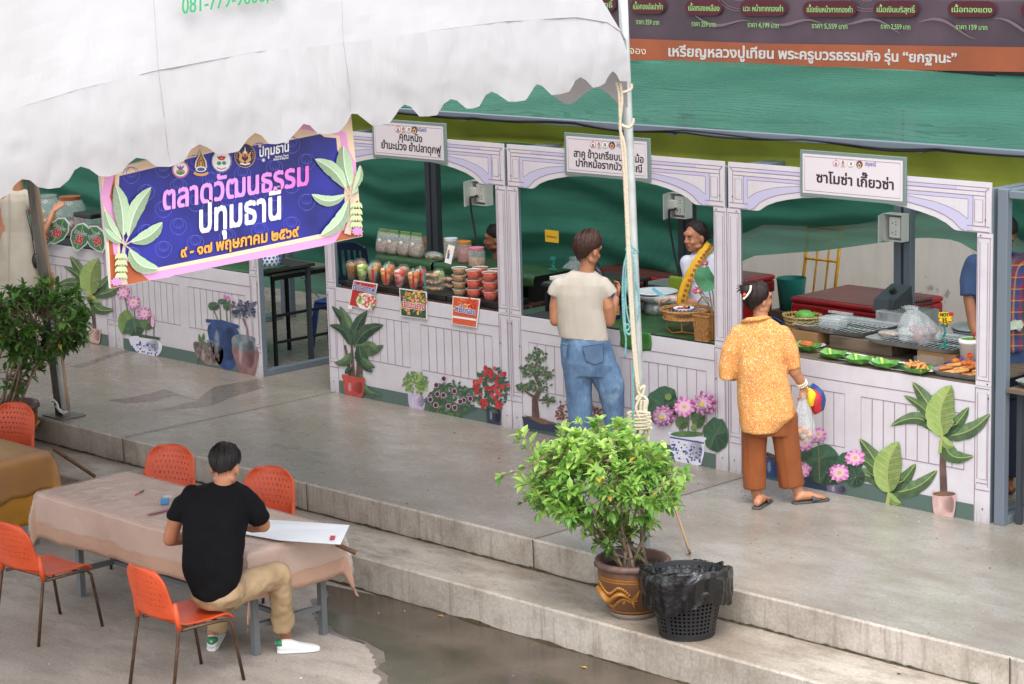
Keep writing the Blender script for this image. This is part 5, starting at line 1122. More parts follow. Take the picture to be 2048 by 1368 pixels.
# wicker tray on legs with bowl
c = onz(1372, 664, .995); root = T('wicker_stand', 'round wicker tray on curved cane legs with a china bowl on it', 'wicker tray', c)
mb = MB().m('wicker'); 
for rr, z, th in ((.18,.12,.007),(.195,.175,.009),(.20,.185,.009),(.16,.115,.007)): mb.tube([c+Vector((rr*math.cos(a*.2618), rr*math.sin(a*.2618), z)) for a in range(24)], th, 6, True)
for i in range(40): a = i*.157; mb.tube([c+Vector((.162*math.cos(a), .162*math.sin(a), .115)), c+Vector((.197*math.cos(a), .197*math.sin(a), .182))], .003, 4)
mb.lathe([(0,.116),(.165,.118)], c, 24); mb.build('tray', root)
for i in range(4):
    a = i*1.571+.5; a2 = a+1.571; m_ = (a+a2)/2
    MB().m('wicker').tube([c+Vector((.15*math.cos(a), .15*math.sin(a), .115)), c+Vector((.15*math.cos(a), .15*math.sin(a), .03)), c+Vector((.13*math.cos(m_), .13*math.sin(m_), .006)), c+Vector((.15*math.cos(a2), .15*math.sin(a2), .03)), c+Vector((.15*math.cos(a2), .15*math.sin(a2), .115))], .006, 6).build('leg', root, smooth=True)
cbw = c+Vector((-.02, 0, .150)); root = T('china_bowl', 'blue and white bowl of red relish on the wicker tray', 'bowl', cbw)
MB().m('bowl china').lathe([(.03,0),(.07,.025),(.085,.045),(.078,.042),(.05,.028),(0,.025)], cbw, 26).build('bowl', root, smooth=True)
mb = MB().m('china blue')
for i in range(16): a = i*.3927; p = cbw+Vector((.0805*math.cos(a), .0805*math.sin(a), .034)); mb.ell(p, (.010,.010,.007), 6, 4)
mb.build('pattern', root)
mb = MB(); rd = random.Random(2)
for i in range(24): mb.m(rd.choice(['fill chilli','sauce dark','fill nut'])).ell(cbw+Vector((rd.uniform(-.045,.045), rd.uniform(-.045,.045), .036+rd.uniform(0,.014))), (.012,.01,.008), 6, 4)
mb.build('relish', root)
c2 = c+Vector((.20, .20, 0)); MB().m('black plastic').lathe([(.05,.001),(.11,.05),(.115,.055),(.1,.05),(0,.02)], onz(1408, 640, 1.06), 22).build('black_pan', label='shallow black pan behind the woven basket', cat='pan', smooth=True, loc=onz(1408,640,1.06))
# woven basket with handle
c = ony(1411, 686, .05); c.z = .99; root = T('woven_basket', 'tall open weave bamboo basket with a high handle beside the pillar', 'basket', c)
w_ = .075; h_ = .20
def bk(u, v):
    a = 4*u; s = int(a) % 4; f_ = a-int(a); q = [(-1,-1),(1,-1),(1,1),(-1,1),(-1,-1)]; x = q[s][0]*(1-f_)+q[s+1][0]*f_; y = q[s][1]*(1-f_)+q[s+1][1]*f_; k = w_*(.85+.15*v); return c+Vector((x*k, y*k*.8, .002+h_*v))
MB().m('wicker').holed(bk, 36, 16, lambda i, j: 0 < j < 15, .33).build('weave', root, solid=.004)
MB().m('wicker').tube([c+Vector((-w_, 0, .02)), c+Vector((-w_, 0, .2)), c+Vector((-w_*.9, 0, .30)), c+Vector((-.03, 0, .345)), c+Vector((.03, 0, .345)), c+Vector((w_*.9, 0, .30)), c+Vector((w_, 0, .2)), c+Vector((w_, 0, .02))], .008, 6, flat=.6).build('handle', root)
MB().m('wicker').tube([c+Vector((x*w_*1.02, y*w_*.82, h_)) for x, y in ((-1,-1),(1,-1),(1,1),(-1,1))], .007, 6, True).build('rim', root)
# lotus vase
mat('lotus pink', 'd9568f', .45, c2='e88fb4', sc=12); mat('lotus green', '3f7f5c', .5, c2='56946a', sc=9)
def vase():
    c = ony(1432, 660, .28); c.z = .99; root = T('lotus_bouquet', 'pink lotus flowers and a round leaf standing in a glass beside the vendor', 'flowers', c)
    MB().m('glass').lathe([(0,0),(.04,.001),(.045,.14)], c, 16).build('vase', root, smooth=True)
    for (px, py, r) in ((1399,586,.066),(1391,563,.040),(1412,530,.046)):
        p = ony(px, py, .25); MB().m('pr stem').tube([c+Vector((0,0,.05)), (c+p)/2+Vector((.02,0,.06)), p], .004, 5).build('stem', root)
        mb = MB().m('lotus pink')
        for lay in range(2):
            for i in range(8):
                a = i*.785+lay*.4; d = Vector((math.cos(a), -.4+math.sin(a)*.5, .55+math.sin(a)*.4)).normalized(); s_ = d.cross(Vector((0,1,.2))).normalized(); q = r*(1-.25*lay)
                mb.add([p, p+d*q*.5+s_*q*.32, p+d*q*1.05, p+d*q*.5-s_*q*.32], [(0,1,2,3)])
        mb.m('leaf stripe').ell(p+Vector((0,-.012,.012)), (r*.25,r*.2,r*.2), 8, 5); mb.build('flower', root, smooth=False)
    p = ony(1414, 558, .22); mb = MB().m('lotus green'); n = 18
    V = [p]+[p+Vector((.11*math.cos(6.283*i/n)*(1+.1*math.sin(i*2.1)), -.02-.02*math.sin(i), .10*math.sin(6.283*i/n)*(1+.1*math.cos(i*3)))) for i in range(n)]
    mb.add(V, [(0, 1+i, 1+(i+1) % n) for i in range(n)]); mb.build('round_leaf', root, smooth=True)
    MB().m('pr stem').tube([c+Vector((0,0,.05)), p], .004, 5).build('stem', root)
vase()
# boxes behind
c = onz(1315, 560, .9); root = T('storage_box', 'grey storage box with a silver handle behind the scale', 'box', (3.25, 1.35, .78))
slabthing('back_table', 'low table behind the scale carrying boxes', 'table', 2.75, 1.1, .0, 4.3, 1.75, .78, 'dark cloth')
mat('box grey', '6f7672', .5); mat('lime plastic', '7f9426', .45)
bx = ony(1318, 520, 1.25); MB().m('box grey').rings([((bx.x, 1.4, .785), (.17,0,0), (0,.13,0)), ((bx.x, 1.4, 1.09), (.2,0,0), (0,.16,0)), ((bx.x, 1.4, 1.11), (.215,0,0), (0,.17,0)), ((bx.x, 1.4, 1.10), (.19,0,0), (0,.15,0))], 24, (1, 1), pw=.3).build('tub', root)
MB().m('plastic white').tube([(bx.x-.07, 1.24, 1.05), (bx.x-.07, 1.21, 1.0), (bx.x+.07, 1.21, 1.0), (bx.x+.07, 1.24, 1.05)], .008, 6).build('handle', root)
lg = ony(1350, 535, 1.12); MB().m('lime plastic').obox((lg.x, 1.12, 1.02), (.17, .03, .42), Matrix.Rotation(R(-8), 3, 'X')).build('lime_lid', label='lime green lid leaning beside the grey box', cat='lid', bevel=.02, loc=(lg.x, 1.12, .8))
# coolers
def cooler(x0, y0, x1, y1, h, lab):
    root = T('cooler', lab, 'cooler', ((x0+x1)/2, (y0+y1)/2, 0), 'red ice chests behind the counters')
    MB().m('red cooler').box(x0, y0, .003, x1, y1, h-.17).build('body', root, bevel=.03)
    MB().m('red cooler').box(x0-.015, y0-.015, h-.165, x1+.015, y1+.015, h-.05).build('collar', root, bevel=.02)
    ld_ = MB().m('red cooler').box(x0-.02, y0-.02, h-.048, x1+.02, y1+.02, h).build('lid', root, bevel=.02); MB().m('cooler lid').box(x0+.01, y0+.01, h+.001, x1-.01, y1-.01, h+.004).build('lid_top', ld_)
    for x in (x0+(x1-x0)*.35,): MB().m('red cooler').box(x, y0-.045, h-.14, x+.14, y0-.016, h-.06).build('latch', root, bevel=.008)
cooler(3.24, 2.70, 4.27, 3.50, .84, 'red ice chest with brown lid behind the fryer'); cooler(.75, 2.70, 2.40, 3.45, .86, 'red ice chest with brown lid behind the cream shirt shopper')
# blue bucket, hand truck
c = onz(1556, 590, .55); MB().m('teal plastic').lathe([(.0,.0),(.11,.001),(.14,.3)], (2.62, 3.45, .55), 20).build('bucket', label='teal bucket with white lid standing by the red ice chests', cat='bucket', smooth=True, loc=(2.62,3.45,.55))
MB().m('wood plank').box(2.47, 3.30, 0, 2.80, 3.64, .548).build('crate', label='wooden crate under the teal bucket', cat='crate', loc=(2.62,3.45,0))
mat('yellow paint', 'd9a01c', .45, c2='b98418', sc=14)
def hand_truck():
    a = ony(1610, 555, 3.95); b = ony(1675, 555, 3.95); root = T('hand_truck', 'yellow hand truck leaning on the white wall', 'hand truck', ((a.x+b.x)/2, 3.95, 0))
    y = 3.95; x0, x1 = a.x, b.x
    for x in (x0, x1): MB().m('yellow paint').tube([(x, y-.15, .12), (x, y, .9), (x, y+.1, 1.5)], .016, 8).build('rail', root, smooth=True)
    for x in (x0+(x1-x0)*.35, x0+(x1-x0)*.7): MB().m('yellow paint').tube([(x, y-.14, .15), (x, y, .9), (x, y+.05, 1.3)], .010, 8).build('rail', root, smooth=True)
    for z, d in ((.5, .075), (.95, -.005), (1.25, -.05)): MB().m('yellow paint').tube([(x0, y-d, z), (x1, y-d, z)], .012, 8).build('crossbar', root)
    MB().m('yellow paint').box(x0, y-.42, .012, x1, y-.14, .022).build('toe_plate', root)
    for x in (x0-.06, x1+.02): MB().m('black plastic').tube([(x, y-.08, .11), (x+.045, y-.08, .11)], .105, 18).build('wheel', root)
hand_truck()
# ---- fried snack stall
def tray(c, sx, sy, rot, lab, rack=True, mt='stainless', lean=0):
    c = Vector(c); root = T('metal_tray', lab, 'tray', c, 'metal food trays'); Mr = Matrix.Rotation(R(rot), 3, 'Z')
    def lp(x, y, z): return c+Mr@Vector((x, y, z))
    def lring(k, z): return [(lp(0, 0, z), Mr@Vector((sx*k[0], 0, 0)), Mr@Vector((0, sy*k[1], 0)))]
    e = 1-.03/sx, 1-.03/sy
    MB().m(mt).rings(lring(e, .001)+lring((1.01, 1.01), .040)+lring((1.045, 1.06), .043)+lring((.99, .99), .038)+lring((e[0]*.99, e[1]*.99), .004), 32, (1, 1), pw=.22).build('pan', root, smooth=False)
    MB().m('tray dark').rings(lring((e[0]*.96, e[1]*.96), .0045)+lring((e[0]*.96, e[1]*.96), .006), 32, (1, 1), pw=.22).build('pan_floor', root)
    if rack:
        mb = MB().m('rack wire'); n = int(sx*2/.045)
        for i in range(1, n): x = -sx+2*sx*i/n; mb.tube([lp(x, -sy*.93, .034), lp(x, sy*.93, .034)], .0020, 4)
        for y in (-.9, -.3, .3, .9): mb.tube([lp(-sx*.95, y*sy, .029), lp(sx*.95, y*sy, .031)], .0028, 4)
        mb.build('wire_rack', root)
    return root
slabthing('wooden_block', 'brown wooden block propping the left wire tray', 'wood block', 5.05, .42, .987, 5.30, .95, 1.085, 'cardboard'); slabthing('wooden_block', 'dark wooden block between the two wire trays', 'wood block', 5.42, .42, .987, 6.0, .95, 1.085, 'wood plank'); slabthing('wooden_block', 'brown wooden block propping the right wire tray', 'wood block', 6.28, .35, .987, 6.62, .9, 1.085, 'cardboard')
tray((5.38, .70, 1.087), .34, .27, 0, 'wire rack tray holding the stack of clear packs'); tray((6.22, .58, 1.087), .40, .26, 0, 'wire rack tray under the cloudy plastic bag')
c = onz(1665, 655, 1.118); root = T('box_stack', 'stack of folded clear packs on the left wire tray', 'plastic packs', c)
for i in range(4): MB().m('clear film').obox(c+Vector((.005*(i % 2), 0, .012+i*.021)), (.19, .12, .019), Matrix.Rotation(R(4*(i-1)), 3, 'Z')).build('pack', root, bevel=.006)
MB().m('clear film').obox(c+Vector((.0,.1,.1)), (.2,.06,.02), Matrix.Rotation(R(-10), 3, 'X')).build('pack', root, bevel=.004)
c = onz(1778, 672, 1.118); root = T('food_packet', 'small clear packet of pale fried snacks on the right wire tray', 'food packet', c)
mb = MB().m('fill tan'); rd = random.Random(5)
for i in range(9): mb.ell(c+Vector((rd.uniform(-.06,.06), rd.uniform(-.03,.03), .018)), (.03,.016,.013), 8, 5)
mb.build('snacks', root, smooth=True); MB().m('clear film').ell(c+Vector((0,0,.02)), (.1,.055,.028), 14, 8).build('film', root, smooth=True)
mat('raw sausage', '7d4a48', .5, c2='6a3a3a', sc=9)
plastic_bag(onz(1845, 685, 1.118), .15, .26, 'cloudy plastic bag of sausages on the right wire tray', 'raw sausage', 5, lean=(-.10, -.02))
# banana leaf boats on paper plates
def plate(px, py, rx, ry, lab):
    c = onz(px, py, .989); root = T('paper_plate', lab, 'plate', c, 'oval white plates lined with leaf')
    MB().m('plastic white').rings([(c+Vector((0,0,.001)),(rx*.85,0,0),(0,ry*.85,0)),(c+Vector((0,0,.012)),(rx,0,0),(0,ry,0)),(c+Vector((0,0,.0105)),(rx*.97,0,0),(0,ry*.97,0)),(c+Vector((0,0,.004)),(rx*.8,0,0),(0,ry*.8,0))], 28).build('plate', root, smooth=True)
    MB().m('banana leaf').rings([(c+Vector((0,0,.006)),(rx*.78,0,0),(0,ry*.8,0)),(c+Vector((0,0,.009)),(rx*.78,0,0),(0,ry*.8,0))], 12).build('leaf_liner', root)
plate(1612, 690, .17, .12, 'oval plate at the left end beside the orange shirt shopper'); plate(1693, 715, .24, .12, 'oval plate under the two empty leaf boats'); plate(1805, 735, .30, .13, 'oval plate under the boat of fried knots')
mat('fried gold', 'c99450', .65, c2='a9713a', sc=30, bump=.4, bsc=50); mat('fried orange', 'bd6a30', .65, c2='9c4f20', sc=30, bump=.4, bsc=50)
def boat(px, py, lab, fill=None):
    c = onz(px, py, 1.0); root = T('leaf_boat', lab, 'leaf boat', c, 'banana leaf boats'); a, b = .10, .062
    V = [c+Vector(p) for p in ((-a*.55,-b*.5,.001),(a*.55,-b*.5,.001),(a*.55,b*.5,.001),(-a*.55,b*.5,.001),(-a,-b*.9,.05),(0,-b*1.15,.035),(a,-b*.9,.05),(a*1.15,0,.03),(a,b*.9,.055),(0,b*1.1,.04),(-a,b*.9,.055),(-a*1.15,0,.03))]
    mb = MB().m('fresh leaf'); mb.add(V, [(0,1,2,3),(0,4,5),(0,5,1),(1,5,6),(1,6,7),(1,7,2),(2,7,8),(2,8,9),(2,9,3),(3,9,10),(3,10,11),(3,11,0),(0,11,4)]); mb.build('boat', root, solid=.002)
    mb = MB().m('leaf stripe'); mb.add([V[3]+Vector((.01,0,.004)), V[3]+Vector((.03,0,.004)), V[10]+Vector((.05,-.004,0)), V[10]+Vector((.025,-.004,0))], [(0,1,2,3)]); mb.build('stripe', root, solid=.001)
    if fill == 'knot':
        mb = MB().m('fried gold'); rd = random.Random(3)
        for i in range(26):
            p = c+Vector((rd.uniform(-.075,.075), rd.uniform(-.04,.04), .025+rd.uniform(0,.04))); d = Vector((rd.uniform(-1,1), rd.uniform(-1,1), rd.uniform(-.3,.5))).normalized()*.022; mb.capsule([p-d, p+Vector((0,0,.008)), p+d], [.009,.012,.009], 7)
        mb.build('snacks', root, smooth=True)
    elif fill:
        mb = MB().m('fried orange'); mb.ell(c+Vector((0,0,.045)), (.07,.035,.02), 12, 7); mb.ell(c+Vector((.01,.0,.055)), (.055,.03,.018), 12, 7); mb.build('snacks', root, smooth=True)
boat(1612, 700, 'leaf boat holding an orange fried cake beside the shopper', 'cake'); boat(1664, 715, 'empty leaf boat nearest the orange fried cake'); boat(1716, 726, 'empty leaf boat in the middle of the plates'); boat(1768, 734, 'empty leaf boat next to the fried knots'); boat(1834, 745, 'leaf boat heaped with golden fried knots', 'knot')
tr = tray((6.86, .17, .99), .25, .13, 0, 'low steel tray of spring rolls at the right pillar', False)
root = T('spring_rolls', 'heap of golden spring rolls and fritters on the low steel tray', 'fried food', (6.86, .17, 1.0)); rd = random.Random(6)
for i in range(16):
    p = Vector((6.68+(i % 8)*.05+rd.uniform(-.01,.01), .12+.06*(i//8)+rd.uniform(-.01,.02), 1.014+.022*(i//8)+(.02 if i % 3 == 0 else 0))); a = rd.uniform(.5, 1.1); d = Vector((math.cos(a), math.sin(a), .1))*.04
    MB().m('fried gold' if i % 4 else 'fried orange').capsule([p-d, p+d], .015, 9).build('roll', root, smooth=True)
for i in range(12): p = Vector((6.78+rd.uniform(-.1,.16), .24+rd.uniform(-.02,.04), 1.03+rd.uniform(0,.05))); MB().m('fried orange').ell(p, (.035,.026,.024), 9, 6, Matrix.Rotation(rd.uniform(0,3), 3, 'Z')).build('fritter', root, smooth=True)
# price tag HOT 35.-
mat('tag yellow', 'e8c81e', .5); mat('tag red', 'b5232c', .5)
c = ony(1888, 700, .42); pt = clipstand((c.x, .42, 1.118), .15, 'yellow starburst price tag on a teal stand reading HOT 35', None)
pxf = lambda x, y: ony(x, y, .40)
f = Flat(pxf, (0, -1, 0), 0); cx, cy = 1891, 637
f.sh([(cx+(17 if i % 2 else 12)*math.cos(i*.3142), cy+(15 if i % 2 else 11)*math.sin(i*.3142)) for i in range(20)], 'tag red'); f.sh([(cx+(15 if i % 2 else 10.5)*math.cos(i*.3142), cy+(13 if i % 2 else 9.5)*math.sin(i*.3142)) for i in range(20)], 'tag yellow'); f.sh([(1878,624),(1906,625),(1906,634),(1877,633)], 'tag yellow'); f.sh([(1898,624),(1908,625),(1906,633),(1898,632)], 'tag red'); f.build('starburst', pt)
f = Flat(pxf, (0, -1, 0), .004); f.words('HOT', (1880,632), (1898,633), 5, 'ink', .06); f.words('35.-', (1884,645), (1901,646), 7.5, 'ink', .03); f.build('lettering', pt)
# cup with straw
mat('cup print', 'cfcdc6', .45)
c = ony(1940, 715, .36); c.z = .99; root = T('drink_cup', 'tall white paper cup with green lid and red straw by the right pillar', 'cup', c)
MB().m('cup print').lathe([(0,.001),(.062,.001),(.078,.20),(.083,.203),(.083,.21)], c, 24).build('cup', root, smooth=True)
MB().m('plastic white').lathe([(.084,.205),(.086,.225),(.07,.232),(.068,.228)], c, 24).build('rim', root, smooth=True)
MB().m('fresh leaf').lathe([(.069,.229),(0,.231)], c, 20).build('lid', root)
MB().m('tag red').tube([c+Vector((.03,0,.2)), c+Vector((.035,0,.27)), c+Vector((.075,.01,.31))], .006, 7).build('straw', root, smooth=True)
mb = MB()
for a, z, m_, r in ((-1.0,.12,'fill coral',.022),(-1.9,.09,'emb violet',.020),(-.2,.08,'emb violet',.02)):
    d = Vector((math.cos(a), math.sin(a), 0)); q = c+d*(.0725+.008*(z/.2)); s_ = Vector((-d.y, d.x, 0)); mb.m(m_)
    mb.add([q+d*.001+s_*r*math.cos(t*.628)+Vector((0,0,z+r*math.sin(t*.628))) for t in range(10)], [tuple(range(10))])
mb.m('pr moss')
for i in range(9):
    for j in range(5):
        a = -1.5+i*.12; d = Vector((math.cos(a), math.sin(a), 0)); q = c+d*.067; s_ = Vector((-d.y, d.x, 0)); z = .02+j*.014; mb.add([q+s_*x+Vector((0,0,z+y)) for x, y in ((-.003,0),(.003,0),(.003,.006),(-.003,.006))], [(0,1,2,3)])
mb.build('print', root)
c = ony(1905, 720, .3); MB().m('blue plastic').tube([Vector((c.x-.07, .3, 1.01)), Vector((c.x+.02, .33, 1.03)), Vector((c.x+.1, .36, 1.02))], [.02,.03,.025], 10).build('blue_cloth', label='rolled blue cloth beside the paper cup', cat='cloth', smooth=True, loc=(c.x,.3,1))
MB().m('clear plastic').box(6.36, .2, .99, 6.55, .3, 1.07).build('clear_tub', label='clear plastic tub between the trays and the spring rolls', cat='tub', loc=(6.45,.25,.99))
# fryer
root = T('deep_fryer', 'steel countertop deep fryer with wire basket', 'fryer', (5.72, 1.08, .985)); fx, fy = 5.60, 1.14
mb = MB().m('stainless'); mb.box(fx-.16, fy-.17, .987, fx+.2, fy+.17, 1.20); mb.build('body', root, bevel=.008)
mb = MB().m('dark steel'); mb.add([(fx-.24,fy-.10,1.18),(fx-.05,fy-.10,1.18),(fx-.05,fy+.17,1.18),(fx-.24,fy+.17,1.18),(fx-.24,fy-.08,1.27),(fx-.05,fy-.08,1.27),(fx-.05,fy+.15,1.36),(fx-.24,fy+.15,1.36)], [(0,3,2,1),(4,5,6,7),(0,1,5,4),(1,2,6,5),(2,3,7,6),(3,0,4,7)]); mb.build('control_box', root)
MB().m('black plastic').tube([(fx-.13,fy+.03,1.31), (fx-.14,fy+.01,1.345)], .026, 12).build('knob', root)
def fbk(u, v):
    q = [(-1,-1),(1,-1),(1,1),(-1,1),(-1,-1)]; a = 4*u; s = min(int(a), 3); f_ = a-s; x = q[s][0]*(1-f_)+q[s+1][0]*f_; y = q[s][1]*(1-f_)+q[s+1][1]*f_; return Vector((fx+.05+x*.12, fy+y*.13, 1.17+.12*v))
MB().m('tray dark').holed(fbk, 48, 8, lambda i, j: 1, .42, True).build('basket', root)
MB().m('black metal').tube([(fx+.17,fy-.1,1.29),(fx+.26,fy-.14,1.305),(fx+.36,fy-.17,1.335)], .009, 7).build('basket_handle', root)
MB().m('stainless').tube([(fx-.1,fy-.171,1.15),(fx-.1,fy-.20,1.2),(fx-.04,fy-.20,1.2),(fx-.04,fy-.171,1.15)], .006, 6).build('handle', root)
c = Vector((6.28, 1.16, .986)); root = T('cooking_pot', 'wide aluminium pot behind the price tag', 'pot', c)
MB().m('stainless').lathe([(0,0),(.17,.002),(.2,.05),(.205,.12),(.215,.125),(.215,.135),(.2,.13),(.19,.06),(0,.02)], c, 30).build('pot', root, smooth=True)
MB().m('stainless').lathe([(.2,.137),(.22,.145),(.21,.16),(.1,.17),(0,.172)], c, 30).build('lid', root, smooth=True)
# wicker basket and chair behind the shopper head
c = onz(1560, 640, 1.0); root = T('wicker_basket', 'pale wicker basket of green packets right of the hair clip', 'basket', (5.02, .72, .99)); c = Vector((5.0, .62, .99))
mb = MB().m('wicker pale')
for k in range(6): mb.tube([c+Vector(((.10+.012*k)*math.cos(a*.2618), (.08+.01*k)*math.sin(a*.2618), .02+k*.03)) for a in range(24)], .008, 5, True)
for i in range(30): a = i*.2094; mb.tube([c+Vector((.10*math.cos(a), .08*math.sin(a), .01)), c+Vector((.165*math.cos(a), .135*math.sin(a), .185))], .004, 4)
mb.build('weave', root)
mb = MB().m('fresh leaf'); mb.ell(c+Vector((.03,0,.17)), (.09,.07,.05), 10, 6); mb.build('packets', root, smooth=True)
def pchair(c, rot, mt, lab):
    root = T('plastic_chair', lab, 'chair', (0, 0, 0), 'blue plastic chairs in the stalls')
    MB().m(mt).box(-.21, -.2, .42, .21, .2, .45).build('seat', root, bevel=.012)
    for x in (-.18, .18):
        for y in (-.17, .17): MB().m(mt).tube([(x*1.15, y*1.2, 0), (x, y, .42)], [.016, .022], 8).build('leg', root)
    def bf(u, v): x = -.2+.4*u; return Vector((x*(1-.12*v*v), .2+.08*v-.05*(1-(2*u-1)**2)+.05, .46+.38*v-(.06*(abs(2*u-1))**3 if v > .9 else 0)))
    mb = MB().m(mt); mb.grid(bf, 13, 10, lambda i, j: not (1 <= j <= 7 and i in (2, 4, 6, 8, 10))); mb.build('backrest', root, solid=.012)
    return place(root, c, rot)
pchair((-2.42, 2.42, 0), R(215), 'navy plastic', 'dark blue plastic chair left of the snack bags').scale = (1.1, 1.1, 1.1); pchair((3.86, 1.72, 0), R(200), 'blue plastic', 'blue plastic chair behind the pale wicker basket').scale = (1.1, 1.1, 1.1)
# ---- gap between stalls: folding table, stool, box, socket strip
root = T('folding_table', 'black framed table with worn board standing in the gap between stall fronts', 'table', (-1.6, 1.1, 0)); gx0, gx1, gy0, gy1, gz = -1.9, -1.18, .30, 1.06, .93
mat('worn board', '5c6152', .6, c2='474b40', sc=5)
gx0, gx1, gy0, gy1, gz = -1.9, -1.18, .30, 1.06, .93
MB().m('worn board').box(gx0, gy0, gz-.025, gx1, gy1, gz).build('tabletop', root, bevel=.003)
for x in (gx0+.02, gx1-.05):
    for y in (gy0+.02, gy1-.05): MB().m('black metal').box(x, y, 0, x+.03, y+.03, gz-.026).build('leg', root)
for z in (.24, .50):
    MB().m('black metal').box(gx1-.047, gy0+.051, z, gx1-.023, gy1-.051, z+.025).build('crossbar', root)
MB().m('black metal').box(gx1-.049, gy0+.051, gz-.07, gx1-.021, gy1-.051, gz-.027).build('rail', root)
MB().m('stainless').tube([(gx1-.035,gy0+.35,gz-.05),(gx1-.035,gy1-.15,gz-.32)], .008, 6).build('brace', root)
def stool(c, lab):
    root = T('plastic_stool', lab, 'stool', (0,0,0)); mt = 'blue plastic'
    MB().m(mt).box(-.16, -.16, .43, .16, .16, .46).build('seat', root, bevel=.015)
    for x in (-1, 1):
        for y in (-1, 1): MB().m(mt).bar((x*.185, y*.185, 0), (x*.135, y*.135, .43), .055, .03).build('leg', root, bevel=.006)
    for x, y, a, b in ((0,-.145,.25,.012),(0,.145,.25,.012),(-.145,0,.012,.25),(.145,0,.012,.25)): MB().m(mt).box(x-a/2, y-b/2, .37, x+a/2, y+b/2, .428).build('apron', root)
    return place(root, c, R(20))
stool((-1.75, 1.55, 0), 'blue plastic stool under the folding table in the gap')
slabthing('cardboard_box', 'brown cardboard box on the floor behind the blue stool', 'box', -1.9, 2.45, .0, -1.3, 2.9, .45, 'cardboard'); slabthing('cardboard_box', 'tall brown box stacked behind the folding table', 'box', -1.75, 2.5, .452, -1.2, 2.9, .95, 'cardboard')
MB().m('plastic white').box(-1.28, 1.62, .003, -1.12, 1.70, .05).build('socket_strip', label='white socket strip with curled lead on the floor of the gap', cat='socket strip', bevel=.006, loc=(-1.2,1.66,0))
MB().m('plastic white').tube([Vector((-1.2+.12*math.cos(i*.6)*(1-i*.02), 1.66+.08*math.sin(i*.6), .05+.012*i)) for i in range(16)], .006, 6).build('extension_lead', label='white cord curled up above the socket strip', cat='lead', smooth=True, loc=(-1.2,1.66,.05))
def china_jar(c, lab, s=1):
    c = Vector(c); root = T('china_jar', lab, 'jar', c, 'blue and white china jars')
    MB().m('bowl china').lathe([(0,0),(.06*s,.001),(.1*s,.06*s),(.105*s,.11*s),(.08*s,.165*s),(.065*s,.18*s),(.07*s,.195*s),(0,.19*s)], c, 24).build('jar', root, smooth=True)
    mb = MB().m('china blue')
    for j, (r, z) in enumerate(((.088,.045),(.1035,.08),(.1055,.112),(.092,.142))):
        for i in range(14): a = (i+.5*(j % 2))*.4488; mb.ell(c+Vector((r*s*math.cos(a), r*s*math.sin(a), z*s)), (.014*s,.014*s,.011*s), 6, 4)
    mb.build('pattern', root)
china_jar(onz(540, 542, gz), 'blue and white china jar on the folding table under the banner'); china_jar(onz(513, 528, .99), 'blue and white china jar at the end of the counter under the banner', .9)
cloth(-1.75, -1.15, .02, .5, .99, .05, 'banana leaf', 'banana leaf hanging off the counter under the banner', seed=12, n=14)
# ---- drinks stall at far left
mat('tea red', '4a1616', .15); mat('tea amber', '7a4a1c', .15)
def djar(px, py, r, h, fill, fh, lab, lid='copper lid'):
    c = ony(px, py, .45); c.z = .99; root = T('drink_jar', lab, 'drink jar', c, 'glass drink jars')
    MB().m('glass').lathe([(0,0),(r*.95,.002),(r,.02),(r,h*.75),(r*.8,h*.9),(r*.7,h*.92)], c, 24).build('jar', root, smooth=True)
    MB().m(fill).lathe([(0,.004),(r*.93,.004),(r*.96,.02),(r*.96,fh),(0,fh)], c, 22).build('drink', root, smooth=True)
    MB().m(lid).lathe([(r*.74,h*.9),(r*.76,h),(0,h*1.01)], c, 22).build('lid', root)
mat('copper lid', 'a8633f', .4, .5)
djar(98, 480, .15, .40, 'tea amber', .17, 'tall drink jar of amber tea behind the tent pole', 'glass'); djar(145, 482, .155, .42, 'tea red', .18, 'tall drink jar of dark red drink with copper lid'); 
c = ony(187, 484, .45); c.z = .99; root = T('drink_tank', 'square clear drink tank with black lid beside the banner edge', 'drink tank', c)
MB().m('glass').box(c.x-.16, .33, .991, c.x+.16, .6, 1.22).build('tank', root); MB().m('fill tan').box(c.x-.155, .335, 1.0, c.x+.155, .595, 1.12).build('drink', root); MB().m('black plastic').box(c.x-.165, .325, 1.221, c.x+.165, .605, 1.27).build('lid', root, bevel=.01)
mat('fan green', '2f5f42', .45, c2='3f7a52', sc=5); mat('fan edge', 'c9d3cc', .5); mat('fan letters', 'b8b0b0', .5)
def fan(px, py, ang, lab, red='20'):
    g = lambda x, y: ony(px+x*math.cos(ang)-y*math.sin(ang), py+x*math.sin(ang)+y*math.cos(ang), -.05)
    root = T('leaf_fan', lab, 'leaf sign', g(0, 0), 'leaf shaped menu signs'); S = [(0,-28),(12,-22),(18,-8),(16,10),(6,24),(0,28),(-8,22),(-17,8),(-18,-8),(-11,-22)]
    f = Flat(g, (0, -1, 0), 0); f.sh([(x*1.06, y*1.06) for x, y in S], 'fan edge'); f.build('edge', root, solid=.004)
    f = Flat(g, (0, -1, 0), .003); f.sh([(x*.96, y*.96) for x, y in S], 'fan green'); f.path([(0,-26),(2,0),(0,26)], 1.5, 'pr leaf light'); f.build('leaf', root)
    f = Flat(g, (0, -1, 0), .005); f.words('น้ำสมุนไพร', (-13,-5), (13,-5), 6, 'fan letters', .03); f.words(red, (-8,12), (8,12), 11, 'letter red', .06, None, 'fan letters', .04); f.build('lettering', root)
fan(117, 462, .45, 'green leaf shaped sign leaning right, nearest the tent pole'); fan(160, 474, .25, 'green leaf shaped sign with a yellow ribbon in the middle', '25'); fan(193, 478, -.45, 'green leaf shaped sign leaning left beside the banner'); fan(92, 468, .3, 'green leaf shaped sign mostly hidden by the tent pole')
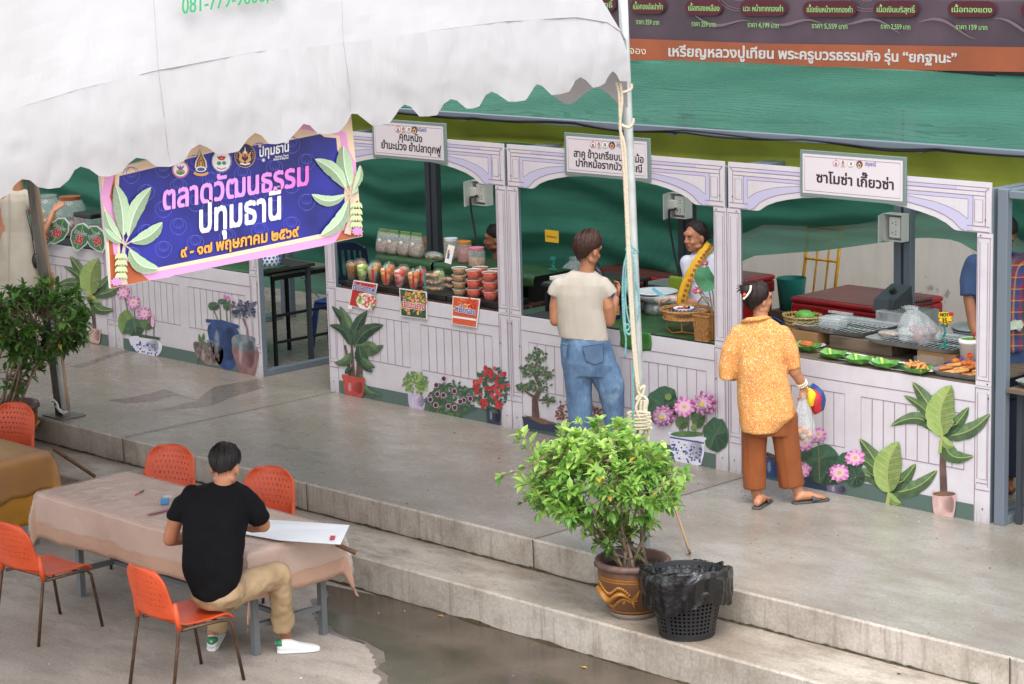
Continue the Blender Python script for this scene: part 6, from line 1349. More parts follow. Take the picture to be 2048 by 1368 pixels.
# ---- right edge stall
tray((7.60, .31, .99), .30, .24, 0, 'steel tray with knife and paper at the right edge'); 
MB().m('paper').obox((7.66, .26, 1.025), (.25, .18, .004), Matrix.Rotation(R(12), 3, 'Z')).build('paper_sheet', label='white paper sheet on the steel tray at the right edge', cat='paper', loc=(7.66,.26,1.022))
root = T('tongs', 'black handled steel tongs lying on the right edge tray', 'tongs', (7.42,.2,1.03)); MB().m('black plastic').tube([(7.36,.2,1.10),(7.40,.16,1.06)], .014, 8).build('handle', root); MB().m('stainless').tube([(7.40,.16,1.06),(7.46,.1,1.028)], .008, 6).build('jaw', root)
mat('rosewood', '5c2a22', .35, c2='44201a', sc=5, st=(1,8,1))
root = T('wooden_chair', 'dark red wooden chair under the counter at the right edge', 'chair', (7.75,.45,0))
def wc(u, v): return Vector((7.42+.42*u, .42+.10*math.sin(u*3.1), .12+.33*v+.1*u))
MB().m('rosewood').grid(wc, 12, 6).build('backrest', root, solid=.03, smooth=True); MB().m('rosewood').box(7.5,.45,.3,7.95,.9,.34).build('seat', root, bevel=.01)
for x in (7.5,7.9):
    for y in (.47,.85): MB().m('rosewood').box(x,y,0,x+.045,y+.045,.299).build('leg', root)
MB().m('plastic white').box(7.22,.75,.42,7.62,1.2,.60).build('foam_box', label='white foam box under the counter at the right edge', cat='box', bevel=.02, loc=(7.5,1,.42)); MB().m('rosewood').box(7.20,.7,0,7.65,1.25,.418).build('crate', label='dark wooden crate below the white foam box', cat='crate', loc=(7.5,1,0))
# ================================================================== FOREGROUND
mat('orange shell', 'd0532a', .45, c2='bf441d', sc=5, bump=.05, bsc=160); mat('chair tube', '6a5240', .4, .55, c2='4f3d30', sc=18)
def orange_chair():
    root = T('orange_chair', 'x', 'chair', (0, 0, 0), 'orange plastic chairs around the tables')
    def seat(u, v):
        x = (u-.5)*.44*(1-.05*v); y = -.19+.42*v; z = .455+.012*(2*u-1)**2-.012*math.sin(v*3.1)-(.05*((v-.82)/.18)**2 if v > .82 else 0)+(.015*((.12-v)/.12)**2 if v < .12 else 0); return Vector((x, y, z))
    MB().m('orange shell').grid(seat, 20, 20).build('seat', root, smooth=True, solid=.012)
    def back(u, v):
        hw = .225*(1-.16*v**2.2)+.004; k = max(0, v-.72)/.28; hw *= math.sqrt(max(.02, 1-.55*k*k)) ; x = (2*u-1)*hw; y = -.215-.085*v-.05*(1-(2*u-1)**2)+.0*u; z = .50+.345*v-.015*(2*u-1)**2*v; return Vector((x, y, z))
    MB().m('orange shell').holed(back, 24, 17, lambda i, j: 4 <= j <= 14 and j % 2 == 0 and 3 <= i <= 20 and i % 2 == (j//2) % 2, .36).build('backrest', root, smooth=True, solid=.011, weld=True)
    for s in (-1, 1):
        MB().m('orange shell').tube([(s*.226,-.205,.44),(s*.226,-.212,.50),(s*.224,-.228,.62)], [.017,.019,.015], 10).build('lug', root, smooth=True)
        MB().m('chair tube').tube([(s*.24,-.29,0),(s*.232,-.235,.30),(s*.226,-.205,.46),(s*.224,-.222,.60)], .0115, 10).build('leg', root, smooth=True)
        MB().m('chair tube').tube([(s*.215,-.18,.432),(s*.215,.10,.428),(s*.218,.17,.42),(s*.222,.20,.385),(s*.235,.26,.0)], .0115, 10).build('leg', root, smooth=True)
    for y in (-.12, .1): MB().m('chair tube').tube([(-.214,y,.43),(.214,y,.43)], .009, 8).build('seat_rail', root)
    return root
OC = orange_chair(); OC['label'] = 'orange chair under the man in black at the front'; place(OC, (4.48, -5.0, G), R(-2))
dup(OC, (2.86, -4.97, G), R(4), 'empty orange chair at the left front with three legs in view'); dup(OC, (2.06, -3.50, G), R(202), 'orange chair behind the table left of the man head'); dup(OC, (3.20, -3.46, G), R(200), 'orange chair behind the table right of the man head'); dup(OC, (-.26, -3.42, G), R(196), 'orange chair at the far left edge in front of the dark shrub pot')
dup(OC, (3.7, -3.2, G), R(185), 'x') if False else None
# tables with cloth
mat('cloth peach', 'b8937c', .5, c2='ab8671', sc=3, bump=.45, bsc=11); mat('cloth film', 'e9dcd3', .08, alpha=.14, spec=.9, c2='f4ece6', sc=4, bump=.5, bsc=9); mat('cloth brown', '8a5f3c', .4, c2='a87a38', sc=1.6, bump=.15, bsc=9); mat('cloth mustard', 'b07a1e', .6, c2='9a6a1a', sc=4); mat('table steel', '75797b', .45, .4)
def table(x0, x1, y0, y1, lab, z=.275, over=.05):
    root = T('folding_table', lab, 'table', ((x0+x1)/2, (y0+y1)/2, G), 'long tables under the tent')
    MB().m('wood plank').box(x0, y0, z-.025, x1, y1, z).build('tabletop', root, bevel=.003)
    for x in (x0+.28, x1-.10):
        for y in (y0+.06, y1-.1): MB().m('table steel').box(x, y, G, x+.045, y+.045, z-.026).build('leg', root)
        MB().m('table steel').box(x+.006, y0+.106, G+.18, x+.038, y1-.101, G+.215).build('crossbar', root)
    MB().m('table steel').box(x0+.326, (y0+y1)/2-.015, G+.183, x1-.101, (y0+y1)/2+.015, G+.212).build('crossbar', root)
    return root
def tcloth(x0, x1, y0, y1, z, drop, mt, name, lab, cat, seed=0, ext=.02, jag=.05):
    # one sheet: top with skirts on all sides, corners folded
    hx, hy = (x1-x0)/2+ext, (y1-y0)/2+ext; cx, cy = (x0+x1)/2, (y0+y1)/2; nx, ny = 90, 44
    def fn(u, v):
        a = (2*u-1)*(hx+drop); b = (2*v-1)*(hy+drop); ox = max(0, abs(a)-hx); oy = max(0, abs(b)-hy); sx = math.copysign(1, a); sy = math.copysign(1, b)
        d = max(ox, oy)+.5*min(ox, oy); X = min(abs(a), hx)*sx; Y = min(abs(b), hy)*sy; w = noise.noise(Vector((a*3, b*3, seed)))
        rip = .013*d/drop*math.sin((a if oy > ox else b)*7+seed+2*w) if d > 0 else 0
        if ox > 0: X += sx*(.010+.03*d+rip)
        if oy > 0: Y += sy*(.010+.03*d+rip)
        mn = min(ox, oy); X += sx*.24*mn; Y += sy*.24*mn+.05*mn*math.sin(a*20)
        zz = z+.003+.004*w-d*(1+jag*noise.noise(Vector((a*5, b*5, seed+3)))) if d > 0 else z+.003+.003*w+.002*noise.noise(Vector((a*9, b*9, seed)))
        return Vector((cx+X, cy+Y, zz))
    mb = MB().m(mt); mb.grid(fn, nx, ny); return mb.build(name, label=lab, cat=cat, smooth=True, solid=.0015, loc=(cx, cy, z))
table(2.06, 4.46, -4.46, -3.72, 'long steel legged table where the man in black is writing'); table(-1.45, .98, -4.46, -3.74, 'table cut by the left edge under mustard cloth')
tcloth(2.06, 4.46, -4.46, -3.72, .275, .33, 'cloth peach', 'tablecloth', 'peach plastic tablecloth hanging over the table of the man in black', 'tablecloth', 1)
tcloth(2.06, 4.46, -4.46, -3.72, .281, .22, 'cloth film', 'tablecloth_film', 'clear glossy film laid over the peach tablecloth', 'plastic film', 1, .034, .12)
tcloth(-1.45, .98, -4.46, -3.74, .275, .55, 'cloth mustard', 'tablecloth', 'mustard tablecloth on the table at the left edge', 'tablecloth', 2)
tcloth(-1.45, .98, -4.46, -3.74, .281, .30, 'cloth brown', 'tablecloth_film', 'brown shiny sheet over the mustard tablecloth', 'plastic film', 2, .036, .5)
# steel handrail tubes lying behind the table
mat('rusty tube', '5a4030', .6, .3, c2='6f5038', sc=20)
for a, b, l in (((106,897),(190,953),'rusty steel tube sloping down behind the table at the left'),((672,1088),(712,1106),'short rusty steel tube poking out behind the white board')):
    p = onz(*a, G+.55 if a[0] < 300 else .2); q = onz(*b, SZ+.02 if a[0] < 300 else .13); MB().m('rusty tube').tube([p, q], .016, 10).build('steel_tube', label=l, cat='tube', loc=p)
# things on the table
TZ = .286
a, b = onz(270,990,TZ+.006), onz(287,981,TZ+.006); root = T('pen', 'orange and black pen lying on the peach tablecloth', 'pen', (a+b)/2); MB().m('orange shell').tube([a, a.lerp(b,.55)], .0055, 8).build('barrel', root); MB().m('black plastic').tube([a.lerp(b,.55), b], .006, 8).build('cap', root)
c = onz(330, 1008, TZ); root = T('tape_cutter', 'small blue and silver tape cutter on the peach tablecloth', 'tape cutter', c)
mat('tape blue', '3f7fb0', .4); Mr = Matrix.Rotation(R(50), 3, 'Z'); MB().m('tape blue').obox(c+Vector((0,0,.022)), (.06,.05,.04), Mr).build('body', root, bevel=.006); MB().m('stainless').obox(c+Vector((.01,.02,.05)), (.06,.045,.015), Mr).build('blade', root, bevel=.002); MB().m('clear plastic').tube([c+Vector((-.05,-.02,.012)), c+Vector((-.09,-.03,.012))], .01, 8).build('tape', root)
a, b = onz(297,1029,TZ+.003), onz(356,1014,TZ+.003); d = (b-a).normalized(); s_ = Vector((-d.y, d.x, 0))*.02; mat('ruler red', '8f2440', .3)
mb = MB().m('ruler red'); mb.add([a-s_, b-s_, b+s_, a+s_]+[p+Vector((0,0,.003)) for p in (a-s_, b-s_, b+s_, a+s_)], [(0,3,2,1),(4,5,6,7),(0,1,5,4),(1,2,6,5),(2,3,7,6),(3,0,4,7)]); mb.build('ruler', label='dark red plastic ruler on the peach tablecloth', cat='ruler', loc=a)
P = [onz(x, y, z) for x, y, z in ((470,1048,.30),(520,1038,.305),(699,1050,.335),(681,1088,.335),(560,1080,.30),(480,1066,.297))]; c = sum(P, Vector())/6; mat('board white', 'dcdee2', .35)
root = T('white_board', 'white sheet of board the man is writing on, its end past the table', 'board', c)
mb = MB().m('board white'); n = len(P); mb.add(P+[p-Vector((0,0,.004)) for p in P], [tuple(range(n))[::-1], tuple(range(n, 2*n))]+[(i,(i+1) % n,n+(i+1) % n,n+i) for i in range(n)]); mb.build('sheet', root)
mb = MB().m('tag red'); mb.add([onz(x, y, .3365) for x, y in ((659,1072),(664,1069),(671,1070),(666,1078))], [(0,1,2,3)]) if False else mb.add([onz(x, y, .337) for x, y in ((661,1071),(671,1071),(669,1079),(659,1079))], [(0,1,2,3)]); mb.build('red_mark', root)
mat('dry leaf', 'a8842a', .7)
# ---- glazed pots with shrubs
mat('glaze brown', '6f4a32', .35, c2='5c3d2b', sc=5, bump=.08, bsc=20); mat('glaze gold', 'a8702c', .4, c2='96621f', sc=12); mat('pot rim', '6b5048', .55, c2='5a433c', sc=9); mat('pot foot', '8d8379', .7); mat('soil', '2e2620', .95, c2='40362c', sc=25); mat('bark', '8d7a66', .8, c2='6f5d4b', sc=25)
def leafmat(name, a, b_, tr): mat(name, a, .38, c2=b_, sc=3.2, trans=tr)
leafmat('leaf bright', '82ad4a', 'a9cc66', .45); leafmat('leaf pale', 'b4d66c', 'cfe68c', .45); leafmat('leaf mid', '5d913f', '7dac52', .4); leafmat('leaf deep', '43642a', '587d34', .3)
def glazed_pot(c, R0, H, lab, cat='plant pot'):
    root = T('potted_shrub', lab, 'potted shrub', c); c = Vector(c)
    prof = [(R0*.60,.002),(R0*.62,.03),(R0*.70,.05),(R0*.86,H*.35),(R0*.96,H*.62),(R0*.985,H*.80),(R0*.97,H*.86)]
    pt = MB().m('glaze brown').lathe(prof, c, 48, (1, 0)).build('pot', root, smooth=True)
    rim = MB().m('pot rim').lathe([(R0*.96,H*.86),(R0*1.06,H*.885),(R0*1.07,H*.95),(R0*1.02,H*1.0),(R0*.93,H*.99),(R0*.88,H*.8)], c, 96, (0, 0), lambda a, j, z: .018*math.sin(a*16) if 0 < j < 4 else 0).build('rim', pt, smooth=True)
    MB().m('pot foot').lathe([(R0*.585,.001),(R0*.635,.001),(R0*.655,.03),(R0*.66,.034)], c, 40).build('foot', pt, smooth=True)
    mb = MB().m('glaze gold')
    def rz(z): 
        zs = [p[1] for p in prof]; rs = [p[0] for p in prof]; return float(np.interp(z, zs, rs))
    for z0, z1 in ((.735,.76),(.69,.715),(.13,.155)):
        mb.lathe([(rz(z0*H)+.002, z0*H), (rz(z1*H)+.002, z1*H)], c, 48)
    mb.build('glaze_band', pt, smooth=True)
    # raised dragon-like scroll: wavy body with scales and curls, twice round
    def on(a, z, d=.004): r = rz(z)+d; return c+Vector((r*math.cos(a), r*math.sin(a), z))
    for half in (-1.62, 1.52):
        mb = MB().m('glaze gold')
        B = [(half+(i-14)*.056, H*(.43+.075*math.sin(i*.36))) for i in range(29)]
        wd_ = [.006+.036*math.sin(min(1, i/5)*1.57)*(1 if i < 20 else max(.2, 1-(i-20)/9)) for i in range(29)]
        mb.tube([on(a, z, -.004) for a, z in B], wd_, 10, flat=.42)
        for i in range(2, 27):
            a, z = B[i]
            for s in (-1, 1): p = on(a+.01, z+s*(wd_[i]+.004), .0); mb.ell(p, (.010,.010,.012), 6, 4)
        for i in (4, 9, 14, 19, 23):
            a, z = B[i]; mb.tube([on(a+.022*k*math.cos(k*.8), z-.045-.016*math.sin(k*.9)-.004*k, -.001) for k in range(6)], [.010,.009,.008,.007,.006,.003], 6, flat=.5)
        a, z = B[-1]
        for k in range(6): mb.tube([on(a-.05, z, .0), on(a+.05+.03*k, z+.022*(k-2), .001), on(a+.12+.02*k, z+.034*(k-2)+.01, .001)], [.013,.009,.003], 6, flat=.5)
        mb.build('dragon_relief', pt, smooth=True)
    MB().m('soil').lathe([(0,H*.85),(R0*.5,H*.86),(R0*.9,H*.82)], c, 24, (0, 0), lambda a, j, z: .04*math.sin(a*5)).build('soil', root)
    return root, c+Vector((0, 0, H*.85))
def shrub(root, s0, crown, ntip, lm, seed, low=.35, leafL=(.04,.10)):
    rd = random.Random(seed); st = MB().m('bark'); fo = MB(); tips = []
    cc, (rx, ry, rz_) = Vector(crown[0]), crown[1]
    mains = []
    for i in range(13):
        a = rd.uniform(0, 6.283); q = rd.uniform(.25, .6); p0 = s0+Vector((.10*rd.uniform(-1,1), .10*rd.uniform(-1,1), -.01)); top = cc+Vector((rx*q*math.cos(a), ry*q*math.sin(a), rz_*rd.uniform(-.35,.25)))
        m1 = p0.lerp(top, .45)+Vector((rd.uniform(-.05,.05), rd.uniform(-.05,.05), 0)); mains.append((p0, m1, top)); st.tube([p0, p0.lerp(m1,.5)+Vector((rd.uniform(-.02,.02),rd.uniform(-.02,.02),0)), m1, top], [.014,.011,.009,.006], 6)
    def whorl(p, d, n, L):
        d = d.normalized(); o = d.orthogonal().normalized(); o2 = d.cross(o)
        for k in range(n):
            a = 6.283*k/n+rd.uniform(-.3,.3); out = o*math.cos(a)+o2*math.sin(a); e = rd.uniform(.25, .8); dr = (out*(1-e*.4)+d*e+Vector((0,0,rd.uniform(-.2,.15)))).normalized(); l = L*rd.uniform(.75,1.15); w = l*rd.uniform(.2,.26); sd = dr.cross(Vector((rd.uniform(-.2,.2),rd.uniform(-.2,.2),1))).normalized(); up = sd.cross(dr); base = p+d*rd.uniform(-.03,.01)
            b1 = base+dr*l*.3; b2 = base+dr*l*.65-up*l*.03; tp = base+dr*l-up*l*.12
            fo.m('dry leaf' if rd.random() < .006 else rd.choice(lm[2] if (p.z-cc.z)/rz_ > .5 and rd.random() < .6 else (lm[1] if (p.z-cc.z)/rz_ > -.25 else lm[0])))  # paler leaves high in the crown, deeper green ones low down
            fo.add([base, b1+sd*w+up*w*.35, b2+sd*w*.85+up*w*.3, tp, b2-sd*w*.85+up*w*.3, b1-sd*w+up*w*.35, b1, b2], [(0,6,1),(1,6,7,2),(2,7,3),(0,5,6),(5,4,7,6),(4,3,7)])
    for i in range(ntip):
        for _ in range(20):
            v = Vector((rd.gauss(0,1), rd.gauss(0,1), rd.gauss(0,1))).normalized(); q = rd.uniform(.35,1)**.5
            t_ = v*q
            if t_.z < -low and rd.random() < .72: continue
            break
        lump = 1+.22*noise.noise(v*2.2+Vector((seed,0,0)))
        sh = 1 if t_.z > -.2 else max(.45, 1+.75*(t_.z+.2))
        p = cc+Vector((t_.x*rx*lump*sh, t_.y*ry*lump*sh, t_.z*rz_*lump)); p0, m1, top = min(mains, key=lambda m: (m[2]-p).length+.3*(m[1]-p).length)
        src = m1 if (m1-p).length < (top-p).length else top; mid = src.lerp(p,.5)+Vector((rd.uniform(-.03,.03), rd.uniform(-.03,.03), .02))
        st.tube([src, mid, p], [.005,.0035,.002], 4); d = (p-mid); whorl(p, d+Vector((0,0,.03)), rd.randint(5, 8), rd.uniform(*leafL))
        if rd.random() < .75: whorl(mid.lerp(p,.5), d, 3, rd.uniform(*leafL))
        if rd.random() < .5: whorl(mid, d, 2, rd.uniform(*leafL))
    for k in range(26):     # young shoots low on the stems
        p0, m1, top = rd.choice(mains); p = p0.lerp(m1, rd.uniform(.35, 1)); d = Vector((rd.uniform(-1,1), rd.uniform(-1,1), .5)).normalized(); q = p+d*rd.uniform(.06, .16); st.tube([p, q], [.004, .002], 4); whorl(q, d, rd.randint(3, 6), rd.uniform(*leafL))
    # long loose shoots
    for k in range(9):
        a = rd.uniform(2.2, 5.4) if k < 7 else rd.uniform(0, 6.28); p0 = cc+Vector((rx*.6*math.cos(a), ry*.6*math.sin(a), rz_*rd.uniform(-.2,.6))); p1 = cc+Vector((rx*1.22*math.cos(a), ry*1.22*math.sin(a), rz_*rd.uniform(-.15,.9))); st.tube([p0, (p0+p1)/2+Vector((0,0,-.02)), p1], [.005,.004,.002], 4)
        for q in (.55,.75,.9,1.0): whorl(p0.lerp(p1,q), p1-p0, 4 if q == 1.0 else 2, rd.uniform(*leafL))
    st.build('stems', root, smooth=True); fo.build('foliage', root)
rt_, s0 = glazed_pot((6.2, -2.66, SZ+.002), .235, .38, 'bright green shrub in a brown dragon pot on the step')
shrub(rt_, s0, (onp(1205, 968, (6.1,-2.66,.6), (.7,-.7,0)), (.55,.55,.39)), 370, (['leaf mid','leaf deep','leaf bright'],['leaf bright','leaf mid','leaf bright'],['leaf pale','leaf bright']), 5)
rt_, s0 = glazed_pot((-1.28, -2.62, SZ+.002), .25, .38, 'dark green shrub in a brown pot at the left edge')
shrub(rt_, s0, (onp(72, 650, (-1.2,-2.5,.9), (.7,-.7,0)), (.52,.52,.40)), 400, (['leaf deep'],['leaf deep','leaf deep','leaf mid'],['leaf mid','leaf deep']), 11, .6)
# ---- waste basket with black bag
mat('basket plastic', '2a2a2c', .45); mat('bin bag', '0f0f11', .22, spec=.6, bump=.35, bsc=30)
c = Vector((6.74, -2.745, SZ+.002)); root = T('waste_basket', 'black lattice waste basket lined with a black bag beside the dragon pot', 'waste basket', c)
def wb(u, v): a = 6.2832*u; r = .175+.075*v; return c+Vector((r*math.cos(a), r*math.sin(a), .012+.40*v))
MB().m('basket plastic').holed(wb, 44, 15, lambda i, j: 0 < j < 14 and i % 11 != 0, .29, True).build('lattice', root, solid=.004)
MB().m('basket plastic').lathe([(0,.001),(.178,.001),(.181,.02)], c, 40).build('base', root); MB().m('basket plastic').lathe([(.246,.385),(.254,.395),(.252,.405),(.242,.40)], c, 48).build('rim', root, smooth=True)
def bb(u, v):
    a = 6.2832*u; prof = [(.02,.03),(.165,.035),(.20,.22),(.225,.36),(.262,.44),(.287,.432),(.298,.39),(.29,.30),(.283,.22)]; q = v*(len(prof)-1); i = min(int(q), len(prof)-2); f_ = q-i; f_ = f_*f_*(3-2*f_)
    r = prof[i][0]*(1-f_)+prof[i+1][0]*f_; z = prof[i][1]*(1-f_)+prof[i+1][1]*f_; d = Vector((math.cos(a), math.sin(a), 0))
    n1 = noise.noise(d*3.2+Vector((0,0,v*2))); n2 = noise.noise(d*9+Vector((0,0,v*3))); hang = max(0, v-.62)/.38
    z += -.10*hang*(.15+.85*noise.noise(d*1.3+Vector((3,1,0))))-.03*hang*n1+.012*n1; z += .035*math.sin(a*1.0+2.3)*(.3+.7*(v > .3)) ; n3 = noise.noise(d*5+Vector((v*6,0,v))); r += (.016*n1+.010*n2+.014*n3+.003*math.sin(a*19+6*n1))*(.5+v); z += .014*n3; return c+Vector((r*d.x, r*d.y, z))
MB().m('bin bag').grid(bb, 150, 40).build('bag_liner', root, smooth=True)
# ---- ropes on the right pole
def rp(px, py, off=0.0): return onp(px, py, pr0+Vector((.04, -.045, 0))+Vector((off*.7, -off*.7, 0)), (.7, -.7, 0))
def ropething(name, lab, runs, r, mt):
    root = T(name, lab, 'rope', rp(*runs[0][0][:2]))
    for k, run in enumerate(runs):
        P = [rp(*p) for p in run]; Q = []
        for i in range(len(P)-1):     # smooth
            p0, p1, p2, p3 = P[max(i-1,0)], P[i], P[i+1], P[min(i+2,len(P)-1)]
            for t_ in range(5): u = t_/5; Q.append(.5*((2*p1)+(-p0+p2)*u+(2*p0-5*p1+4*p2-p3)*u*u+(-p0+3*p1-3*p2+p3)*u**3))
        Q.append(P[-1]); MB().m(mt).tube(Q, r, 7).build('strand', root, smooth=True)
    return root
wr = lambda y, dx=0, ph=0: [(1268+dx+22*math.cos(a*.7854+ph)*(1 if True else 1), y+5*math.sin(a*.7854+ph)+.6*a, .03*math.sin(a*.7854+ph+1.57)) for a in range(9)]
ropething('pole_rope', 'cream rope tied along the tent pole with a heavy knot near the bottom', [
 [(1232,165),(1238,190),(1241,260),(1247,330),(1252,420),(1258,560),(1267,700),(1274,770),(1279,790)],
 [(1240,165),(1244,200),(1240,255),(1250,300),(1255,420),(1262,560),(1270,690),(1278,780)],
 [(1243,185),(1256,182),(1263,176),(1262,168)],[(1243,250),(1258,255),(1266,245),(1266,237)],
 [(1279,780),(1288,772),(1287,785),(1278,800),(1272,815),(1276,830),(1285,850),(1283,868)],[(1272,800),(1280,790),(1294,800),(1292,820),(1296,840),(1290,868)],
 wr(825,10),wr(832,11),wr(839,12,.3),wr(846,12),wr(852,13,.2),[(1283,800),(1281,820),(1284,845),(1280,870),(1286,890)],[(1290,800),(1288,830),(1294,850),(1298,870),(1292,895)]], .0105, 'rope cream')
ropething('rope_coil', 'teal rope coil hanging on the tent pole at waist height', [
 [(1256,440),(1259,470),(1262,490),(1270,500),(1262,505),(1252,500),(1258,488)],
 [(1258,500),(1248,530),(1246,580),(1250,640),(1252,662),(1258,668),(1266,660),(1268,640),(1262,600),(1258,550),(1260,510)],
 [(1256,502),(1250,560),(1253,620),(1262,650),(1274,640),(1278,610),(1272,560),(1266,520)],
 [(1264,505),(1256,540),(1250,600),(1249,650),(1255,668),(1263,666),(1268,650),(1264,620),(1256,580),(1256,540),(1262,512)],
 [(1254,505),(1246,550),(1245,600),(1248,655),(1252,680),(1250,715)],
 [(1266,510),(1272,560),(1268,620),(1268,680),(1266,760),(1266,870)],[(1250,656),(1254,648),(1259,654),(1255,661),(1250,658)],[(1258,492),(1270,498),(1276,503),(1268,506),(1258,500)]], .0062, 'rope teal')
a = onp(1345, 1008, pr0, (.7,-.7,0)); b = onz(1378, 1098, .0); P0 = rp(1310, 900)
MB().m('rope brown').tube([rp(1292,880), rp(1330,960), onz(1347,1005,.25), onz(1365,1060,.12), onz(1378,1100,.05), onz(1380,1106,.0)], .009, 7).build('guy_rope', label='brown guy rope running from the pole down behind the waste basket', cat='rope', smooth=True, loc=a)
lp_ = lambda px, py: ony(px, py, -2.26)
root = T('pole_rope', 'brown rope knotted along the leaning tent pole at the left', 'rope', lp_(80, 430))
for run in ([(74,372),(84,440),(95,520),(104,570),(110,600),(120,680),(130,760),(138,820)],[(104,545),(108,560),(103,575),(110,590),(114,600),(110,612)]): MB().m('rope brown').tube([lp_(*p) for p in run], .014, 7).build('strand', root, smooth=True)
root = T('tie_cord', 'white cord tied round the foot of the leaning tent pole', 'cord', lp_(118, 815))
MB().m('plastic white').tube([lp_(*p) for p in ((103,803),(108,800),(114,806),(118,818),(126,824),(136,824),(128,828),(120,822),(112,812))], .010, 7).build('cord', root, smooth=True)
# fallen leaves
mat('dry leaf', 'b58a2a', .7)
for i, (x, y, z, l) in enumerate([(881,1232,G+.006,'yellow leaf in the puddle at the foot of the step'),(1168,1335,G+.006,'yellow leaf in the puddle near the bottom edge')]):
    p = onz(x, y, z); MB().m('dry leaf').add([p+Vector(v) for v in ((-.03,0,0),(0,-.012,.004),(.03,.004,0),(0,.016,.006))], [(0,1,2,3)]).build('fallen_leaf', label=l, cat='leaf', loc=p)
# ================================================================== PEOPLE
for n_, c_, c2_ in [('skin tan','b37c5b','a66f50'),('skin brown','94603f','86543a'),('skin fair','b37a5c','a46c50')]: mat(n_, c_, .5, c2=c2_, sc=7, bump=.04, bsc=120)
for n_, c_, c2_ in [('hair brown','2f1d18','4a3027'),('hair black','100d0e','231c1b'),('hair dark','1a1211','2e211d')]: mat(n_, c_, .5, c2=c2_, sc=26, st=(3,3,.5), bump=.3, bsc=60, spec=.3)
mat('tee cream', 'b9b1a4', .85, c2='b0a79a', sc=5, bump=.12, bsc=240); mat('tee black', '0c0c0e', .9, c2='111114', spec=.15, sc=5, bump=.12, bsc=240); mat('chino', 'ae9370', .8, c2='9c8261', sc=5, bump=.12, bsc=200); mat('trouser rust', '8a4a20', .85, c2='7c411b', sc=4, bump=.12, bsc=220); mat('blouse white', 'c3c7d2', .75, c2='b8bdca', sc=4, bump=.1, bsc=200); mat('dress linen', 'b5ad9f', .85, c2='aba292', sc=5, bump=.15, bsc=160); mat('shirt blue', '33496f', .85, c2='293c5e', sc=4, bump=.12, bsc=200); mat('shirt dark', '24222a', .85)
mat('shoe white', 'dcdcda', .5); mat('shoe green', '2b7a4e', .5); mat('slipper', '4a4644', .7); mat('eye white', 'a39890', .3); mat('eye dark', '140f0e', .2); mat('lip', '8f4a42', .5); mat('pearl', 'e3dccb', .3); mat('gold bead', 'c9a468', .35, .3)
M, t, b, tc = nodes('denim')
w = nn(t, 'TexNoise', tc.outputs['Object'], Scale=5, Detail=6, Roughness=.6).outputs[0]; w2 = nn(t, 'TexNoise', mapv(t, tc, (1,1,.15)), Scale=140, Detail=3).outputs[0]
c = ramp(t, w, (.32, '4d6480'), (.52, '647f9a'), (.70, '8a9fb4')); c = mixc(t, .35, c, ramp(t, w2, (.3, '3a4f6e'), (.7, 'b5c6d8')), 'SOFT_LIGHT'); t.links.new(c, b.inputs['Base Color']); b.inputs['Roughness'].default_value = .85; bumpn(t, b, w2, .15, .004)
M, t, b, tc = nodes('floral'); o_ = tc.outputs['Object']
v1 = nn(t, 'TexVoronoi', o_, Scale=88); v2 = nn(t, 'TexVoronoi', o_, Scale=150); s1 = t.nodes.new('ShaderNodeSeparateColor'); t.links.new(v1.outputs['Color'], s1.inputs[0]); s2 = t.nodes.new('ShaderNodeSeparateColor'); t.links.new(v2.outputs['Color'], s2.inputs[0])
wv = nn(t, 'TexNoise', mapv(t, tc, (1,1,1), (0, R(35), 0)), Scale=9, Detail=3).outputs[0]
base = ramp(t, wv, (.35, 'c98844'), (.65, 'cf9550')); pet = ramp(t, s1.outputs[0], (0, 'd9bd93'), (.3, 'cf5a38'), (.42, 'd9a03c'), (.66, 'dccbaa'), (.84, 'c94a2e')); pet.node.color_ramp.interpolation = 'CONSTANT'
c = mixc(t, ramp(t, v1.outputs['Distance'], (.30, 1.), (.42, 0.)), base, pet); dots = ramp(t, s2.outputs[1], (0, 'd8c6a2'), (.4, 'c9742a'), (.8, 'dccfb4')); dots.node.color_ramp.interpolation = 'CONSTANT'
c = mixc(t, ramp(t, v2.outputs['Distance'], (.18, .9), (.26, 0.)), c, dots); t.links.new(c, b.inputs['Base Color']); b.inputs['Roughness'].default_value = .85
M, t, b, tc = nodes('plaid'); sx = t.nodes.new('ShaderNodeSeparateXYZ'); t.links.new(tc.outputs['Object'], sx.inputs[0])
def band(o, sc):
    n = t.nodes.new('ShaderNodeMath'); n.operation = 'MULTIPLY'; n.inputs[1].default_value = sc; t.links.new(o, n.inputs[0]); m = t.nodes.new('ShaderNodeMath'); m.operation = 'FRACT'; t.links.new(n.outputs[0], m.inputs[0]); return m.outputs[0]
ca = ramp(t, band(sx.outputs[0], 11), (0, '7d2030'), (.3, 'b5852a'), (.42, '2f3f70'), (.7, '8a2438'), (.85, '3f6a3a')); ca.node.color_ramp.interpolation = 'CONSTANT'
cb2 = ramp(t, band(sx.outputs[2], 12), (0, '2b3560'), (.45, 'c08f30'), (.55, '7a2440'), (.8, '35406e')); cb2.node.color_ramp.interpolation = 'CONSTANT'
t.links.new(mixc(t, ramp(t, sx.outputs[2], (.30, 0.), (.34, .5)), ca, cb2), b.inputs['Base Color']); b.inputs['Roughness'].default_value = .85
mat('scarf yellow', 'dba81a', .7, c2='c9951a', sc=12); mat('scarf print', '7a2f4a', .7)

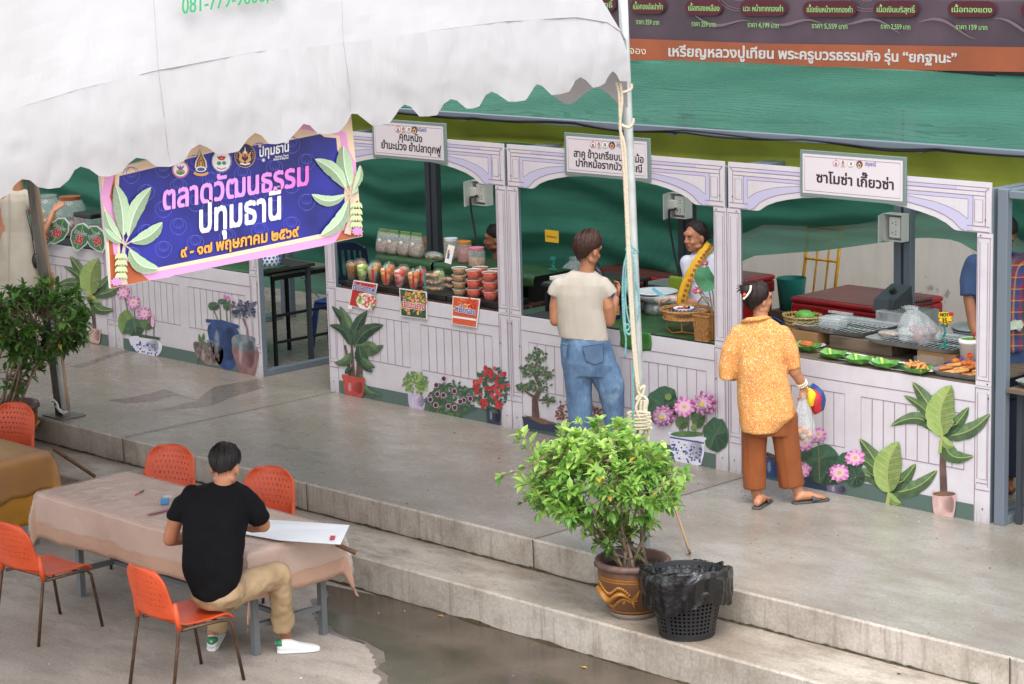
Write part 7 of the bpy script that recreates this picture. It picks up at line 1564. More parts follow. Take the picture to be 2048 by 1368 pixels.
TOC = Vector((.68, -.733, 0)).normalized(); RGT = Vector((.733, .68, 0)).normalized(); UPV = Vector((0, 0, 1))
def sleeve(gb, P, r): gb.tube(P, r, 14); gb.ell(P[0], (r[0], r[0], r[0]), 14, 9)
class Fig:
    def __init__(s, base): s.b = Vector(base); s.k = FPX/(s.b-CAMP).dot(CF)
    def j(s, px, py, d=0): return onp(px, py, s.b+TOC*d, TOC)
    def rings(s, mb, rows, n=22, pw=.86):      # rows: left px, right px, half depth, depth offset
        out = []
        for (l, r, hd, d) in rows:
            L, Rr = s.j(*l, d), s.j(*r, d); out.append(((L+Rr)/2, (Rr-L)/2, -TOC*hd))
        # fill in between for smooth sides
        return mb.rings(out, n, pw=pw)
    def limb(s, mb, pts, round_=True, n=14):   # pts: px,py,d,radius in metres
        P = [s.j(p[0], p[1], p[2]) for p in pts]; r = [p[3] for p in pts]
        return mb.capsule(P, r, n) if round_ else mb.tube(P, r, n)
def axes(heading, pitch=0, roll=0):
    h = R(heading); f = Vector((math.cos(h), math.sin(h), 0)); r = f.cross(UPV); f2 = (f*math.cos(R(pitch))+UPV*math.sin(R(pitch))); u = r.cross(f2)
    r2 = r*math.cos(R(roll))+u*math.sin(R(roll)); return Matrix((r2, f2, r2.cross(f2))).transposed()
def head(mb, c, M, s=1.0, nose=1.0):
    c = Vector(c); q = lambda x, y, z: c+M@Vector((x*s, y*s, z*s)); e = lambda p, r: mb.ell(q(*p), (r[0]*s, r[1]*s, r[2]*s), 16, 11, M)
    e((0,-.008,.025),(.075,.094,.090)); e((0,.018,-.02),(.066,.074,.082)); e((0,.036,-.055),(.052,.056,.055)); e((0,.062,-.088),(.027,.024,.022))
    e((0,.082,.035),(.05,.016,.028))
    for x in (-1, 1): e((x*.034,.066,-.03),(.024,.022,.022)); e((x*.077,-.004,-.012),(.011,.020,.031)); e((x*.050,.01,-.07),(.018,.04,.022)); e((x*.011,.098,-.026),(.010,.010,.008))
    mb.capsule([q(0,.090,.020), q(0,.102,-.008), q(0,.109*nose,-.024)], [.008*s,.010*s,.012*s], 10)
    e((0,.088,-.052),(.024,.010,.007)); e((0,.086,-.064),(.021,.010,.007))
def face(root, c, M, s=1.0, brow='hair dark', lip='lip', look=(0, 0)):
    c = Vector(c); q = lambda x, y, z: c+M@Vector((x*s, y*s, z*s))
    for x in (-1, 1):
        e = MB().m('eye white').ell(q(x*.031,.083,.004), (.0115*s,.006*s,.0052*s), 12, 8, M).build('eye', root, smooth=True)
        MB().m('eye dark').ell(q(x*.031+look[0],.0875,.004), (.0056*s,.0035*s,.0050*s), 10, 7, M).build('pupil', e, smooth=True)
        MB().m(brow).tube([q(x*.016,.0955,.023), q(x*.032,.096,.029), q(x*.048,.085,.024)], [.0035*s,.004*s,.002*s], 6).build('eyebrow', root, smooth=True)
    mb = MB().m(lip); mb.capsule([q(-.022,.0905,-.056), q(-.008,.0985,-.0535), q(.008,.0985,-.0535), q(.022,.0905,-.056)], [.003*s,.0055*s,.0055*s,.003*s], 7); mb.capsule([q(-.018,.0905,-.0625), q(0,.0965,-.065), q(.018,.0905,-.0625)], [.003*s,.006*s,.003*s], 7); mb.build('lips', root, smooth=True)
def hair(root, c, M, s, mname, line, thick=.014, seed=1, name='hair', tuft=.06, vol=(1,1,1)):
    # line: list of (angle from the face in degrees 0..180, polar angle from the crown in degrees) hairline
    c = Vector(c); n = 60; k = 22; A = [a for a, _ in line]; B = [b_ for _, b_ in line]
    def fn(u, v):
        a = 2*math.pi*u; side = abs(((math.degrees(a)+180) % 360)-180)
        tm = R(np.interp(side, A, B)); tm += tuft*(noise.noise(Vector((math.cos(a)*5, math.sin(a)*5, seed)))+.6*noise.noise(Vector((math.cos(a)*16, math.sin(a)*16, seed))))
        th = .02+(tm-.02)*v; d = Vector((math.sin(th)*math.sin(a), math.sin(th)*math.cos(a), math.cos(th)))
        r = Vector((.075*vol[0], .096*vol[1], .094*vol[2])); st_ = noise.noise(Vector((math.cos(a)*9, math.sin(a)*9, v*1.6+seed)))+.6*noise.noise(Vector((math.cos(a)*24, math.sin(a)*24, v*2+seed)))
        th_ = thick*(1-.8*v**3)*(1+.28*st_)
        if th > 1.5708: e_ = (th-1.5708)/1.22; h_ = 1-.34*e_*e_; d = Vector((h_*math.sin(a), h_*math.cos(a), -1.12*e_))
        x = Vector((d.x*(r.x+th_), d.y*(r.y+th_)-.008, d.z*(r.z+(th_ if d.z > 0 else 0))+.025)); return c+M@(x*s)
    MB().m(mname).grid(fn, n, k).build(name, root, smooth=True, solid=.006*s)
    rd = random.Random(seed*7+1); mb = MB().m(mname)       # locks lying over it, ragged at the hairline
    for i in range(300):
        u0 = rd.random(); v0 = rd.uniform(.02, .62); v1 = min(1.07, v0+rd.uniform(.3, .6)); du = rd.uniform(-.035, .035); lift = rd.uniform(.5, 4.5)*.001; w_ = rd.uniform(.0025, .006); V = []
        for q in range(7):
            t_ = q/6; p_ = fn((u0+du*t_*t_) % 1, v0+(v1-v0)*t_); p2_ = fn((u0+du*t_*t_+.004) % 1, v0+(v1-v0)*t_); sd = (p2_-p_).normalized(); o_ = (p_-c).normalized(); h_ = w_*(1-t_**3)+.0006; p_ = p_+o_*(lift+.003*math.sin(math.pi*t_)); V += [p_-sd*h_-o_*.0015, p_+o_*.001, p_+sd*h_-o_*.0015]
        mb.add(V, [(3*q+a_, 3*q+a_+1, 3*q+a_+4, 3*q+a_+3) for q in range(6) for a_ in (0, 1)])
    mb.build('hair_locks', root, smooth=True)
def hand(mb, w, d, nrm, side, s=1.0, curl=.5, spread=.012):
    # w wrist, d finger direction, nrm palm-facing direction, side: +1 right hand, -1 left hand
    w = Vector(w); d = Vector(d).normalized(); nrm = Vector(nrm); nrm = (nrm-d*nrm.dot(d)).normalized(); ac = d.cross(nrm)*side
    mb.rings([(w+d*x*s, ac*a*s, nrm*b_*s) for x, a, b_ in ((-.01,.024,.018),(.02,.030,.017),(.06,.041,.016),(.092,.040,.012))], 12)
    for i, L in enumerate((.068,.078,.072,.056)):
        o = (i-1.5)*.0205*s; p = w+d*.088*s-ac*o; dd = (d-ac*(i-1.5)*spread*8*.3).normalized(); P = [p]; a = 0
        for q in (.45,.32,.23): a += curl*(.75 if q == .45 else 1); v = dd*math.cos(a)+nrm*math.sin(a); p = p+v*L*q*s; P.append(p)
        mb.capsule(P, [.0092*s,.0088*s,.0080*s,.0070*s], 8)
    b0 = w+d*.028*s+ac*.028*s; mb.capsule([b0, b0+(ac*.75+d*.6+nrm*.3).normalized()*.034*s, b0+(ac*.75+d*.6+nrm*.3).normalized()*.034*s+(d*.8+ac*.1+nrm*.5*curl).normalized()*.030*s, b0+(ac*.75+d*.6+nrm*.3).normalized()*.034*s+(d*.85+nrm*.7*curl).normalized()*.052*s], [.013*s,.0115*s,.010*s,.008*s], 8)
def shoe(root, heel, toe, s=1.0, mt='shoe white', tab=None):
    heel, toe = Vector(heel), Vector(toe); d = (toe-heel); d.z = 0; L = d.length; d.normalize(); a = d.cross(UPV); z = heel.z
    P = lambda t_, w, zz: heel+d*(t_*L)+a*w+UPV*zz
    mb = MB().m(mt); out = []
    prof = [(-.02,.020,.02,.065),(.05,.034,.012,.088),(.2,.038,.01,.092),(.36,.040,.01,.082),(.5,.044,.01,.065),(.68,.048,.01,.05),(.85,.043,.01,.040),(.96,.028,.012,.03),(1.0,.012,.016,.024)]
    for t_, w, zl, zh in prof: out.append((heel+d*t_*L+UPV*((zl+zh)/2), a*w*s, UPV*((zh-zl)/2)))
    mb.rings(out, 16, pw=.75); o = mb.build('shoe', root, smooth=True)
    MB().m(mt).rings([(heel+d*t_*L+UPV*.012, a*(w+.004)*s, UPV*.011) for t_, w, _, _ in prof], 16, pw=.5).build('sole', o)
    if tab:
        mb = MB().m(tab); mb.rings([(heel+d*t_*L+UPV*.068, a*w*s, UPV*h) for t_, w, h in ((-.035,.012,.012),(-.02,.0235,.022),(.05,.0365,.024),(.10,.0385,.020))], 14, pw=.75); mb.build('heel_tab', o, smooth=True)
        mb = MB().m(mt); hp = heel-d*.036*L+UPV*.066     # small white three leaf mark
        for x, z_, r in ((0,.007,.0045),(-.006,.003,.004),(.006,.003,.004),(0,-.006,.003)): mb.ell(hp+a*x+UPV*z_+d*.001, (.004,.004,r), 6, 4)
        mb.build('heel_mark', o)
        mb = MB().m(mt)
        for i in range(5): t_ = .30+.055*i; h = .089-.0075*i; mb.tube([P(t_, -.018, h-.006), P(t_, 0, h+.001), P(t_, .018, h-.006)], .0035, 5)
        mb.build('laces', o)
    return o
# ---------------------------------------------------------- shopper in cream tee and jeans
F = Fig((3.62, -.36, 0)); sb = MB()
hc = F.j(1177, 500, .0); HM = axes(88, -16); 
head(sb, hc, HM, 1.08); F.limb(sb, [(1173,548,0,.062),(1175,520,0,.056)])
F.limb(sb, [(1117,578,0,.05),(1110,612,.0,.046),(1110,642,.0,.042)]); F.limb(sb, [(1110,642,0,.041),(1122,640,-.16,.034),(1128,630,-.24,.027)])
F.limb(sb, [(1206,580,0,.052),(1216,615,.02,.050),(1219,643,.0,.044)]); F.limb(sb, [(1219,643,0,.043),(1226,620,-.10,.036),(1232,598,-.18,.027)])
hand(sb, F.j(1232,598,-.18), F.j(1238,572,-.24)-F.j(1232,598,-.18), -RGT*.8+TOC*.4, 1, 1.0, .55); hand(sb, F.j(1128,630,-.24), RGT*.5-TOC*.7, UPV, -1, 1.0, .5)
F.rings(sb, [((1140,548),(1205,552),.07,0),((1118,575),(1210,578),.09,0),((1122,640),(1208,644),.10,0),((1126,700),(1215,704),.10,0)])
for x0, x1, y in ((1163,1163,895),(1226,1226,890)): F.limb(sb, [(x0,800,0,.06),(x1,860,0,.05),(x1,y,0,.04)])
p1 = remesh(sb, 'person', 'skin tan', None, .0065, 3, loc=F.b, label='short haired shopper in cream sleeveless tee and blue jeans seen from behind, ordering', cat='person')
gb = MB(); F.rings(gb, [((1144,541),(1190,544),.070,0),((1130,550),(1204,553),.085,0),((1112,566),(1221,569),.105,0),((1109,585),(1216,588),.118,0),((1112,612),(1209,616),.122,0),((1114,640),(1213,645),.125,0),((1119,672),(1218,680),.130,0)])
sleeve(gb, [F.j(1204,572,0), F.j(1216,582,.01), F.j(1222,591,.01)], [.075,.068,.066]); sleeve(gb, [F.j(1120,574,0), F.j(1112,584,0), F.j(1109,591,0)], [.07,.064,.06])
remesh(gb, 'shirt', 'tee cream', p1, .009, 3, .012, (6,6,2.5))
jb = MB(); F.rings(jb, [((1124,668),(1217,675),.122,0),((1121,695),(1226,700),.135,.0),((1122,722),(1235,726),.140,.01),((1126,748),(1242,750),.13,0)])
F.limb(jb, [(1153,735,0,.115),(1157,775,0,.105),(1160,820,.01,.098),(1163,880,0,.098),(1164,904,0,.100)], False); F.limb(jb, [(1208,735,0,.12),(1220,775,.02,.112),(1227,815,.01,.088),(1227,850,0,.078),(1227,896,0,.082)], False)
remesh(jb, 'jeans', 'denim', p1, .009, 3, .011, (11,11,4))
mat('denim dark', '4f6884', .9, c2='5f7893', sc=8, bump=.15, bsc=200); mat('denim stitch', '3c526f', .9)
def pocket(quad, nm='pocket'):
    mb = MB().m('denim dark'); P = [F.j(x, y, .150) for x, y in quad]; c_ = sum(P, Vector())/len(P)
    mb.add(P+[p-TOC*.04 for p in P], [tuple(range(len(P)))]+[(i,(i+1) % len(P),len(P)+(i+1) % len(P),len(P)+i) for i in range(len(P))]); o = mb.build(nm, p1)
    mb = MB().m('denim stitch'); mb.tube([p+TOC*.002 for p in P], .0022, 5, True); mb.build('stitching', o)
pocket([(1165,693),(1206,687),(1208,722),(1190,729),(1172,722)]); pocket([(1124,688),(1136,690),(1132,718),(1125,712)])
hair(p1, hc, HM, 1.08, 'hair brown', [(0,48),(35,58),(62,82),(85,92),(105,106),(130,146),(180,166)], .032, 3, tuft=.10)
for x, y in ((1164, 908), (1227, 903)):
    q = onp(x, y, F.b, TOC); q.z = .0; shoe(p1, q+TOC*.05, q-TOC*.2, 1, 'shoe white')
# ---------------------------------------------------------- shopper in orange floral shirt
F = Fig((5.66, -.50, 0)); sb = MB(); hc = F.j(1518, 600, 0); HM = axes(72, 2)
head(sb, hc, HM, .93); F.limb(sb, [(1521,650,0,.06),(1521,622,0,.052)])
F.rings(sb, [((1480,665),(1560,660),.09,0),((1478,720),(1568,716),.11,0),((1482,800),(1585,800),.12,0)])
F.limb(sb, [(1572,675,0,.052),(1586,715,0,.048),(1590,744,.0,.045)]); F.limb(sb, [(1590,744,0,.043),(1600,760,-.02,.036),(1606,772,-.04,.029)])
hand(sb, F.j(1606,773,-.04), Vector((0,0,-1))+RGT*.05, -RGT*.5-TOC*.8, 1, .92, .9)
F.limb(sb, [(1468,680,0,.052),(1455,730,0,.046),(1466,752,-.1,.04),(1480,752,-.25,.03)]); hand(sb, F.j(1480,752,-.25), -TOC, UPV, -1, .92, .5)
for kx, ky, ax, ay in ((1508,930,1514,998),(1580,930,1598,990)): F.limb(sb, [(kx,ky,0,.06),((kx+ax)/2,(ky+ay)/2,0,.05),(ax,ay,0,.034)])
fl_, fr_ = onz(1517, 1012, .012), onz(1601, 1003, .012)
for h_, d_ in ((fl_, Vector((-.35,.94,0))), (fr_, Vector((.45,.9,0)))):
    d_ = d_.normalized(); a_ = d_.cross(UPV); sb.rings([(h_+d_*x+UPV*(z+.006), a_*w_, UPV*(z)) for x, w_, z in ((-.045,.018,.016),(-.03,.030,.026),(.02,.033,.036),(.08,.036,.032),(.13,.042,.020),(.17,.040,.014),(.19,.022,.010))], 14)
    for i in range(5): q0 = h_+d_*.165+a_*(-.028+.0145*i)+UPV*.012; sb.capsule([q0, q0+d_*(.028-.003*abs(i-1))], [.009,.007], 7)
p2 = remesh(sb, 'person', 'skin tan', None, .0065, 3, loc=F.b, label='shopper with dark bun in orange floral shirt and brown trousers holding a clear bag', cat='person')
gb = MB(); F.rings(gb, [((1487,640),(1540,634),.065,0),((1476,652),(1558,646),.085,0),((1466,668),(1572,662),.105,0),((1466,695),(1572,690),.125,0),((1471,730),(1568,724),.135,.01),((1474,770),(1580,766),.14,.01),((1476,810),(1591,808),.145,.015),((1479,835),(1592,830),.148,.02),((1484,861),(1560,860),.14,.025)])
sleeve(gb, [F.j(1476,668,0), F.j(1462,700,0), F.j(1456,735,0), F.j(1454,758,0)], [.07,.078,.072,.064]); sleeve(gb, [F.j(1566,668,0), F.j(1580,700,0), F.j(1589,736,0)], [.066,.064,.056])
remesh(gb, 'shirt', 'floral', p2, .009, 3, .013, (6,6,2.5)); MB().m('floral').tube([F.j(1484,644,.02), F.j(1495,640,.062), F.j(1515,638,.07), F.j(1532,635,.05), F.j(1541,636,.0)], [.012,.018,.019,.016,.010], 8).build('collar', p2, smooth=True)
jb = MB(); F.rings(jb, [((1486,800),(1582,800),.125,0),((1482,840),(1588,838),.135,0),((1484,868),(1592,866),.13,0)])
F.limb(jb, [(1511,830,0,.11),(1509,900,0,.092),(1509,976,0,.082)], False); F.limb(jb, [(1563,830,0,.11),(1574,900,0,.098),(1583,972,.0,.090)], False)
remesh(jb, 'trousers', 'trouser rust', p2, .009, 3, .010, (11,11,2))
hair(p2, hc, HM, .93, 'hair dark', [(0,40),(40,55),(65,86),(95,108),(140,140),(180,150)], .028, 8, tuft=.06)
bu = F.j(1494, 582, .06); mb = MB().m('hair dark'); mb.ell(bu, (.052,.045,.048), 16, 10); mb.ell(F.j(1505,592,.06), (.05,.04,.05), 14, 9)
rd = random.Random(4)
for i in range(30): a_ = rd.uniform(1.2, 3.4); p_ = bu+RGT*.03*math.cos(a_)+UPV*.03*math.sin(a_); q_ = bu+RGT*rd.uniform(.05,.085)*math.cos(a_)+UPV*rd.uniform(.05,.095)*math.sin(a_); mb.tube([p_, (p_+q_)/2+UPV*.012, q_], [.006,.004,.0015], 5)
mb.build('hair_bun', p2, smooth=True)
mb = MB().m('pearl')
for i in range(9): u = i/8; mb.ell(F.j(1488+13*u+4*math.sin(3*u), 597-24*u, .118-.01*u), (.009,.009,.009), 8, 6)
mb.m('orange shell').ell(F.j(1489,590,.115), (.014,.012,.016), 8, 6); mb.build('hair_clip', p2, smooth=True)
mb = MB().m('pearl'); wc_ = F.j(1603,766,-.032); wd_ = (F.j(1606,772,-.04)-F.j(1600,760,-.02)).normalized(); o1 = wd_.orthogonal().normalized(); o2 = wd_.cross(o1)
for j_ in range(2):
    for i in range(16): mb.ell(wc_+wd_*(.018*j_-.004)+(o1*math.cos(i*.3927)+o2*math.sin(i*.3927))*.037, (.0075,.0075,.0075), 6, 5)
mb.build('bracelet', p2, smooth=True)
for h_, d_ in ((fl_, Vector((-.35,.94,0))), (fr_, Vector((.45,.9,0)))):
    d_ = d_.normalized(); a_ = d_.cross(UPV); mb = MB().m('slipper'); z0 = Vector((h_.x, h_.y, 0))
    mb.rings([(z0+d_*x+UPV*.008, a_*w_, UPV*.008) for x, w_ in ((-.065,.020),(-.05,.036),(.02,.042),(.1,.046),(.16,.050),(.20,.046),(.225,.024))], 14, pw=.7); o = mb.build('slipper', p2, smooth=True)
    mb = MB().m('slipper'); V = [z0+d_*(.075+.02*i)+(a_*math.cos(t_)*(.05-.002*i))+UPV*(.014+(.056-.009*i)*math.sin(t_)) for i in range(5) for t_ in [k*.3491 for k in range(10)]]; mb.add(V, [(i*10+k, i*10+k+1, i*10+k+11, i*10+k+10) for i in range(4) for k in range(9)]); mb.build('strap', o, smooth=True, solid=.006)
# things she holds
bc = F.j(1606, 790, -.03); root = T('plastic_bag', 'clear plastic bag of fried food hanging from the orange shirt shopper hand', 'plastic bag', F.j(1608, 880, -.03))
def pb(u, v):
    a = 6.2832*u; k = [(.014,785),(.020,795),(.05,822),(.078,850),(.085,868),(.060,882),(.0,886)]; q = v*(len(k)-1); i = min(int(q), len(k)-2); f_ = q-i; r = k[i][0]*(1-f_)+k[i+1][0]*f_; y = k[i][1]*(1-f_)+k[i+1][1]*f_; c_ = F.j(1606+2*v, y, -.03); r *= 1+.16*math.sin(a*7+2*v)*(1-v)+.12*noise.noise(Vector((math.cos(a)*3, math.sin(a)*3, v*3)))
    return c_+RGT*r*math.cos(a)+TOC*r*.7*math.sin(a)
MB().m('clear film').grid(pb, 48, 20).build('film', root, smooth=True)
mb = MB(); rd = random.Random(8)
for i in range(12): mb.m(rd.choice(['fried gold','fried orange','raw sausage'])).ell(F.j(1607+rd.uniform(-13,13), 868+rd.uniform(-10,9), -.03+rd.uniform(-.03,.03)), (.03,.022,.024), 8, 6)
mb.build('contents', root, smooth=True)
root = T('pouch', 'rainbow coloured cloth pouch held behind the clear bag', 'pouch', F.j(1625, 810, -.09))
def pouch(px0, py0, px1, py1, w_, m_, d_):
    a_, b_ = F.j(px0, py0, d_), F.j(px1, py1, d_-.02); ax = b_-a_; L = ax.length; ax.normalize(); s_ = TOC.cross(ax)
    def fn(u, v): x = (2*u-1)*w_*math.sin(math.pi*min(.97, .12+.80*v))**.6; return a_+ax*(L*v)+s_*(x+.025*math.sin(v*3))+TOC*(.022*(1-(2*u-1)**2)+.008*math.sin(v*9+u*4))
    MB().m(m_).grid(fn, 12, 14).build('panel', root, smooth=True, solid=.012)
pouch(1618,770,1640,822,.050,'blue plastic',-.12); pouch(1612,776,1634,826,.048,'tag red',-.10); pouch(1606,776,1622,812,.040,'tag yellow',-.08)
# ---------------------------------------------------------- seated man in black
F = Fig((4.50, -4.86, 0)); sb = MB(); hc = F.j(450, 935, .0); HM = axes(128, -32)
head(sb, hc, HM, 1.08); F.limb(sb, [(446,985,.02,.068),(449,952,.02,.062)])
F.rings(sb, [((395,990),(490,992),.10,0),((385,1040),(490,1040),.12,.02),((385,1120),(485,1120),.12,.05),((394,1160),(474,1165),.10,.04)])
F.limb(sb, [(376,1010,0,.050),(352,1037,.0,.050),(340,1078,-.06,.048)]); F.limb(sb, [(340,1078,-.06,.047),(380,1076,-.25,.038),(420,1062,-.42,.029)])
F.limb(sb, [(498,1012,0,.050),(517,1032,-.05,.050),(526,1050,-.10,.048)]); F.limb(sb, [(526,1050,-.10,.047),(505,1054,-.22,.038),(485,1052,-.34,.029)])
hand(sb, F.j(420,1062,-.42), RGT*.6-TOC*.8, Vector((0,0,-1)), -1, 1.05, .35); hand(sb, F.j(485,1052,-.34), -RGT*.5-TOC*.8, Vector((0,0,-1)), 1, 1.05, .6)
rf = onz(572, 1296, G); lf = onz(427, 1292, G)
rk = F.j(556, 1150, -.36); lk = F.j(452, 1150, -.40)
sb.capsule([rk, rk.lerp(rf+UPV*.09, .5), rf+UPV*.1], [.06,.052,.040], 12); sb.capsule([lk, lk.lerp(lf+UPV*.09, .5), lf+UPV*.1], [.06,.052,.040], 12)
sb.capsule([F.j(455,1190,-.02), rk], [.08,.06], 12); sb.capsule([F.j(415,1190,-.02), lk], [.08,.06], 12)
for q in (rf, lf): sb.capsule([q+UPV*.1, q+UPV*.03], [.04,.035], 10)
p3 = remesh(sb, 'person', 'skin fair', None, .0065, 3, loc=(4.5,-4.86,G), label='man in black t-shirt and khaki trousers seated from behind, writing at the table', cat='person')
gb = MB(); F.rings(gb, [((424,964),(474,967),.075,.02),((402,970),(488,974),.095,.02),((378,979),(502,983),.115,.01),((366,1000),(500,1004),.135,.01),((364,1040),(495,1040),.145,.03),((363,1085),(490,1085),.145,.05),((364,1120),(487,1122),.145,.07),((374,1155),(486,1152),.150,.06),((385,1181),(470,1188),.155,.05),((400,1190),(455,1194),.145,.05)])
sleeve(gb, [F.j(386,994,0), F.j(364,1012,0), F.j(352,1038,0)], [.080,.076,.070]); sleeve(gb, [F.j(486,995,0), F.j(508,1018,-.03), F.j(519,1042,-.06)], [.080,.076,.072])
remesh(gb, 'shirt', 'tee black', p3, .009, 3, .016, (7,7,5))
jb = MB(); F.rings(jb, [((386,1158),(488,1160),.14,.02),((382,1188),(490,1188),.175,.02),((390,1206),(484,1204),.17,-.02)])
hp = F.j(455,1188,-.02); hl = F.j(412,1190,-.02)
jb.tube([hp, hp.lerp(rk,.5)+UPV*.01, rk+UPV*.0], [.105,.095,.083], 16); jb.ell(rk, (.083,.083,.083), 16, 10); kn = rk.lerp(rf, .08); rh = rf.lerp(rk, .29); jb.tube([rk, rk.lerp(rh,.5), rh], [.082,.076,.074], 16)
jb.tube([hl, hl.lerp(lk,.5), lk], [.105,.095,.083], 16); jb.ell(lk, (.083,.083,.083), 16, 10); lh = lf.lerp(lk, .27); jb.tube([lk, lk.lerp(lh,.5), lh], [.082,.074,.070], 16)
remesh(jb, 'trousers', 'chino', p3, .009, 2, .014, (9,9,9))
hair(p3, hc, HM, 1.08, 'hair black', [(0,50),(40,62),(70,84),(100,92),(130,132),(180,150)], .027, 5, tuft=.07)
shoe(p3, onz(556,1306,G), onz(640,1300,G)+Vector((0,0,0)), 1.05, 'shoe white', 'shoe green'); shoe(p3, onz(424,1302,G), onz(440,1262,G), 1.05, 'shoe white', 'shoe green')
# ---------------------------------------------------------- vendor with yellow scarf
F = Fig(ony(1408, 600, .75)); F.b.z = 0; sb = MB(); hc = F.j(1391, 474, 0); HM = axes(262, -4)
head(sb, hc, HM, 1.0, .95); F.limb(sb, [(1399,520,-.02,.058),(1397,494,-.03,.050)])
F.rings(sb, [((1375,530),(1448,530),.09,0),((1370,580),(1448,580),.11,0),((1368,640),(1450,640),.12,0)])
F.limb(sb, [(1376,530,.05,.05),(1388,585,.10,.045),(1398,606,.12,.043)]); F.limb(sb, [(1398,606,.12,.042),(1370,604,.16,.036),(1346,599,.18,.029)])
F.limb(sb, [(1444,530,0,.05),(1450,590,.05,.045),(1440,630,.14,.04),(1410,625,.2,.03)]); hand(sb, F.j(1410,625,.2), -RGT+TOC*.3, Vector((0,0,-1)), -1, .95, .4)
hand(sb, F.j(1346,599,.18), -RGT+TOC*.1+UPV*.1, Vector((0,0,-1))+TOC*.3, 1, .95, .75)
for x in (-.09, .09): sb.capsule([F.b+RGT*x+UPV*.85, F.b+RGT*x+UPV*.45, F.b+RGT*x+UPV*.05], [.08,.06,.045], 12)
for x in (-.09, .09): sb.capsule([F.b+RGT*x+UPV*.04, F.b+RGT*x+UPV*.04+TOC*.14], [.04,.03], 10)
F.rings(sb, [((1370,640),(1450,640),.12,0),((1372,690),(1450,690),.13,0)])
p4 = remesh(sb, 'person', 'skin fair', None, .0058, 2, loc=F.b, label='vendor in white blouse and yellow embroidered scarf serving behind the counter', cat='person')
gb = MB(); F.rings(gb, [((1390,503),(1432,503),.07,-.02),((1378,512),(1448,512),.09,0),((1368,530),(1456,530),.12,.0),((1364,560),(1456,560),.135,.02),((1362,590),(1455,590),.14,.02),((1364,640),(1452,640),.135,.0)])
sleeve(gb, [F.j(1376,526,.04), F.j(1386,565,.09), F.j(1398,603,.12), F.j(1390,605,.135)], [.066,.062,.06,.056]); sleeve(gb, [F.j(1446,526,0), F.j(1452,570,.03)], [.066,.064])
remesh(gb, 'blouse', 'blouse white', p4, .009, 4, .007, (6,6,4))
mat('trouser navy', '23283a', .9)
jb = MB(); F.rings(jb, [((1366,630),(1452,630),.135,0),((1366,700),(1455,700),.14,0)]); 
for x in (-.09, .09): jb.tube([F.b+RGT*x+UPV*.85, F.b+RGT*x+UPV*.1], [.11,.08], 14)
remesh(jb, 'trousers', 'trouser navy', p4, .012, 2)
def ribbon(fig, pts, w, mt, nm, parent, thick=.006, edge=None):
    P = [fig.j(*p) for p in pts]; n = len(P); V = []
    Q = []
    for i in range(n-1):
        p0, p1_, p2_, p3_ = P[max(i-1,0)], P[i], P[i+1], P[min(i+2,n-1)]
        for k in range(6): u = k/6; Q.append(.5*((2*p1_)+(-p0+p2_)*u+(2*p0-5*p1_+4*p2_-p3_)*u*u+(-p0+3*p1_-3*p2_+p3_)*u**3))
    Q.append(P[-1]); m_ = len(Q)
    for i in range(m_):
        d = (Q[min(i+1,m_-1)]-Q[max(i-1,0)]).normalized(); s_ = d.cross(TOC).normalized()
        for k in range(7): x = (k/6-.5)*2; V.append(Q[i]+s_*w/2*x*(1+.06*math.sin(i*1.3)*(abs(x) > .9))+TOC*(.012*(1-x*x)+.006*math.sin(x*5+i*.2)))
    mb = MB().m(mt); mb.add(V, [(i*7+k, i*7+k+1, i*7+k+8, i*7+k+7) for i in range(m_-1) for k in range(6)]); o = mb.build(nm, parent, smooth=True, solid=thick)
    return o, Q
o, Q = ribbon(F, [(1420,488,-.02),(1416,496,.06),(1402,512,.13),(1388,535,.18),(1374,565,.195),(1364,595,.20),(1360,625,.19)], .078, 'scarf yellow', 'scarf', p4)
mb = MB().m('scarf print')
for i in range(3, len(Q)-1, 2): p_ = Q[i]+TOC*.018+RGT*.012; [mb.ell(p_+RGT*.009*math.cos(k*1.2566)+UPV*.009*math.sin(k*1.2566), (.0055,.004,.0055), 6, 4) for k in range(5)]
mb.build('embroidery', o, smooth=True)
hair(p4, hc, HM, 1.0, 'hair dark', [(0,36),(30,44),(60,70),(85,92),(120,125),(180,145)], .011, 9, tuft=.03); MB().m('hair dark').ell(hc+HM@Vector((0,-.115,.0)), (.045,.04,.045), 12, 8).build('hair_bun', p4, smooth=True)
face(p4, hc, HM, 1.0)
mb = MB().m('clear film'); g0 = F.j(1346,599,.18); mb.ell(g0-RGT*.07+UPV*.004, (.085,.05,.04), 18, 10, Matrix((RGT, TOC, UPV)).transposed()); mb.tube([g0-RGT*.02, g0+RGT*.03], [.04,.042], 14, caps=(0,0)); mb.build('plastic_glove', p4, smooth=True)
root = T('spatula', 'pale blue spatula in the gloved hand above the scale bowl', 'spatula', F.j(1318, 585, .2)); mat('spatula blue', '6fb0c4', .4); MB().m('spatula blue').bar(F.j(1327,594,.2), F.j(1305,576,.2), .028, .008, TOC).build('blade', root, bevel=.003); MB().m('spatula blue').tube([F.j(1327,594,.2), F.j(1345,604,.19)], .008, 7).build('handle', root)
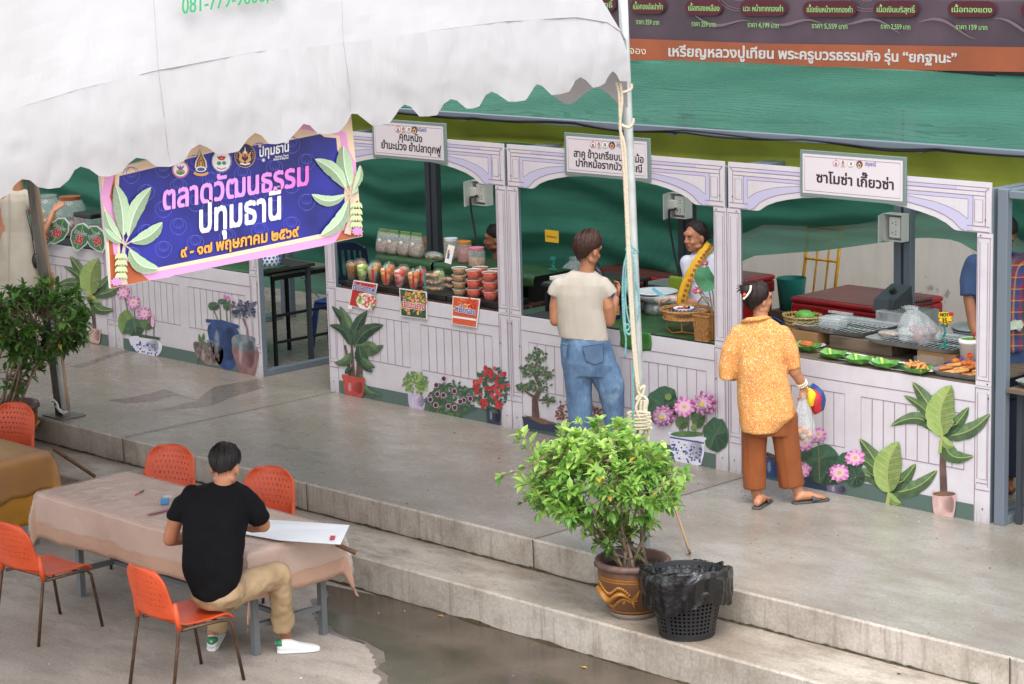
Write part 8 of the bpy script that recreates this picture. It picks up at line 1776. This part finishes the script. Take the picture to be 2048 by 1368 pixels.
# ---------------------------------------------------------- vendor in blue shirt with plaid scarf
F = Fig(ony(1992, 620, .82)); F.b.z = 0; sb = MB(); hc = F.j(2008, 470, .1); HM = axes(318, -34)
head(sb, hc, HM, 1.05); F.limb(sb, [(2004,522,-.02,.066),(2006,492,.04,.058)])
F.rings(sb, [((1950,530),(2062,530),.11,0),((1950,600),(2060,600),.13,0),((1955,700),(2055,700),.14,0)])
F.limb(sb, [(1942,535,0,.056),(1940,595,.04,.050),(1948,650,.12,.044),(1962,690,.25,.03)]); hand(sb, F.j(1962,690,.25), UPV*-.5+RGT*.5+TOC*.4, Vector((0,0,-1)), 1, 1.05, .5)
F.limb(sb, [(2066,535,0,.056),(2078,600,.04,.05),(2070,640,.12,.044),(2048,650,.2,.03)]); hand(sb, F.j(2048,650,.2), -RGT+TOC*.2, UPV*-.6+TOC*.6, -1, 1.05, .6)
for x in (-.1, .1): sb.capsule([F.b+RGT*x+UPV*.85, F.b+RGT*x+UPV*.45, F.b+RGT*x+UPV*.05], [.09,.065,.045], 12); sb.capsule([F.b+RGT*x+UPV*.04, F.b+RGT*x+UPV*.04+TOC*.16], [.045,.035], 10)
F.rings(sb, [((1955,690),(2055,690),.13,0),((1958,760),(2052,760),.14,0)])
p5 = remesh(sb, 'person', 'skin brown', None, .007, 3, loc=F.b, label='vendor in dark blue shirt and plaid scarf bending over the counter at the right edge', cat='person')
gb = MB(); F.rings(gb, [((1982,508),(2032,506),.085,0),((1962,514),(2048,512),.11,0),((1944,526),(2064,524),.135,0),((1938,560),(2070,560),.15,.02),((1944,620),(2066,620),.155,.03),((1948,700),(2062,700),.155,.02),((1948,740),(2062,740),.15,.02)])
sleeve(gb, [F.j(1950,530,0), F.j(1941,565,.02), F.j(1941,592,.04)], [.082,.08,.078]); sleeve(gb, [F.j(2062,530,0), F.j(2072,570,.02), F.j(2076,592,.03)], [.082,.08,.078])
remesh(gb, 'shirt', 'shirt blue', p5, .010, 4, .008, (6,6,4))
jb = MB(); F.rings(jb, [((1952,730),(2058,730),.14,0),((1955,790),(2055,790),.15,0)])
for x in (-.1, .1): jb.tube([F.b+RGT*x+UPV*.85, F.b+RGT*x+UPV*.1], [.12,.09], 14)
remesh(jb, 'trousers', 'trouser navy', p5, .012, 2)
ribbon(F, [(2040,505,-.04),(2044,516,.08),(2036,540,.17),(2028,580,.20),(2026,640,.21),(2026,705,.20)], .15, 'plaid', 'scarf', p5)
ribbon(F, [(1990,508,.0),(1996,516,.09),(2004,540,.16),(2010,590,.19),(2012,640,.195)], .10, 'plaid', 'scarf', p5)
hair(p5, hc, HM, 1.05, 'hair black', [(0,58),(40,66),(70,84),(100,94),(130,132),(180,150)], .022, 15, tuft=.05)
face(p5, hc, HM, 1.05)
mat('bank note', '9fb09a', .7, c2='b9bfae', sc=30); root = T('banknotes', 'fanned grey green banknotes held by the vendor in plaid scarf', 'banknotes', F.j(2032, 655, .27))
for k in range(3): a_ = F.j(2020+3*k, 652-3*k, .28-.01*k); b_ = F.j(2044, 648+4*k, .27-.01*k); MB().m('bank note').bar(a_, b_, .004, .06, UPV).build('note', root)
# ---------------------------------------------------------- woman in linen dress at the drinks stall
F = Fig(ony(26, 560, -.42)); F.b.z = 0; sb = MB(); hc = F.j(36, 345, 0); HM = axes(110, 0)
head(sb, hc, HM, .95); F.limb(sb, [(36,385,0,.058),(36,362,0,.05)]); F.rings(sb, [((0,390),(52,390),.09,0),((0,440),(54,440),.11,0),((-4,520),(62,520),.12,0)])
F.limb(sb, [(56,398,0,.048),(76,440,-.02,.043),(85,468,-.04,.04)]); F.limb(sb, [(85,468,-.04,.039),(97,445,-.10,.034),(107,422,-.16,.026)]); hand(sb, F.j(107,422,-.16), F.j(122,408,-.2)-F.j(107,422,-.16), -TOC*.5-UPV*.5, 1, .95, .35)
F.limb(sb, [(-6,398,0,.048),(-12,450,0,.043),(-8,490,-.1,.03)]); hand(sb, F.j(-8,490,-.1), -UPV, -TOC, -1, .95, .4)
for x in (-.09, .09): sb.capsule([F.b+RGT*x+UPV*.8, F.b+RGT*x+UPV*.45, F.b+RGT*x+UPV*.05], [.075,.055,.04], 12); sb.capsule([F.b+RGT*x+UPV*.035, F.b+RGT*x+UPV*.035-TOC*.14], [.035,.028], 10)
p6 = remesh(sb, 'person', 'skin tan', None, .007, 3, loc=F.b, label='woman in long cream linen dress pointing at the drink jars at the left edge', cat='person')
gb = MB(); F.rings(gb, [((20,378),(52,380),.06,0),((8,384),(58,386),.09,0),((2,398),(60,400),.11,0),((2,430),(58,432),.12,0),((0,460),(62,462),.115,0),((-5,500),(68,502),.14,0),((-10,550),(75,552),.155,0),((-15,620),(82,622),.17,0),((-20,690),(88,690),.18,0)])
sleeve(gb, [F.j(54,394,0), F.j(68,412,0), F.j(84,430,-.02)], [.062,.062,.058]); sleeve(gb, [F.j(4,394,0), F.j(-8,430,0)], [.06,.055])
remesh(gb, 'dress', 'dress linen', p6, .010, 3, .012, (7,7,2)); MB().m('dress linen').tube([F.j(18,382,.115), F.j(19,430,.128), F.j(18,500,.147), F.j(17,590,.168)], .004, 5).build('seam', p6)
hair(p6, hc, HM, .95, 'hair dark', [(0,46),(60,80),(100,110),(180,135)], .02, 2)
MB().m('gold bead').tube([F.j(104,428,-.15)+Vector((.028*math.cos(a*.7854), 0, .028*math.sin(a*.7854))) for a in range(8)], .006, 6, True).build('wristwatch', p6, smooth=True)
mat('bag leather', '1f1c1c', .5); root = T('shoulder_bag', 'small black bag hanging at the hip of the woman in linen dress', 'bag', F.j(72, 524, .05)); MB().m('bag leather').ell(F.j(72,522,.03), (.05,.05,.08), 12, 8).build('bag', root, smooth=True); MB().m('bag leather').tube([F.j(70,512,.05), F.j(64,470,.12), F.j(52,420,.13)], .005, 6).build('strap', root, smooth=True)
# ---------------------------------------------------------- vendor sitting behind the jars
F = Fig(ony(992, 560, 1.3)); F.b.z = 0; sb = MB(); hc = F.j(991, 478, 0); HM = axes(225, -6)
head(sb, hc, HM, 1.0); F.limb(sb, [(998,522,-.02,.06),(997,495,-.02,.052)]); F.rings(sb, [((962,536),(1034,536),.09,0),((962,590),(1034,590),.12,0),((962,640),(1034,640),.14,0)])
for s_ in (-1, 1): F.limb(sb, [(998+36*s_,540,0,.05),(998+42*s_,590,.03,.044),(998+20*s_,610,.2,.03)]); hand(sb, F.j(998+20*s_,610,.2), TOC-RGT*.4*s_, Vector((0,0,-1)), -s_, .95, .4)
for s_ in (-1, 1):
    k_ = F.b+RGT*.1*s_+TOC*.42+UPV*.46; sb.capsule([F.b+RGT*.09*s_+UPV*.5, k_], [.085,.06], 12); sb.capsule([k_, k_-UPV*.2-TOC*.02, k_-UPV*.42], [.06,.05,.038], 12); sb.capsule([k_-UPV*.425, k_-UPV*.43+TOC*.13], [.035,.028], 10)
p7 = remesh(sb, 'person', 'skin brown', None, .008, 3, loc=F.b, label='seated vendor with dark hair half hidden between the snack jars and the pillar', cat='person')
gb = MB(); F.rings(gb, [((980,518),(1016,518),.07,0),((962,530),(1034,530),.11,0),((960,580),(1036,580),.14,0),((960,650),(1036,650),.16,0)]); 
for s_ in (-1, 1): sleeve(gb, [F.j(998+34*s_,536,0), F.j(998+41*s_,580,.02)], [.075,.068])
remesh(gb, 'shirt', 'shirt dark', p7, .012, 3, .006)
jb = MB(); F.rings(jb, [((962,640),(1034,640),.15,0),((960,670),(1036,670),.16,0)])
for s_ in (-1, 1): k_ = F.b+RGT*.1*s_+TOC*.42+UPV*.46; jb.tube([F.b+RGT*.09*s_+UPV*.5, k_], [.11,.08], 14); jb.tube([k_+UPV*.02, k_-UPV*.36], [.08,.07], 14)
remesh(jb, 'trousers', 'trouser navy', p7, .012, 2); hair(p7, hc, HM, 1.0, 'hair black', [(0,48),(60,76),(90,96),(140,118),(180,128)], .016, 21); face(p7, hc, HM, 1.0)
stl = Vector((F.b.x, F.b.y, 0))
pchair(stl-TOC*.02, math.atan2(TOC.y, TOC.x)+math.pi/2, 'navy plastic', 'navy plastic chair under the seated vendor behind the jars')
